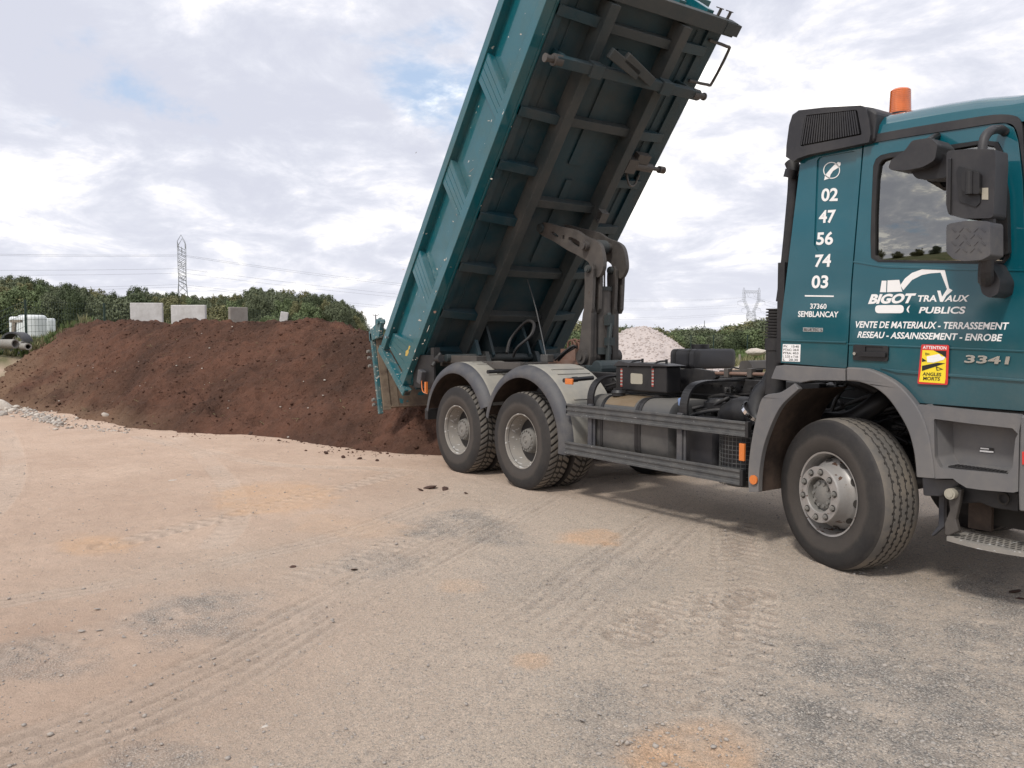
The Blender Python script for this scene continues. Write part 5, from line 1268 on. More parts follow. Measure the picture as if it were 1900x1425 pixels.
# ---- tipping body --------------------------------------------------
TH, HX = R(51.42), -6.524
Cb, Sb = math.cos(TH), math.sin(TH)
def toB(p, y=None):
    d = Vector(p)-Vector((HX, 0, 1.0)); return Vector((d.x*Cb+d.z*Sb, d.y, -d.x*Sb+d.z*Cb))
def PB(px_, py_, y): return toB(P(px_, py_, y))
YB = 1.24; HB = .854; LB = 5.42
bm = bmesh.new(); box(bm, (.02, -1.10, .006), (LB, 1.10, .05)); body = build('tipper_body', bm, 'teal_under', T, bevel=.004)
body.location = (HX, 0, 1.0); body.rotation_euler = (0, -TH, 0)
def sidewall(sg):
    def Y(y): return y*sg
    def bx(b, a, c, mi=0):
        ya, yc = sorted((Y(a[1]), Y(c[1]))); box(b, (a[0], ya, a[2]), (c[0], yc, c[2]), mi)
    b = bmesh.new(); bx(b, (.05, 1.115, .10), (LB, 1.145, HB-.03)); w = build('side_panel', b, 'teal_body', body)
    b = bmesh.new(); bx(b, (.0, 1.12, -.004), (LB+.02, YB, .125)); bx(b, (.0, 1.085, -.012), (LB+.02, 1.12, .10)); build('bottom_rail', b, 'teal_body' if sg < 0 else 'teal_under', body, bevel=.006)
    b = bmesh.new(); bx(b, (.03, 1.09, HB-.115), (LB+.02, YB+.006, HB)); build('top_rail', b, 'teal_body', body, bevel=.006)
    b = bmesh.new(); bx(b, (LB-.10, 1.09, .125), (LB+.02, YB-.003, HB-.115)); build('corner_post', b, 'teal_body', body, bevel=.004)
    # slanted grooved ribs
    ribs = []
    for (ua, ub, la_, lb_) in (((905, 101), (933.5, 173), (886.7, 151.6), (916.6, 219)), ((835.8, 297.6), (861.7, 367), (820, 340), (847.8, 407)), ((777.7, 467.6), (800, 535), (766, 510), (789, 575)), ):
        q = [PB(*c, -YB) for c in (ua, ub, lb_, la_)]; ribs.append(q)
    for q in ribs:
        # extend along the slant to butt the rails
        def ext(a, c, d): t = (d-a.z)/(c.z-a.z); return a.x+(c.x-a.x)*t
        t0, t1 = HB-.116, .126
        xa0, xa1 = ext(q[0], q[1], t0), ext(q[0], q[1], t1); xb0, xb1 = ext(q[3], q[2], t0), ext(q[3], q[2], t1)
        n = 4; b = bmesh.new()
        for k in range(n):
            f0, f1 = k/n+.012, (k+1)/n-.012
            pts = [(xb0+(xa0-xb0)*f0, t0), (xb0+(xa0-xb0)*f1, t0), (xb1+(xa1-xb1)*f1, t1), (xb1+(xa1-xb1)*f0, t1)]
            y0, y1 = (-YB+.012, -1.145) if sg < 0 else (YB-.012, 1.145)
            plate(b, pts, (), y0, y1, pix=False)
        pts = [(xb0, t0), (xa0, t0), (xa1, t1), (xb1, t1)]
        plate(b, pts, (), (-YB+.022)*(-sg)*-1 if False else (YB-.022)*sg, 1.146*sg, pix=False)
        build('grooved_rib', b, 'teal_body', body, bevel=.003)
    # rear gusset: flush panel with raised seams
    b = bmesh.new()
    g_ = [PB(730, 640, -YB), PB(740, 612, -YB), PB(752, 668, -YB)]
    plate(b, [(.10, HB-.116), (.33, HB-.116), (.62, .126), (.10, .126)], (), (YB-.045)*sg, 1.146*sg, pix=False)
    for k in range(3):
        x0 = .16+k*.07; x1 = .24+k*.13; y_ = (YB-.044)*sg
        bar(b, (x0, y_, HB-.12), (x1, y_, .13), .008, .008, up=(0, 1, 0))
    build('rear_gusset', b, 'teal_body', body)
    # rear post, square tube with an open end
    b = bmesh.new(); bx(b, (-.10, 1.14, -.10), (.0, YB+.012, HB+.02)); bx(b, (-.08, 1.155, -.112), (-.02, YB-.004, -.099), mi=1)
    build('rear_post', b, None, body, mats=['teal_chip', 'groove'], bevel=.003)
    # hooks
    b = bmesh.new(); cyl(b, (.26, Y(YB+.005), HB-.13), (.26, Y(YB+.05), HB-.13), .018, 10); build('rope_hook', b, 'steel', body, auto=40)
    # dents
for sg in (-1, 1): sidewall(sg)
# underside frame
for sg in (-1, 1):
    b = bmesh.new(); y = .53*sg; box(b, (.25, y-.065, -.20), (LB-.06, y+.065, .005)); build('floor_beam', b, 'grime', body, bevel=.008)
    b = bmesh.new(); box(b, (.0, min(1.0*sg, 1.085*sg), -.03), (LB, max(1.0*sg, 1.085*sg), .005)); build('floor_edge_strip', b, 'teal_under', body)
    b = bmesh.new(); cyl(b, (.1, .86*sg, -.004), (LB-.1, .86*sg, -.004), .006, 6); build('floor_seam', b, 'teal_under', body)
xs_b = [.62, 1.26, 1.98, 2.70, 3.38, 4.03, 5.13]
for i, x in enumerate(xs_b):
    for sg in (-1, 1):
        b = bmesh.new(); pts = [(.596, -.12), (1.085, -.05), (1.085, .004), (.596, .004)]
        vs = []
        for xx in (x-.055, x+.055): vs.append([b.verts.new((xx, a*sg, c)) for a, c in pts])
        for k in range(4): b.faces.new((vs[0][k], vs[0][(k+1) % 4], vs[1][(k+1) % 4], vs[1][k]))
        b.faces.new(vs[0]); b.faces.new(vs[1][::-1])
        build('outer_cross_member', b, 'teal_under', body, bevel=.004)
for x in (.62, 1.25, 1.97, 2.99, 4.04, 5.11):
    b = bmesh.new(); box(b, (x-.05, -.464, -.12), (x+.05, .464, .004)); build('inner_cross_member', b, 'grime', body, bevel=.005)
b = bmesh.new(); box(b, (2.1, -.05, -.02), (3.3, .05, .005)); box(b, (3.5, -.12, -.015), (4.9, .1, .005)); build('floor_stiffener', b, 'teal_under', body)
# front cross beam with locking pins
fb0 = PB(1022, 104, -1.1)
LBm = 4.70
b = bmesh.new(); box(b, (LBm-.055, -1.06, -.31), (LBm+.055, 1.06, -.205)); box(b, (LBm-.075, -.6, -.33), (LBm+.075, -.44, -.2)); box(b, (LBm-.075, .44, -.33), (LBm+.075, .6, -.2))
for sg in (-1, 1):
    plate(b, [(LBm-.06, -.2), (LBm+.06, -.2), (LBm+.04, 0), (LBm-.04, 0)], (), .9*sg, .94*sg, pix=False)
    plate(b, [(LBm-.06, -.2), (LBm+.06, -.2), (LBm+.04, 0), (LBm-.04, 0)], (), .55*sg, .58*sg, pix=False)
fbm = build('front_cross_beam', b, 'teal_under', body, bevel=.008)
for sg in (-1, 1):
    b = bmesh.new(); cyl(b, (LBm, .98*sg, -.26), (LBm, 1.08*sg, -.26), .062, 20); cyl(b, (LBm, 1.08*sg, -.26), (LBm, 1.17*sg, -.26), .036, 16); cyl(b, (LBm, 1.17*sg, -.26), (LBm, 1.19*sg, -.26), .045, 16)
    build('locking_pin', b, 'arm', fbm, auto=35)
for k, (pa, pb) in enumerate((((4.93, -.48), (4.78, .0)), ((4.93, -.26), (4.74, .24)))):
    b = bmesh.new(); bar(b, (pa[0], pa[1], -.34), (pb[0], pb[1], -.34), .11, .06, up=(0, 0, 1)); build('rest_pad', b, 'grime', body, bevel=.01)
# side latch halfway on the far edge
c = toB(P(1195, 305, 1.0))
b = bmesh.new(); lx = 3.66; cyl(b, (lx, .74, -.12), (lx, 1.06, -.12), .055, 16); cyl(b, (lx, 1.06, -.12), (lx, 1.20, -.12), .026, 12); cyl(b, (lx, 1.20, -.12), (lx, 1.29, -.12), .045, 14); box(b, (lx-.09, .62, -.18), (lx+.09, .78, -.02)); tube(b, [(lx-.08, .7, -.1), (lx-.22, .76, -.2), (lx-.24, .9, -.15), (lx-.12, .95, -.1)], .014, 8); box(b, (lx+.05, .75, -.16), (lx+.16, .95, -.06))
build('tailgate_lock_cylinder', b, 'arm', body, auto=35)
# hoses and small clamps under the floor
b = bmesh.new(); box(b, (2.92, .46, -.24), (3.06, .58, -.20)); box(b, (2.92, .46, -.30), (2.94, .58, -.24)); box(b, (3.04, .46, -.30), (3.06, .58, -.24)); box(b, (2.92, .46, -.31), (3.06, .58, -.30)); build('cable_guide', b, 'tank', body, bevel=.003)
# handle on the far front edge
b = bmesh.new(); tube(b, [(4.78, 1.05, -.05), (4.79, 1.35, -.06), (4.83, 1.41, -.06), (5.22, 1.41, -.06), (5.26, 1.35, -.06), (5.27, 1.05, -.05)], .018, 8, 3); build('grab_handle', b, 'arm', body, auto=60)
# front bulkhead
b = bmesh.new(); box(b, (LB+.02, -1.245, -.02), (LB+.075, 1.245, 1.02)); build('front_wall', b, 'teal_body', body, bevel=.004)
b = bmesh.new(); box(b, (LB-.04, -1.27, -.15), (LB+.12, 1.27, -.022)); box(b, (LB-.02, 1.10, -.16), (LB+.11, 1.33, -.03)); build('front_bottom_beam', b, 'grime', body, bevel=.006)
for y in (-.9, -.45, 0, .45, .9):
    b = bmesh.new(); box(b, (LB+.075, y-.05, -.02), (LB+.15, y+.05, 1.0)); build('front_wall_rib', b, 'teal_body', body, bevel=.005)
b = bmesh.new(); box(b, (LB+.02, -1.25, 1.02), (LB+.62, 1.25, 1.09)); build('cab_shield', b, 'teal_body', body, bevel=.01)
b = bmesh.new(); box(b, (LB+.077, -1.25, .40), (LB+.17, 1.25, .50)); build('front_wall_rail', b, 'teal_body', body, bevel=.006)
for y in (1.0, 1.16):
    b = bmesh.new(); cyl(b, (LB+.09, y, -.05), (LB+.20, y, -.05), .018, 8); bar(b, (LB+.20, y-.08, -.05), (LB+.20, y+.04, -.05), .01, .01); build('tarp_pin', b, 'arm', body)
# rear transverse hinge beam
b = bmesh.new(); box(b, (.0, -1.08, -.10), (.16, 1.08, .004)); build('rear_floor_beam', b, 'teal_under', body, bevel=.006)
for sg in (-1, 1):
    b = bmesh.new(); plate(b, [(.50, .0), (1.05, .0), (.86, -.40), (.70, -.40)], (), .50*sg, .55*sg, pix=False); plate(b, [(.50, .0), (1.05, .0), (.86, -.40), (.70, -.40)], (), .28*sg, .32*sg, pix=False); build('hinge_bracket', b, 'teal_under', body, bevel=.006)
hw_ = Vector((HX, 0, 1.0))+Vector((.78*Cb+.36*Sb, 0, .78*Sb-.36*Cb))
bm = bmesh.new(); cyl(bm, (hw_.x, -1.0, hw_.z), (hw_.x, 1.0, hw_.z), .05, 16)
for sg in (-1, 1): plate(bm, [(hw_.x-.16, 1.2), (hw_.x+.2, 1.2), (hw_.x+.07, hw_.z+.08), (hw_.x-.07, hw_.z+.08)], (), .38*sg, .44*sg, pix=False)
build('tipping_hinge', bm, 'grime', T, bevel=.005)
bm = bmesh.new(); box(bm, (-6.05, -.92, 1.27), (-4.2, -.86, 1.36)); box(bm, (-5.95, -.95, 1.32), (-5.1, -.80, 1.42)); box(bm, (-6.05, .86, 1.27), (-4.2, .92, 1.36)); box(bm, (-6.0, -.86, 1.27), (-5.9, .86, 1.38)); box(bm, (-4.9, -.86, 1.27), (-4.8, .86, 1.34))
build('rear_support_frame', bm, 'arm', T, bevel=.008)
a = P(810, 665, -1.1); bm = bmesh.new(); cyl(bm, a+Vector((-.06, 0, -.02)), a+Vector((.12, 0, -.0)), .05, 12); cyl(bm, a+Vector((0, -.06, -.1)), a+Vector((0, .06, .06)), .03, 10); box(bm, (a.x-.1, a.y-.03, a.z-.02), (a.x-.02, a.y+.06, a.z+.14)); build('rear_latch', bm, 'chassis', T, auto=40)

# ---- knocks and scratches through the paint
def worn(px, py, w, h, a, m, y, nm='paint_chip'):
    pts = []; n = 9
    for k in range(n):
        t = 2*math.pi*k/n; q = random.uniform(.35, 1.2); u, v = w*math.cos(t)*q, h*math.sin(t)*q; pts.append((px+u*math.cos(a)-v*math.sin(a), py+u*math.sin(a)+v*math.cos(a)))
    bm = bmesh.new(); plate(bm, pts, (), y, y+.0012); build(nm, bm, m, T)
C4_ = zone(670, 510, 7.917)
for (x, y), w, h, a, m in (((865, 670), 3.6, 2.4, .3, 'stone'), ((720, 885), 2, .7, .5, 'stone'), ((790, 1120), 1, 5.5, .35, 'stone'), ((760, 1250), 1, .8, 0, 'stone'), ((690, 1370), .7, 1.6, .3, 'stone'), ((570, 1165), 2.2, 1.4, -.2, 'stone'), ((920, 540), .8, 1.2, 0, 'stone'), ((1100, 243), 1, 1.6, .4, 'stone'), ((860, 790), 1.3, 1, 0, 'hub'), ((430, 1065), 1, .8, 0, 'stone')):
    p_ = C4_([(x, y)])[0]; worn(*p_, w, h, a, m, -YB-.004)
for (x, y), w, h, a, m in (((985, 790), .9, 6.5, .38, 'stone'), ((905, 1010), 3.2, .8, -.4, 'stone'), ((935, 960), .8, 2.2, .3, 'stone'), ((1085, 545), 3.2, 2.6, .4, 'rust'), ((800, 1245), 1.2, 1, 0, 'stone'), ((740, 1420), 1, 1.5, 0, 'stone')):
    p_ = C4_([(x, y)])[0]; worn(*p_, w, h, a, m, -YB-.006)
for x, y, w, h, a in ((875, 316, .9, 6.5, .75), (872, 326, 3, .9, -.3), (912, 332, 2.2, 1.8, .2), (847, 398, .7, 2.4, .1), (841, 411, 2.6, 1, .4), (825, 482, 2.4, 2, .3), (811, 499, 1.6, 1.8, 0), (818, 494, 1, 1, 0), (966, 64, 2.6, 1.8, .3), (907, 224, 2.4, .9, .1), (772, 283, 1, 2, .3), (748, 500, 2.6, .8, -.2)):
    worn(x, y, w, h, a, 'stone' if w > 1 else 'hub', -YB-.004)
p_ = C4_([(650, 1190), (656, 1120), (690, 1095), (705, 1040), (722, 1045), (714, 1090), (695, 1100), (699, 1140), (678, 1190)]); bm = bmesh.new(); plate(bm, p_, (), -YB-.004, -YB-.002); build('torn_yellow_sticker', bm, 'amber', T)

# ---- open tailgate -------------------------------------------------
tg = [P(687, 618, -1.25), P(703, 768, -1.25)]
x0, z0 = tg[0].x, tg[0].z; x1, z1 = tg[1].x, tg[1].z
def TGp(f, off=0.): d = Vector((x1-x0, 0, z1-z0)); n = Vector((-d.z, 0, d.x)).normalized(); q = Vector((x0, 0, z0))+d*f+n*off; return q
gate = bmesh.new()
def tgbox(b, f0, f1, o0, o1, y0, y1):
    vs = []
    for y in (y0, y1):
        for f, o in ((f0, o0), (f1, o0), (f1, o1), (f0, o1)): q = TGp(f, o); vs.append(b.verts.new((q.x, y, q.z)))
    for f in ((0,1,2,3),(7,6,5,4),(0,4,5,1),(1,5,6,2),(2,6,7,3),(3,7,4,0)): b.faces.new([vs[i] for i in f])
tgbox(gate, .06, .925, -.02, .02, -1.18, 1.18); gt = build('tailgate', gate, 'soilplate', T, bevel=.004)
for sg in (-1, 1):
    b = bmesh.new(); tgbox(b, .0, 1.0, -.028, .028, min(1.19*sg, 1.25*sg), max(1.19*sg, 1.25*sg)); build('tailgate_post', b, 'teal_chip', gt, bevel=.005)
b = bmesh.new(); tgbox(b, .03, .10, -.05, .05, -1.18, 1.18); tgbox(b, .915, .935, -.02, .05, -1.18, 1.18); tgbox(b, .5, .56, -.08, -.02, -1.18, 1.18); build('tailgate_beam', b, 'soilplate', gt, bevel=.005)
b = bmesh.new(); tgbox(b, .02, .96, .021, .05, -1.188, -1.07); tgbox(b, .05, .93, .0205, .03, -1.07, -.93); build('caked_side_strip', b, 'soiltan', gt, bevel=.004)
b = bmesh.new()
for f in (.22, .30, .40, .82, .88): q = TGp(f, -.06); cyl(b, (q.x, -1.275, q.z), (q.x, -1.305, q.z), .022, 8); cyl(b, (q.x-.02, -1.25, q.z), (q.x-.07, -1.25, q.z), .025, 8)
tag(build('gate_fittings', b, 'hub', gt), kind='stuff')
for sg in (-1, 1):
    ys = -1.22 if sg < 0 else 1.22
    top = P(706, 597, -1.22); b = bmesh.new()
    plate(b, [(x0-.03, z0-.12), (x0-.05, z0+.02), (top.x-.08, top.z-.02), (top.x+.0, top.z+.06), (top.x+.07, top.z-.02), (top.x+.0, top.z-.22), (x0+.08, z0-.1)], (), ys-.03, ys+.03, pix=False)
    cyl(b, (top.x, ys-.06, top.z), (top.x, ys+.06, top.z), .04, 12); build('tailgate_hinge', b, 'teal_chip', gt, bevel=.004)
# soil still sliding off the floor
# ---- lift linkage --------------------------------------------------
YA = (-.20, .14)
near = [(1003,419),(1008,414.5),(1015,413),(1040,420),(1070,427),(1087,438),(1105,445),(1116,454),(1121,470),(1123,490),(1121,502),(1114,514),(1106,512),(1102,503),(1098,494),(1094,486),(1083,479),(1071,472),(1055,464),(1030,448),(1018,442),(1004,434),(1001,426)]
hol = [[(1026,430),(1031,431),(1039,437),(1039,440),(1033,439),(1026,434)],[(1047,436),(1050.5,437),(1050,445),(1046,444)],[(1058,440.5),(1062,440),(1073,445),(1079,450),(1078,458),(1073,459),(1061,451),(1057,446)]]
for k, y in enumerate(YA):
    bm = bmesh.new()
    Q = [(P(a, b, YA[0]).x, P(a, b, YA[0]).z) for a, b in curve2(near+[near[0]], 3)[:-1]]
    H = [[(P(a, b, YA[0]).x, P(a, b, YA[0]).z) for a, b in rounded(h, .25, 2)] for h in hol]
    plate(bm, Q, H, y-.025, y+.025, pix=False); lk = build('lift_arm', bm, 'arm', T, bevel=.006)
    c = P(1092, 457, YA[0]); bm = bmesh.new(); cyl(bm, (c.x, y-.075, c.z), (c.x, y-.025, c.z), .055, 20, .06); cyl(bm, (c.x, y-.10, c.z), (c.x, y-.075, c.z), .042, 16); build('pivot_boss', bm, 'arm', lk, auto=35)
    c = P(1008, 424, YA[0]); bm = bmesh.new(); cyl(bm, (c.x, y-.06, c.z), (c.x, y+.06, c.z), .055, 18); build('pivot_pin', bm, 'grime', lk, auto=35)
    # lower strut: two leaves with a pin, standing on the frame
    a = P(1102, 500, YA[0]); bpt = P(1093, 662, YA[0])
    A3 = Vector((a.x, y, a.z)); B3 = Vector((bpt.x, y, bpt.z)); dz = B3-A3
    bm = bmesh.new()
    def pl(ts, ws, yy0, yy1):
        s = Vector((1, 0, 0)); L1 = []; L2 = []
        for t, (wa, wb) in zip(ts, ws): c = A3+dz*t; L1.append((c.x-wa, c.z)); L2.append((c.x+wb, c.z))
        plate(bm, L1+L2[::-1], (), yy0, yy1, pix=False)
    pl([-.05, .0, .08, .2, .45, .50, 1.0, 1.12], [(.05, .05), (.075, .075), (.075, .08), (.06, .085), (.055, .09), (.07, .08), (.11, .11), (.10, .10)], y-.075, y-.03)
    pl([-.05, .0, .08, .2, .45, .50], [(.05, .05), (.075, .075), (.075, .08), (.06, .085), (.055, .09), (.03, .06)], y+.03, y+.075)
    pl([.40, .50, 1.0, 1.12], [(.02, .02), (.055, .06), (.10, .10), (.09, .09)], y-.03, y+.03)
    s_ = build('lift_strut', bm, 'arm', T, bevel=.006)
    bm = bmesh.new(); cyl(bm, (A3.x, y-.11, A3.z), (A3.x, y+.10, A3.z), .042, 18); cyl(bm, (A3.x, y-.12, A3.z), (A3.x, y-.11, A3.z), .03, 12); build('strut_pin', bm, 'grime', s_, auto=35)
    bm = bmesh.new(); cyl(bm, (B3.x, y-.13, B3.z), (B3.x, y+.10, B3.z), .085, 22); cyl(bm, (B3.x, y-.15, B3.z), (B3.x, y-.13, B3.z), .04, 12); build('strut_base_pin', bm, 'arm', s_, auto=35)
ym = (YA[0]+YA[1])/2
c = P(1092, 457, YA[0]); bm = bmesh.new(); cyl(bm, (c.x, YA[0], c.z), (c.x, YA[1], c.z), .045, 18); cyl(bm, (c.x, ym-.08, c.z), (c.x, ym+.08, c.z), .085, 18); build('arm_cross_shaft', bm, 'grime', T, auto=35)
bs = P(1093, 662, YA[0]); top = Vector((c.x+.02, ym, c.z)); bot = Vector((bs.x, ym, bs.z-.05)); dr = (top-bot)
bm = bmesh.new(); cyl(bm, bot+dr*.10, bot+dr*.62, .125, 28); hc = build('hydraulic_cylinder', bm, 'arm', T, auto=35)
bm = bmesh.new(); cyl(bm, bot+dr*.615, bot+dr*.65, .135, 28); cyl(bm, bot+dr*.06, bot+dr*.12, .135, 28); build('cylinder_collar', bm, 'grime', hc, auto=35)
bm = bmesh.new(); cyl(bm, bot+dr*.64, top, .055, 20); build('piston_rod', bm, 'steel', hc, auto=35)
bm = bmesh.new(); e_ = bot+dr*.1+Vector((.15, -.02, 0)); tube(bm, [e_+Vector((0, 0, -.18)), e_+Vector((.02, 0, .05)), e_+Vector((.04, 0, .3)), e_+Vector((.02, 0, .42))], .028, 8); tube(bm, [e_+Vector((.05, -.03, -.2)), e_+Vector((.07, -.03, .1)), e_+Vector((.06, 0, .3))], .022, 8); box(bm, (e_.x-.02, e_.y-.04, e_.z+.28), (e_.x+.07, e_.y+.04, e_.z+.40)); box(bm, (e_.x-.0, e_.y-.05, e_.z+.05), (e_.x+.09, e_.y+.03, e_.z+.14))
build('hydraulic_hose', bm, 'grime', hc, auto=50)
bm = bmesh.new(); box(bm, (bs.x-.22, YA[0]-.12, 1.05), (bs.x+.22, YA[1]+.12, 1.33)); cyl(bm, (bs.x+.28, ym-.3, 1.3), (bs.x+.28, ym+.3, 1.3), .09, 16); build('cylinder_base', bm, 'grime', T, bevel=.01)
# pump and hose loops behind the strut
bm = bmesh.new(); q0 = P(1068, 655, -.1); box(bm, (q0.x-.14, -.22, q0.z-.12), (q0.x+.14, .12, q0.z+.05)); cyl(bm, (q0.x, -.05, q0.z), (q0.x, -.05, q0.z+.13), .06, 12); box(bm, (q0.x-.28, -.30, q0.z-.13), (q0.x+.3, .2, q0.z-.08))
for k in range(4): tube(bm, [(q0.x-.12+.07*k, -.12, q0.z), (q0.x-.10+.08*k, -.13, q0.z+.13+.02*(k % 2)), (q0.x+.0+.08*k, -.13, q0.z+.14), (q0.x+.04+.07*k, -.12, q0.z)], .014, 8)
build('hydraulic_valve', bm, 'rust', T, auto=40)
bm = bmesh.new(); tube(bm, [P(1030, 668, -.45), P(1045, 655, -.45), P(1062, 642, -.4), P(1070, 645, -.35)], .016, 8); tube(bm, [P(1036, 669, -.42), P(1050, 655, -.42), P(1066, 645, -.38)], .014, 8)
tube(bm, [P(940, 655, -.42), P(948, 628, -.3), P(975, 598, -.2), P(990, 600, -.2), P(985, 622, -.3), P(960, 645, -.42), P(952, 662, -.42)], .020, 8, 6)
tube(bm, [(-5.2, -.47, 1.30), (-4.8, -.5, 1.33), (-4.4, -.47, 1.30), (-4.0, -.5, 1.32), (-3.6, -.46, 1.31)], .022, 8); tube(bm, [(-4.9, -.55, 1.30), (-4.5, -.58, 1.32), (-4.0, -.52, 1.30), (-3.5, -.54, 1.31)], .016, 8)
build('rubber_hose', bm, 'chassis', T, auto=60)
bm = bmesh.new(); tube(bm, [P(978, 518, -.05), P(995, 575, -.2), P(1013, 660, -.42)], .007, 6, 3); build('safety_cable', bm, 'alu', T)
bm = bmesh.new(); a = P(1014, 664, -.42); box(bm, (a.x-.06, a.y-.05, a.z-.05), (a.x+.08, a.y+.05, a.z+.04)); build('cable_anchor', bm, 'tank', T, bevel=.008)

# ---- cab -----------------------------------------------------------
YC = -1.20; XF = 1.42
shell = bmesh.new()
quarter = [(1487,283),(1601,262),(1579,525),(1571,681),(1568,683),(1449,673),(1449,600)]
# rear quarter panel with a sunken field
field = rounded([(1516,292),(1590,279),(1573,464),(1569,467),(1516,466),(1510,455)], .12, 4)
bm = bmesh.new(); plate(bm, quarter, [field], YC, YC+.03); plate(bm, [(a, b) for a, b in field], (), YC+.012, YC+.035)
cabo = build('cab', bm, 'teal', T, bevel=.007)
def px_at_x(tab, x, y):
    xs = [P(a, b, y).x for a, b in tab]; zs = [P(a, b, y).z for a, b in tab]; return float(np.interp(x, xs, zs))
rail_t = [(1600,253),(1623.7,248.7),(1689,237),(1768,224),(1842,213),(1900,206)]
top_t = [(1600,226),(1623.7,219.7),(1689,206.6),(1768,192),(1847,180),(1900,178)]
bm = bmesh.new(); rings = []
xr0 = P(1487, 283, YC).x
xsr = np.linspace(xr0, 1.34, 16)
for x in xsr:
    zr = px_at_x(rail_t, x, YC); zt = px_at_x(top_t, x, -1.0)
    h = zt-zr; row = [(-1.2, zr-.06), (-1.2, zr), (-1.19, zr+h*.35), (-1.14, zr+h*.72), (-1.05, zr+h*.95), (-.9, zr+h*1.07), (-.5, zr+h*1.2), (0, zr+h*1.25)]
    row = row+[(-y, z) for y, z in row[-2::-1]]
    rings.append([bm.verts.new((x, y, z)) for y, z in row])
for A, B in zip(rings[:-1], rings[1:]):
    for i in range(len(A)-1): bm.faces.new((A[i], A[i+1], B[i+1], B[i]))
bm.faces.new(rings[0]); bm.faces.new(rings[-1][::-1])
build('roof', bm, 'teal', cabo, auto=30)
# black drip rail along the roof edge and round the front pillar
lo = [(1621,264.5),(1700,251),(1780,239),(1842,229),(1868,228),(1883,236),(1891,262),(1900,330),(1903,400)]
hi = [(1902,380),(1901,318),(1898,250),(1893,224),(1880,214),(1842,213),(1768,224),(1689,237),(1621,249.5)]
prism('drip_rail', curve2(lo, 3)+curve2(hi, 3), YC-.012, YC+.01, 'blackrough', cabo, bevel=.004)
bm = bmesh.new()
xr1 = P(1449, 640, YC).x
bm2 = bmesh.new()
for sg in (1,):
    pass
# back wall, far side, floor, front
zb = 1.44
def bwx(z): return float(np.interp(z, [1.44, 1.75, 2.98], [xr1, xr1, xr0]))
hole = rounded([(.68, 2.77), (1.0, 2.76), (.98, 2.47), (.86, 2.50)], .1, 2)
outer_w = [(-1.17, 1.44), (1.17, 1.44), (1.17, 1.75), (1.17, 2.98), (-1.17, 2.98), (-1.17, 1.75)]
loops_ = [outer_w, hole]; flat_ = [p for l in loops_ for p in l]
tris_ = tessellate_polygon([[Vector((a, b, 0)) for a, b in l] for l in loops_]); bm = bmesh.new(); vv_ = [bm.verts.new((bwx(b), a, b)) for a, b in flat_]
for t in tris_: bm.faces.new([vv_[k] for k in t])
build('back_wall', bm, 'black', cabo)
bm = bmesh.new(); bm.faces.new([bm.verts.new((bwx(b)+.004, a, b)) for a, b in hole]); build('rear_window_pane', bm, 'glass', cabo)
bm = bmesh.new(); box(bm, (xr1, -1.165, 1.42), (XF-.05, 1.165, 1.47)); build('cab_floor', bm, 'black', cabo)
lp = [(1449,673),(1487,283),(1603,262),(1842,220),(1884,222),(1900,300),(1904,560),(1902,763),(1694.7,747),(1672,719),(1647,701),(1613,685.6),(1571,681)]
q = [(P(a, b, YC).x, P(a, b, YC).z) for a, b in lp]
wq = rounded([(.36, 2.15), (.42, 2.86), (1.05, 2.9), (1.15, 2.1)], .08, 4)
bm = bmesh.new(); plate(bm, q, [wq], 1.17, 1.20, pix=False); build('far_side_panel', bm, 'teal', cabo, bevel=.006)
bm = bmesh.new(); plate(bm, wq, (), 1.18, 1.186, pix=False); build('far_window_pane', bm, 'glass', cabo)
# front (outside the frame, kept complete)
zt0 = px_at_x(rail_t, 1.2, YC)
bm = bmesh.new()
fr = [(XF, 1.0), (XF+.02, 1.98)]; 
box(bm, (XF-.12, -1.19, 1.22), (XF, 1.19, 2.0)); build('front_panel', bm, 'teal', cabo, bevel=.03)
bm = bmesh.new(); A = [bm.verts.new(v) for v in ((XF-.02, -1.12, 2.0), (XF-.02, 1.12, 2.0), (1.26, 1.08, 3.0), (1.26, -1.08, 3.0))]; bm.faces.new(A); build('windscreen', bm, 'glass', cabo)
for sg in (-1, 1):
    bm = bmesh.new(); bar(bm, (XF-.03, 1.16*sg, 1.98), (1.26, 1.13*sg, 3.05), .08, .08); build('front_pillar', bm, 'teal', cabo, bevel=.02)
bm = bmesh.new(); box(bm, (XF-.06, -1.25, .45), (XF+.08, 1.25, 1.20)); build('front_bumper', bm, 'grey', T, bevel=.04)
for sg in (-1, 1):
    bm = bmesh.new(); box(bm, (XF+.07, .85*sg-.2, .72), (XF+.10, .85*sg+.2, .95)); build('headlight', bm, 'chrome', T, bevel=.02)
bm = bmesh.new()
for k in range(5): box(bm, (XF, -.8, 1.30+k*.12), (XF+.02, .8, 1.37+k*.12))
build('front_grille', bm, 'black', cabo)
# seats, wheel
for y in (-.62, .62):
    bm = bmesh.new(); box(bm, (.25, y-.25, 1.75), (.75, y+.25, 1.92)); box(bm, (.15, y-.25, 1.9), (.32, y+.25, 2.55)); box(bm, (.17, y-.13, 2.58), (.27, y+.13, 2.78)); build('seat', bm, 'seat', cabo, bevel=.04)
bm = bmesh.new(); box(bm, (1.15, -1.1, 1.5), (1.38, 1.1, 2.05)); build('dashboard', bm, 'seat', cabo, bevel=.04)
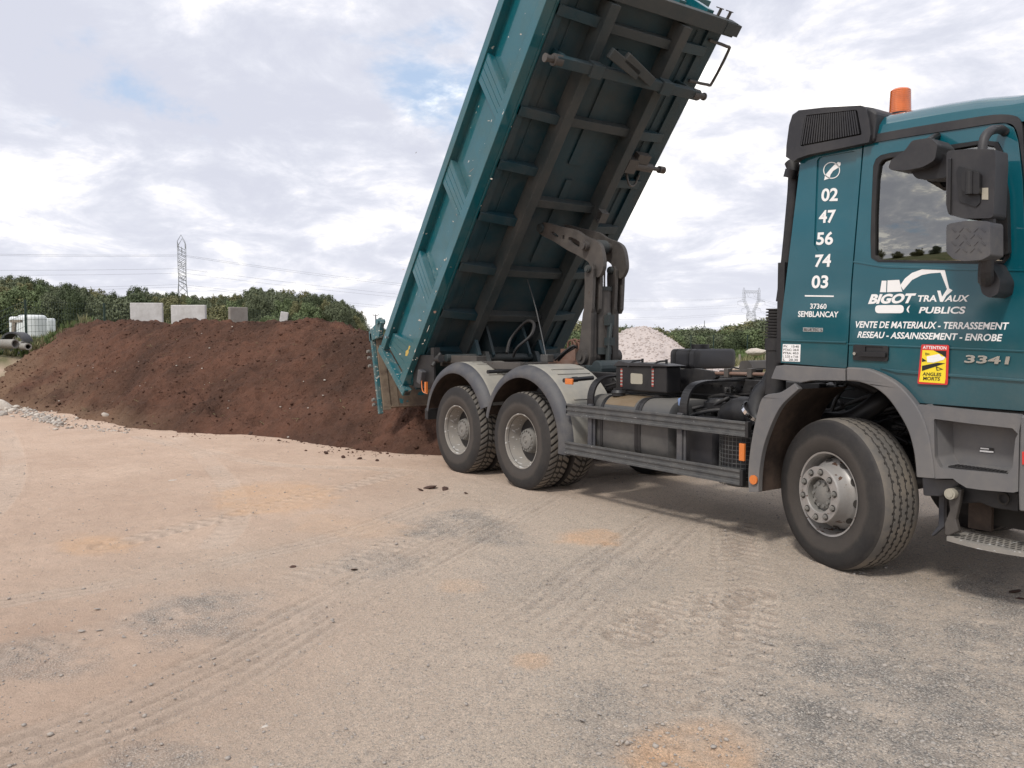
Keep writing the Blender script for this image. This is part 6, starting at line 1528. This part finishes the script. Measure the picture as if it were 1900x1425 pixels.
# door
door_o = [(1603,268),(1621,264.5),(1700,252),(1780,240),(1842,230),(1867,229),(1881,237),(1889,262),(1897,330),(1903,480),(1905,640),(1903,763),(1694.7,747),(1672,719),(1647,701),(1613,685.6),(1573.5,681),(1581.5,525)]
glass_o = [(1650,293),(1700,286),(1760,278),(1822,267),(1845,272),(1853,292),(1862,350),(1868,430),(1867,470),(1860,484),(1800,484),(1720,483.5),(1631.6,482),(1623.7,473.7),(1624,400),(1627,330),(1631,305),(1637,297)]
frame_o = [(1648,284.5),(1655,283),(1700,277),(1760,269),(1822,260),(1851,263),(1860,280),(1869,350),(1874,420),(1873,476),(1862,489.5),(1800,489),(1720,487.5),(1629,485.5),(1616,478),(1615,440),(1617,380),(1620,308),(1625,295),(1634,288)]
bm = bmesh.new(); plate(bm, door_o, [frame_o], YC-.004, YC+.04)
door = build('door', bm, 'teal', T, bevel=.006)
bm = bmesh.new(); plate(bm, frame_o, [glass_o], YC-.012, YC+.03); build('window_frame', bm, 'black', door, bevel=.004)
bm = bmesh.new(); plate(bm, glass_o, (), YC+.004, YC+.008); build('window_pane', bm, 'glass', door)
# crease ledges (real steps)
bm = bmesh.new(); plate(bm, [(1574,640),(1573.5,637),(1903,650),(1903,654)], (), YC-.010, YC); plate(bm, [(1632,683),(1660,686),(1903,704),(1903,709),(1664,692)], (), YC-.016, YC); plate(bm, [(1450,633),(1449,630),(1570,634),(1570,637)], (), YC-.009, YC)
build('body_crease', bm, 'teal', door, bevel=.003)
bm = bmesh.new(); plate(bm, [(1582,487),(1583,484),(1640,492),(1790,497),(1902,500),(1902,504),(1780,502),(1640,497)], (), YC-.009, YC); build('waist_crease', bm, 'teal', door, bevel=.003)
bm = bmesh.new(); plate(bm, rounded([(1583,639),(1648,642),(1647,671),(1582,668)], .15), [rounded([(1605,642.5),(1638,643.5),(1638,656),(1605,655)], .2)], YC-.016, YC+.01); plate(bm, rounded([(1604,641),(1639,642),(1639,657),(1604,656)], .2), (), YC-.008, YC+.008)
plate(bm, rounded([(1592,652),(1643,654),(1642,663),(1592,661)], .3), (), YC-.035, YC-.017); dh = build('door_handle', bm, 'black', door, bevel=.004)
bm = bmesh.new(); a = P(1586, 656, YC-.017); cyl(bm, a, a+Vector((0, -.008, 0)), .011, 14); build('door_lock', bm, 'chrome', door, auto=40)

# decals: flat vinyl lying 1-2 mm proud of the panels
def decal(polys, name, m, y, parent, th=.0012):
    bm = bmesh.new()
    for o in polys:
        if isinstance(o, tuple): plate(bm, o[0], o[1], y, y+th)
        else: plate(bm, o, (), y, y+th)
    return build(name, bm, m, parent)
FONT = {}
def glyphs(txt, bold=.02, shear=0., space=1., spw=1.):
    cu = bpy.data.curves.new('t', 'FONT'); cu.body = txt; cu.size = 1; cu.offset = bold; cu.shear = shear; cu.space_character = space; cu.space_word = spw; cu.resolution_u = 4
    o = bpy.data.objects.new('t', cu); COL.objects.link(o); bpy.context.view_layer.update()
    dg = bpy.context.evaluated_depsgraph_get(); me = bpy.data.meshes.new_from_object(o.evaluated_get(dg))
    V = [v.co.copy() for v in me.vertices]; F = [tuple(p.vertices) for p in me.polygons]
    bpy.data.objects.remove(o); bpy.data.curves.remove(cu); bpy.data.meshes.remove(me); return V, F
def text(txt, quad, m, y, parent, name='lettering', bold=.02, shear=0., space=1., spw=1.):
    """quad: pixel corners bottom-left, bottom-right, top-right, top-left of the lettering's own bounding box"""
    V, F = glyphs(txt, bold, shear, space, spw)
    x0 = min(v.x for v in V); x1 = max(v.x for v in V); y0_ = min(v.y for v in V); y1_ = max(v.y for v in V)
    c = [P(a, b, y) for a, b in quad]; bm = bmesh.new(); vs = []
    for v in V:
        u = (v.x-x0)/(x1-x0); w = (v.y-y0_)/(y1_-y0_)
        vs.append(bm.verts.new((c[0]*(1-u)*(1-w)+c[1]*u*(1-w)+c[2]*u*w+c[3]*(1-u)*w)))
    for f in F:
        try: bm.faces.new([vs[i] for i in f])
        except ValueError: pass
    me = bpy.data.meshes.new(name); bm.to_mesh(me); bm.free(); o = link(name, me, m, parent)
    return o
YD = YC-.0125+.007; YQ = YC+.0095
def num(t, cx, cy, w=27, h=24, sl=-.0): # number pair centred on pixel
    # lettering on the quarter panel leans with the cab
    dx = .075*h/2
    return text(t, [(cx-w/2-dx, cy+h/2+.3), (cx+w/2-dx, cy+h/2+.9-1.2), (cx+w/2+dx, cy-h/2-1.4), (cx-w/2+dx, cy-h/2+.4)], 'white', YQ, cabo, bold=.028)
for t_, cx_2, cy_2 in (('02', 1539.5, 361.5), ('47', 1535, 402), ('56', 1530.5, 442.5)): num(t_, cx_2, cy_2, 31, 24)
YQ2 = YC-.0025
text('74', [(1511, 496), (1541, 495.5), (1543, 471), (1513, 472.5)], 'white', YQ2, cabo, bold=.028)
dx = .9
text('03', [(1505, 535), (1536, 535), (1537.5, 510.5), (1507, 511)], 'white', YQ2, cabo, bold=.028)
decal([[(1493.3, 547.6), (1547, 548.4), (1547, 551), (1493.3, 550.2)]], 'underline', 'white', YQ2, cabo)
text('37360', [(1503, 573), (1533.5, 573.5), (1534, 563.5), (1503.5, 563)], 'white', YQ2, cabo, bold=.02)
text('SEMBLANCAY', [(1480.5, 588), (1555, 589), (1556, 578), (1481, 577)], 'white', YQ2, cabo, bold=.022)
# telephone mark
ring = [(1543+15.5*math.cos(t), 316+15.5*math.sin(t)) for t in [2*math.pi*i/32 for i in range(32)]]
ringi = [(1543+14*math.cos(t), 316+14*math.sin(t)) for t in [2*math.pi*i/32 for i in range(32)]]
decal([(ring, [ringi]), [(1529, 334.5), (1531, 325), (1541, 313), (1549, 305), (1555, 300.5), (1559.5, 301.5), (1559.5, 306), (1554, 312), (1546, 317), (1541, 324), (1539, 331), (1534, 332.5)]], 'telephone_emblem', 'white', YQ, cabo)
# badge and load plate
decal([[(1490, 607.5), (1527, 608.5), (1526.5, 616), (1490, 615)]], 'badge_plate', 'chrome', YQ2, cabo, .003)
text('BLUETEC 5', [(1491, 613.8), (1525, 614.8), (1525, 609.8), (1491.5, 608.8)], 'decalblack', YQ2-.0012, cabo, 'badge_lettering', bold=.01)
decal([R5([(200, 602), (325, 605), (320, 727), (194, 723)])], 'load_plate', 'white', YQ2, cabo)
for i_, t_ in enumerate(('PV.   13:40', 'PTAC: 26:0', 'PTRA: 40:0', 'L 2.55 x 7.66', 'S.   20.30')):
    y_ = 609+i_*23.5
    x_ = 203-i_*1.6
    text(t_, R5([(x_+2, y_+17), (x_+110, y_+19), (x_+110, y_+3), (x_+2, y_+1)]), 'decalblack', YQ2-.0012, cabo, 'load_plate_lettering', bold=.01)
# excavator mark
exc = [R5([(897,155),(930,155),(927,236),(884,236)]), R5([(938,153),(1020,149),(1041,232),(934,236)]),
       R5([(1028,186),(1060,140),(1110,100),(1180,75),(1240,70),(1340,75),(1372,210),(1396,222),(1392,228),(1352,262),(1328,304),(1308,304),(1288,225),(1310,225),(1322,268),(1357,214),(1312,98),(1240,103),(1180,115),(1110,150),(1048,222)]),
       rounded(R5([(850,328),(1052,326),(1052,384),(850,384)]), .49, 6), R5([(1098,326),(1080,340),(1072,357),(1076,372),(1090,383),(1084,357)])]
decal(exc, 'excavator_emblem', 'white', YD, door)
text('BIGOT', R5([(800, 320), (1108, 314), (1142, 243), (826, 250)]), 'white', YD, door, bold=.05, shear=0.)
text('TRA', R5([(1142, 303), (1284, 303), (1290, 256), (1155, 258)]), 'white', YD, door, bold=.03)
text('AUX', R5([(1338, 303), (1500, 303), (1518, 256), (1356, 258)]), 'white', YD, door, bold=.03)
text('PUBLICS', R5([(1157, 385), (1480, 389), (1492, 337), (1172, 340)]), 'white', YD, door, bold=.028)
text('VENTE DE MATERIAUX - TERRASSEMENT', R5([(703, 487), (1784, 501), (1796, 449), (714, 440)]), 'white', YD, door, bold=.024)
text('RESEAU - ASSAINISSEMENT - ENROBE', R5([(724, 557), (1738, 583), (1750, 532), (737, 512)]), 'white', YD, door, bold=.024)
YM = YC-.0125
text('3341', R5([(1477, 733), (1790, 746), (1802, 690), (1490, 678)]), 'chrome', YM, door, 'model_lettering', bold=.03)
# blind-spot sticker
decal([rounded(R5([(1176, 604), (1372, 609), (1362, 890), (1148, 882)]), .06)], 'sticker_backing', 'red', YC-.0185, door)
decal([R5([(1184, 644), (1352, 650), (1346, 845), (1340, 880), (1160, 868), (1172, 790)])], 'sticker_field', 'yellow', YC-.0195, door)
text('ATTENTION', R5([(1186, 636), (1352, 641), (1354, 618), (1188, 613)]), 'white', YC-.0195, door, 'sticker_lettering', bold=.02)
text('ANGLES', R5([(1184, 824), (1315, 830), (1318, 805), (1187, 800)]), 'decalblack', YC-.0205, door, 'sticker_lettering', bold=.025)
text('MORTS', R5([(1188, 856), (1306, 861), (1309, 836), (1190, 831)]), 'decalblack', YC-.0205, door, 'sticker_lettering', bold=.025)
decal([R5([(1262, 647), (1352, 650), (1350, 700), (1320, 676)]), R5([(1182, 700), (1215, 722), (1180, 728)]), R5([(1180, 755), (1290, 733), (1345, 738), (1180, 792)])], 'sticker_black_field', 'decalblack', YC-.0205, door)
decal([R5([(1214, 690), (1300, 672), (1318, 690), (1345, 692), (1335, 712), (1262, 732), (1218, 730)])], 'sticker_truck', 'white', YC-.0212, door)
tri = R5([(1278, 758), (1330, 780), (1284, 790)]); tri2 = R5([(1286, 767), (1316, 779), (1289, 785)]); tr3 = R5([(1204, 662), (1236, 672), (1206, 682)]); tr4 = R5([(1209, 667), (1228, 672), (1210, 677)])
decal([(tri, [tri2]), (tr3, [tr4])], 'sticker_triangles', 'decalblack', YC-.0212, door)

# ---- intake housing at the rear of the roof ------------------------
ho = [(1458,291),(1459,270),(1464,232),(1470,213),(1482,204.5),(1530,199),(1597,195.5),(1606,200),(1612,222),(1615,250),(1612,264),(1560,275),(1500,287),(1480,294),(1473,300)]
gr = rounded([(1494,214),(1590,203.5),(1599,250),(1484,272)], .08, 3)
bm = bmesh.new(); plate(bm, ho, [gr], YC-.06, YC+.36); ih = build('air_intake_housing', bm, 'blackrough', cabo, bevel=.02)
bm = bmesh.new(); plate(bm, [(1597,196),(1616,199),(1627,206),(1626,214),(1622,262),(1608,266),(1614,240)], (), YC-.035, YC+.33); build('housing_corner', bm, 'blackrough', cabo, bevel=.02)
bm = bmesh.new(); plate(bm, gr, (), YC-.03, YC-.02); build('grille_back', bm, 'groove', cabo)
for k in range(24):
    t = (k+.5)/24; a = (1496+94*t, 214.5-10.5*t+1.5); b = (1486.5+111*t, 271-21.5*t-1)
    A3 = P(*a, YC-.045); B3 = P(*b, YC-.045); bm = bmesh.new(); bar(bm, A3, B3, .010, .03, up=(0, 1, .0)); build('grille_slat', bm, 'blackrough', cabo)
bm = bmesh.new(); box(bm, (-.42, -.84, 2.75), (-.28, .84, 3.02)); build('intake_duct_box', bm, 'blackrough', cabo, bevel=.03)
# pipes and corrugated hose up the back of the cab
bm = bmesh.new(); tube(bm, [P(1468, 300, -1.05), P(1475, 330, -1.05), P(1468, 420, -1.05), P(1460, 500, -1.05), P(1452, 560, -1.05)], .05, 12, 4); tube(bm, [P(1470, 315, -1.12), P(1466, 330, -1.12)], .05, 12, 2)
box(bm, (xr1-.07, -1.16, 1.45), (xr1-.01, -1.06, 2.2)); build('rear_cab_trim', bm, 'black', cabo, auto=40)
pts = []; a = P(1443, 573, -1.02); b = P(1441, 628, -1.02)
bm = bmesh.new(); n = 60
prf = [(a.z+(b.z-a.z)*i/n, (.088 if (i//3) % 2 == 0 else .068)+(.0)) for i in range(n+1)]
for i in range(n):
    cyl(bm, (a.x+(b.x-a.x)*i/n, a.y, prf[i][0]), (a.x+(b.x-a.x)*(i+1)/n, a.y, prf[i+1][0]), prf[i][1], 20, prf[i+1][1], cap=False)
cyl(bm, (b.x, b.y, b.z), (b.x, b.y, b.z-.09), .088, 20); cyl(bm, (b.x, b.y, b.z-.09), (b.x, b.y, 1.2), .078, 20)
build('corrugated_snorkel', bm, 'chassis', T, auto=40)

# ---- beacon --------------------------------------------------------
p = Vector(P(1670, 208, -.75)); bm = bmesh.new(); zb_ = p.z-.02
cyl(bm, (p.x, p.y, zb_-.10), (p.x, p.y, zb_+.01), .075, 28); 
bc = build('beacon', bm, 'black', T, auto=35)
bm = bmesh.new(); n = 26; htb = P(1670, 166, -.75).z-zb_
for i in range(n):
    r0 = .072-.006*i/n+(.0015 if i % 2 else 0); cyl(bm, (p.x, p.y, zb_+htb*i/n*.94), (p.x, p.y, zb_+htb*(i+1)/n*.94), r0, 28, r0-.0008, cap=(i == n-1))
cyl(bm, (p.x, p.y, zb_+htb*.94), (p.x, p.y, zb_+htb), .067, 28, .055)
build('beacon_lens', bm, 'beacon', bc, auto=50)

# ---- mirrors -------------------------------------------------------
def shell_box(name, pxs, y0, y1, m, parent, r=.2, bevel=.02):
    bm = bmesh.new(); plate(bm, rounded(pxs, r, 4), (), y0, y1); return build(name, bm, m, parent, bevel=bevel)
YM_ = -1.50
mh = shell_box('main_mirror', [(1756,280),(1800,276),(1846,277),(1847,300),(1843,405),(1790,406),(1760,398),(1755,380)], YM_-.05, YM_+.10, 'blackrough', T, .18, .022)
bm = bmesh.new(); plate(bm, rounded(R4([(1440,600),(1590,640),(1590,860),(1560,890),(1440,850),(1420,640)]), .2), (), YM_-.058, YM_-.045); plate(bm, rounded(R4([(1460,650),(1520,630),(1585,650),(1585,800),(1500,790),(1460,770)]), .25), (), YM_-.085, YM_-.05); a = P(*R4([(1515, 700)])[0], YM_-.08); cyl(bm, P(*R4([(1517, 640)])[0], YM_-.08), P(*R4([(1515, 800)])[0], YM_-.08), .022, 14)
build('mirror_mount', bm, 'black', mh, bevel=.006)
decal([R4([(1603,755),(1648,753),(1648,838),(1603,836)])], 'mirror_label', 'patch', YM_-.0535, mh)
bm = bmesh.new(); plate(bm, R4([(1362, 545), (1385, 545), (1380, 945), (1358, 920)]), (), YM_-.064, YM_-.052); build('mirror_edge_lip', bm, 'black', mh, bevel=.003)
wm = shell_box('wide_angle_mirror', R4([(1352,1010),(1500,985),(1662,990),(1662,1230),(1600,1262),(1480,1272),(1400,1255),(1352,1210)]), YM_-.07, YM_+.08, 'guard', T, .2, .025)
bm = bmesh.new()
for r_ in range(4):
    for c_ in range(5):
        x_ = 1405+c_*52+(26 if r_ % 2 else 0); y_ = 1050+r_*48
        if x_ > 1630: continue
        s_ = 1 if (r_+c_) % 2 else -1
        a = P(*R4([(x_-14, y_+14*s_)])[0], YM_-.072); b = P(*R4([(x_+14, y_-14*s_)])[0], YM_-.072); bar(bm, a, b, .005, .003, up=(0, 1, 0))
tag(build('tread_pattern', bm, 'guard', wm), kind='stuff')
bm = bmesh.new(); tube(bm, [P(1822, 284, YM_), P(1826, 258, YM_+.02), P(1838, 243, YM_+.08), P(1856, 240, -1.25), P(1866, 246, -1.2)], .026, 10, 5); build('mirror_arm', bm, 'blackrough', T, auto=50); bm = bmesh.new(); tube(bm, [P(1835, 400, YM_), P(1834, 450, YM_+.02), P(1829, 500, YM_+.05), P(1830, 520, -1.38)], .03, 10, 4, rf=lambda t: .034+.01*t)
plate(bm, rounded([(1817,485),(1838,488),(1856,522),(1852,545),(1836,553),(1822,545),(1816,520)], .3), (), -1.38, -1.205); build('mirror_arm', bm, 'blackrough', T, bevel=.008)
bm = bmesh.new(); plate(bm, rounded([(1838,290),(1856,300),(1868,360),(1871,470),(1850,476),(1842,400)], .1), (), -1.26, -1.222); build('mirror_shroud', bm, 'black', T, bevel=.006)
km = shell_box('kerb_mirror', R4([(945,610),(960,560),(1060,490),(1110,420),(1240,400),(1290,450),(1270,560),(1180,610),(1060,632),(960,628)]), -1.50, -1.30, 'blackrough', T, .25, .022)
bm = bmesh.new(); plate(bm, rounded(R4([(1085,620),(1180,600),(1290,510),(1365,520),(1365,680),(1250,695),(1140,690)]), .25), (), -1.42, -1.28); build('mirror_head', bm, 'black', km, bevel=.02)
bm = bmesh.new(); tube(bm, [P(1722, 262, -1.42), P(1732, 255, -1.3), P(1740, 252, -1.2)], .02, 8, 3); build('mirror_stem', bm, 'black', km)

# ---- wheel arches and steps ----------------------------------------
YW = -1.255
arch_r = R6([(30,830),(28,700),(62,430),(110,230),(150,182),(250,165),(335,112),(380,103),(440,95)])
def arch_plate(name, px, m='grey', y0=YW, y1=YW+.05, bevel=.012): 
    bm = bmesh.new(); plate(bm, px, (), y0, y1); return build(name, bm, m, T, bevel=bevel)
upper = [(1430.5,702.5),(1436,688),(1440,679),(1452,677.5),(1568.5,684.5),(1568.5,706.7),(1520,705.5),(1503.5,706.2),(1486.7,709.5)]
arch_plate('rear_arch_trim', upper, y0=YC-.045, y1=YC+.03)
rearo = curve2([(1389,913),(1388,880),(1391,840),(1397.5,800),(1404,770),(1411,745),(1418,735),(1428,731),(1446,728.5),(1460,721),(1474,711)], 3)
reari = curve2([(1482,722),(1465,737),(1450,752),(1438,772),(1426,800),(1416,830),(1410,862),(1407.5,890),(1407,913)], 3)
arch_plate('rear_wheel_fender', rearo+reari, bevel=.005)
bm = bmesh.new(); strip(bm, reari, YW+.03, -.62); 
st_ = build('rear_arch_liner', bm, 'liner', T, smooth=True)
bm = bmesh.new(); strip(bm, curve2([(1484,712),(1503,707.5),(1568,708.5)], 3), YW+.1, -.62); build('arch_top_liner', bm, 'chassis', T, smooth=True)
fo_ = curve2([(1570.5,681.5),(1590,682.5),(1613,685.6),(1647,701),(1672,719),(1697,748),(1712,775),(1722,805),(1728,837),(1732,865),(1734,888)], 3)
fi_ = curve2([(1700,885),(1698,860),(1694.5,835),(1686,803),(1672,775),(1649.6,742),(1627,722),(1602,711),(1585,707.5),(1570.5,706.7)], 3)
arch_plate('front_wheel_fender', fo_+fi_, y0=YW-.01)
bm = bmesh.new(); strip(bm, fi_[3:], YW+.03, -.62); build('front_arch_liner', bm, 'liner', T, smooth=True)
# step panel
po = [(1697,750),(1714,752),(1722,750),(1725,753),(1830,764),(1890,769),(1896,775),(1891,800),(1889,912),(1880,914),(1820,909),(1793,905),(1778,896),(1768,888),(1734,888),(1732,865),(1728,837),(1722,805),(1712,775)]
rec = rounded(R6([(1255,345),(1500,378),(1775,408),(1812,445),(1795,480),(1782,600),(1780,655),(1745,715),(1500,690),(1300,672),(1262,600),(1258,450)]), .12, 3)
bm = bmesh.new(); plate(bm, po, [rec], YW, YW+.05); stp = build('step_panel', bm, 'grey', T, bevel=.012)
Q = [P(a, b, YW) for a, b in rec]; bm = bmesh.new()
A = [bm.verts.new((v.x, YW+.04, v.z)) for v in Q]; cxm = sum(v.x for v in Q)/len(Q); czm = sum(v.z for v in Q)/len(Q)
B = [bm.verts.new((cxm+(v.x-cxm)*.84, YW+.15, czm+(v.z-czm)*.86)) for v in Q]
for i in range(len(A)): bm.faces.new((A[i], A[(i+1) % len(A)], B[(i+1) % len(A)], B[i]))
bm.faces.new(B); build('step_recess', bm, 'grey', stp, auto=30)
l0 = P(*R6([(1300, 668)])[0], YW); l1 = P(*R6([(1745, 716)])[0], YW)
bm = bmesh.new(); box(bm, (l0.x, YW+.03, l0.z-.03), (l1.x, YW+.14, l0.z+.0)); build('upper_step', bm, 'grey', stp, bevel=.005)
bm = bmesh.new()
box(bm, (l0.x+.03, YW+.035, l0.z+.002), (l1.x-.02, YW+.12, l0.z+.012))
for k in range(14): x_ = l0.x+.05+k*(l1.x-l0.x-.08)/14; box(bm, (x_, YW+.045, l0.z+.012), (x_+.014, YW+.11, l0.z+.018))
tag(build('step_grip', bm, 'black', stp), kind='stuff')
decal([R6([(1560,532),(1650,540),(1650,573),(1560,566)])], 'panel_label', 'decalblack', YW+.144, stp, .002)
decal([R6([(1563,536),(1620,541),(1620,549),(1563,545)]), R6([(1560,552),(1650,560),(1650,571),(1560,563)])], 'label_stripe', 'white', YW+.142, stp, .001)
bm = bmesh.new(); plate(bm, [(1696,748),(1760,752),(1900,765),(1900,775),(1888,775),(1860,769),(1740,757),(1722,757),(1705,765)], (), YC+.02, YC+.08); build('door_gap_shade', bm, 'groove', T)  # dark strip standing in for the shade in the gap under the door
arch_plate('bumper_corner', [(1893,770),(1915,772),(1915,950),(1890,948),(1889,912)], y0=YW-.01, y1=YW+.4)
bm = bmesh.new(); plate(bm, [(1896.5,838),(1912,838),(1912,862),(1896.5,862)], (), YW-.02, YW-.008); build('red_side_reflector', bm, 'red', T)
# lower bracket, hanger and step tread
bm = bmesh.new(); plate(bm, R6([(1172,735),(1325,745),(1400,745),(1425,780),(1300,860),(1180,855)]), (), -1.16, -.9); build('lower_arch_block', bm, 'guard', T, bevel=.015)
bm = bmesh.new(); plate(bm, R6([(1400,780),(1820,835),(1815,960),(1650,935),(1560,900),(1440,905)]), (), -1.13, -1.09); br_ = build('step_bracket', bm, 'chassis', T, bevel=.006)
a = P(*R6([(1719, 873)])[0], -1.14); bm = bmesh.new(); lathe(bm, [(-.012, .026), (-.012, .036), (.0, .036)], 20); bmesh.ops.translate(bm, verts=bm.verts, vec=a); build('bracket_ring', bm, 'groove', br_)
bm = bmesh.new(); plate(bm, R6([(1345,835),(1390,815),(1440,810),(1425,900),(1400,1010),(1420,1090),(1350,1120),(1325,1110),(1325,1040),(1360,950),(1350,880)]), (), -1.20, -1.16); hg = build('step_hanger', bm, 'arm', T, bevel=.008)
a = P(*R6([(1360, 843)])[0], -1.24); bm = bmesh.new(); cyl(bm, a, a+Vector((0, .10, 0)), .034, 18); cyl(bm, a+Vector((0, -.006, 0)), a, .022, 14); build('hanger_bolt', bm, 'patch', hg, auto=35)
bm = bmesh.new(); plate(bm, R6([(1290,850),(1325,850),(1322,1060),(1245,1125),(1240,1110),(1285,1050)]), (), -1.02, -.98); build('rubber_flap', bm, 'guard', T, bevel=.005)
sx0 = P(*R6([(1330, 1125)])[0], -1.24); sx1 = 1.36
bm = bmesh.new(); zst = sx0.z; N_ = 14; top_ = []; 
outl = [(sx0.x, -1.22)]+[(sx0.x+(sx1-sx0.x)*t, -1.22-.05*math.sin(math.pi*t)) for t in [i/10 for i in range(1, 10)]]+[(sx1, -1.22), (sx1, -.98), (sx0.x, -.98)]
A = [bm.verts.new((x, y, zst)) for x, y in outl]; B = [bm.verts.new((x, y, zst-.028)) for x, y in outl]
bm.faces.new(A); bm.faces.new(B[::-1])
for i in range(len(A)): bm.faces.new((A[i], A[(i+1) % len(A)], B[(i+1) % len(A)], B[i]))
ls = build('lower_step', bm, 'rimdust', T)
bm = bmesh.new()
for r_ in range(5):
    for c_ in range(13):
        x_ = sx0.x+.04+c_*.036+(.018 if r_ % 2 else 0); y_ = -1.21+r_*.045
        if x_ < sx1-.03: box(bm, (x_, y_, zst+.0015), (x_+.022, y_+.014, zst+.003))
tag(build('step_perforation', bm, 'groove', ls), kind='stuff')
bm = bmesh.new(); box(bm, (sx0.x+.02, -1.0, zst+.03), (sx0.x+.16, -.97, zst+.26)); build('step_back_plate', bm, 'liner', hg)
bm = bmesh.new(); box(bm, (.95, -.9, .45), (1.35, -.5, .95)); build('cab_underbody', bm, 'groove', T)
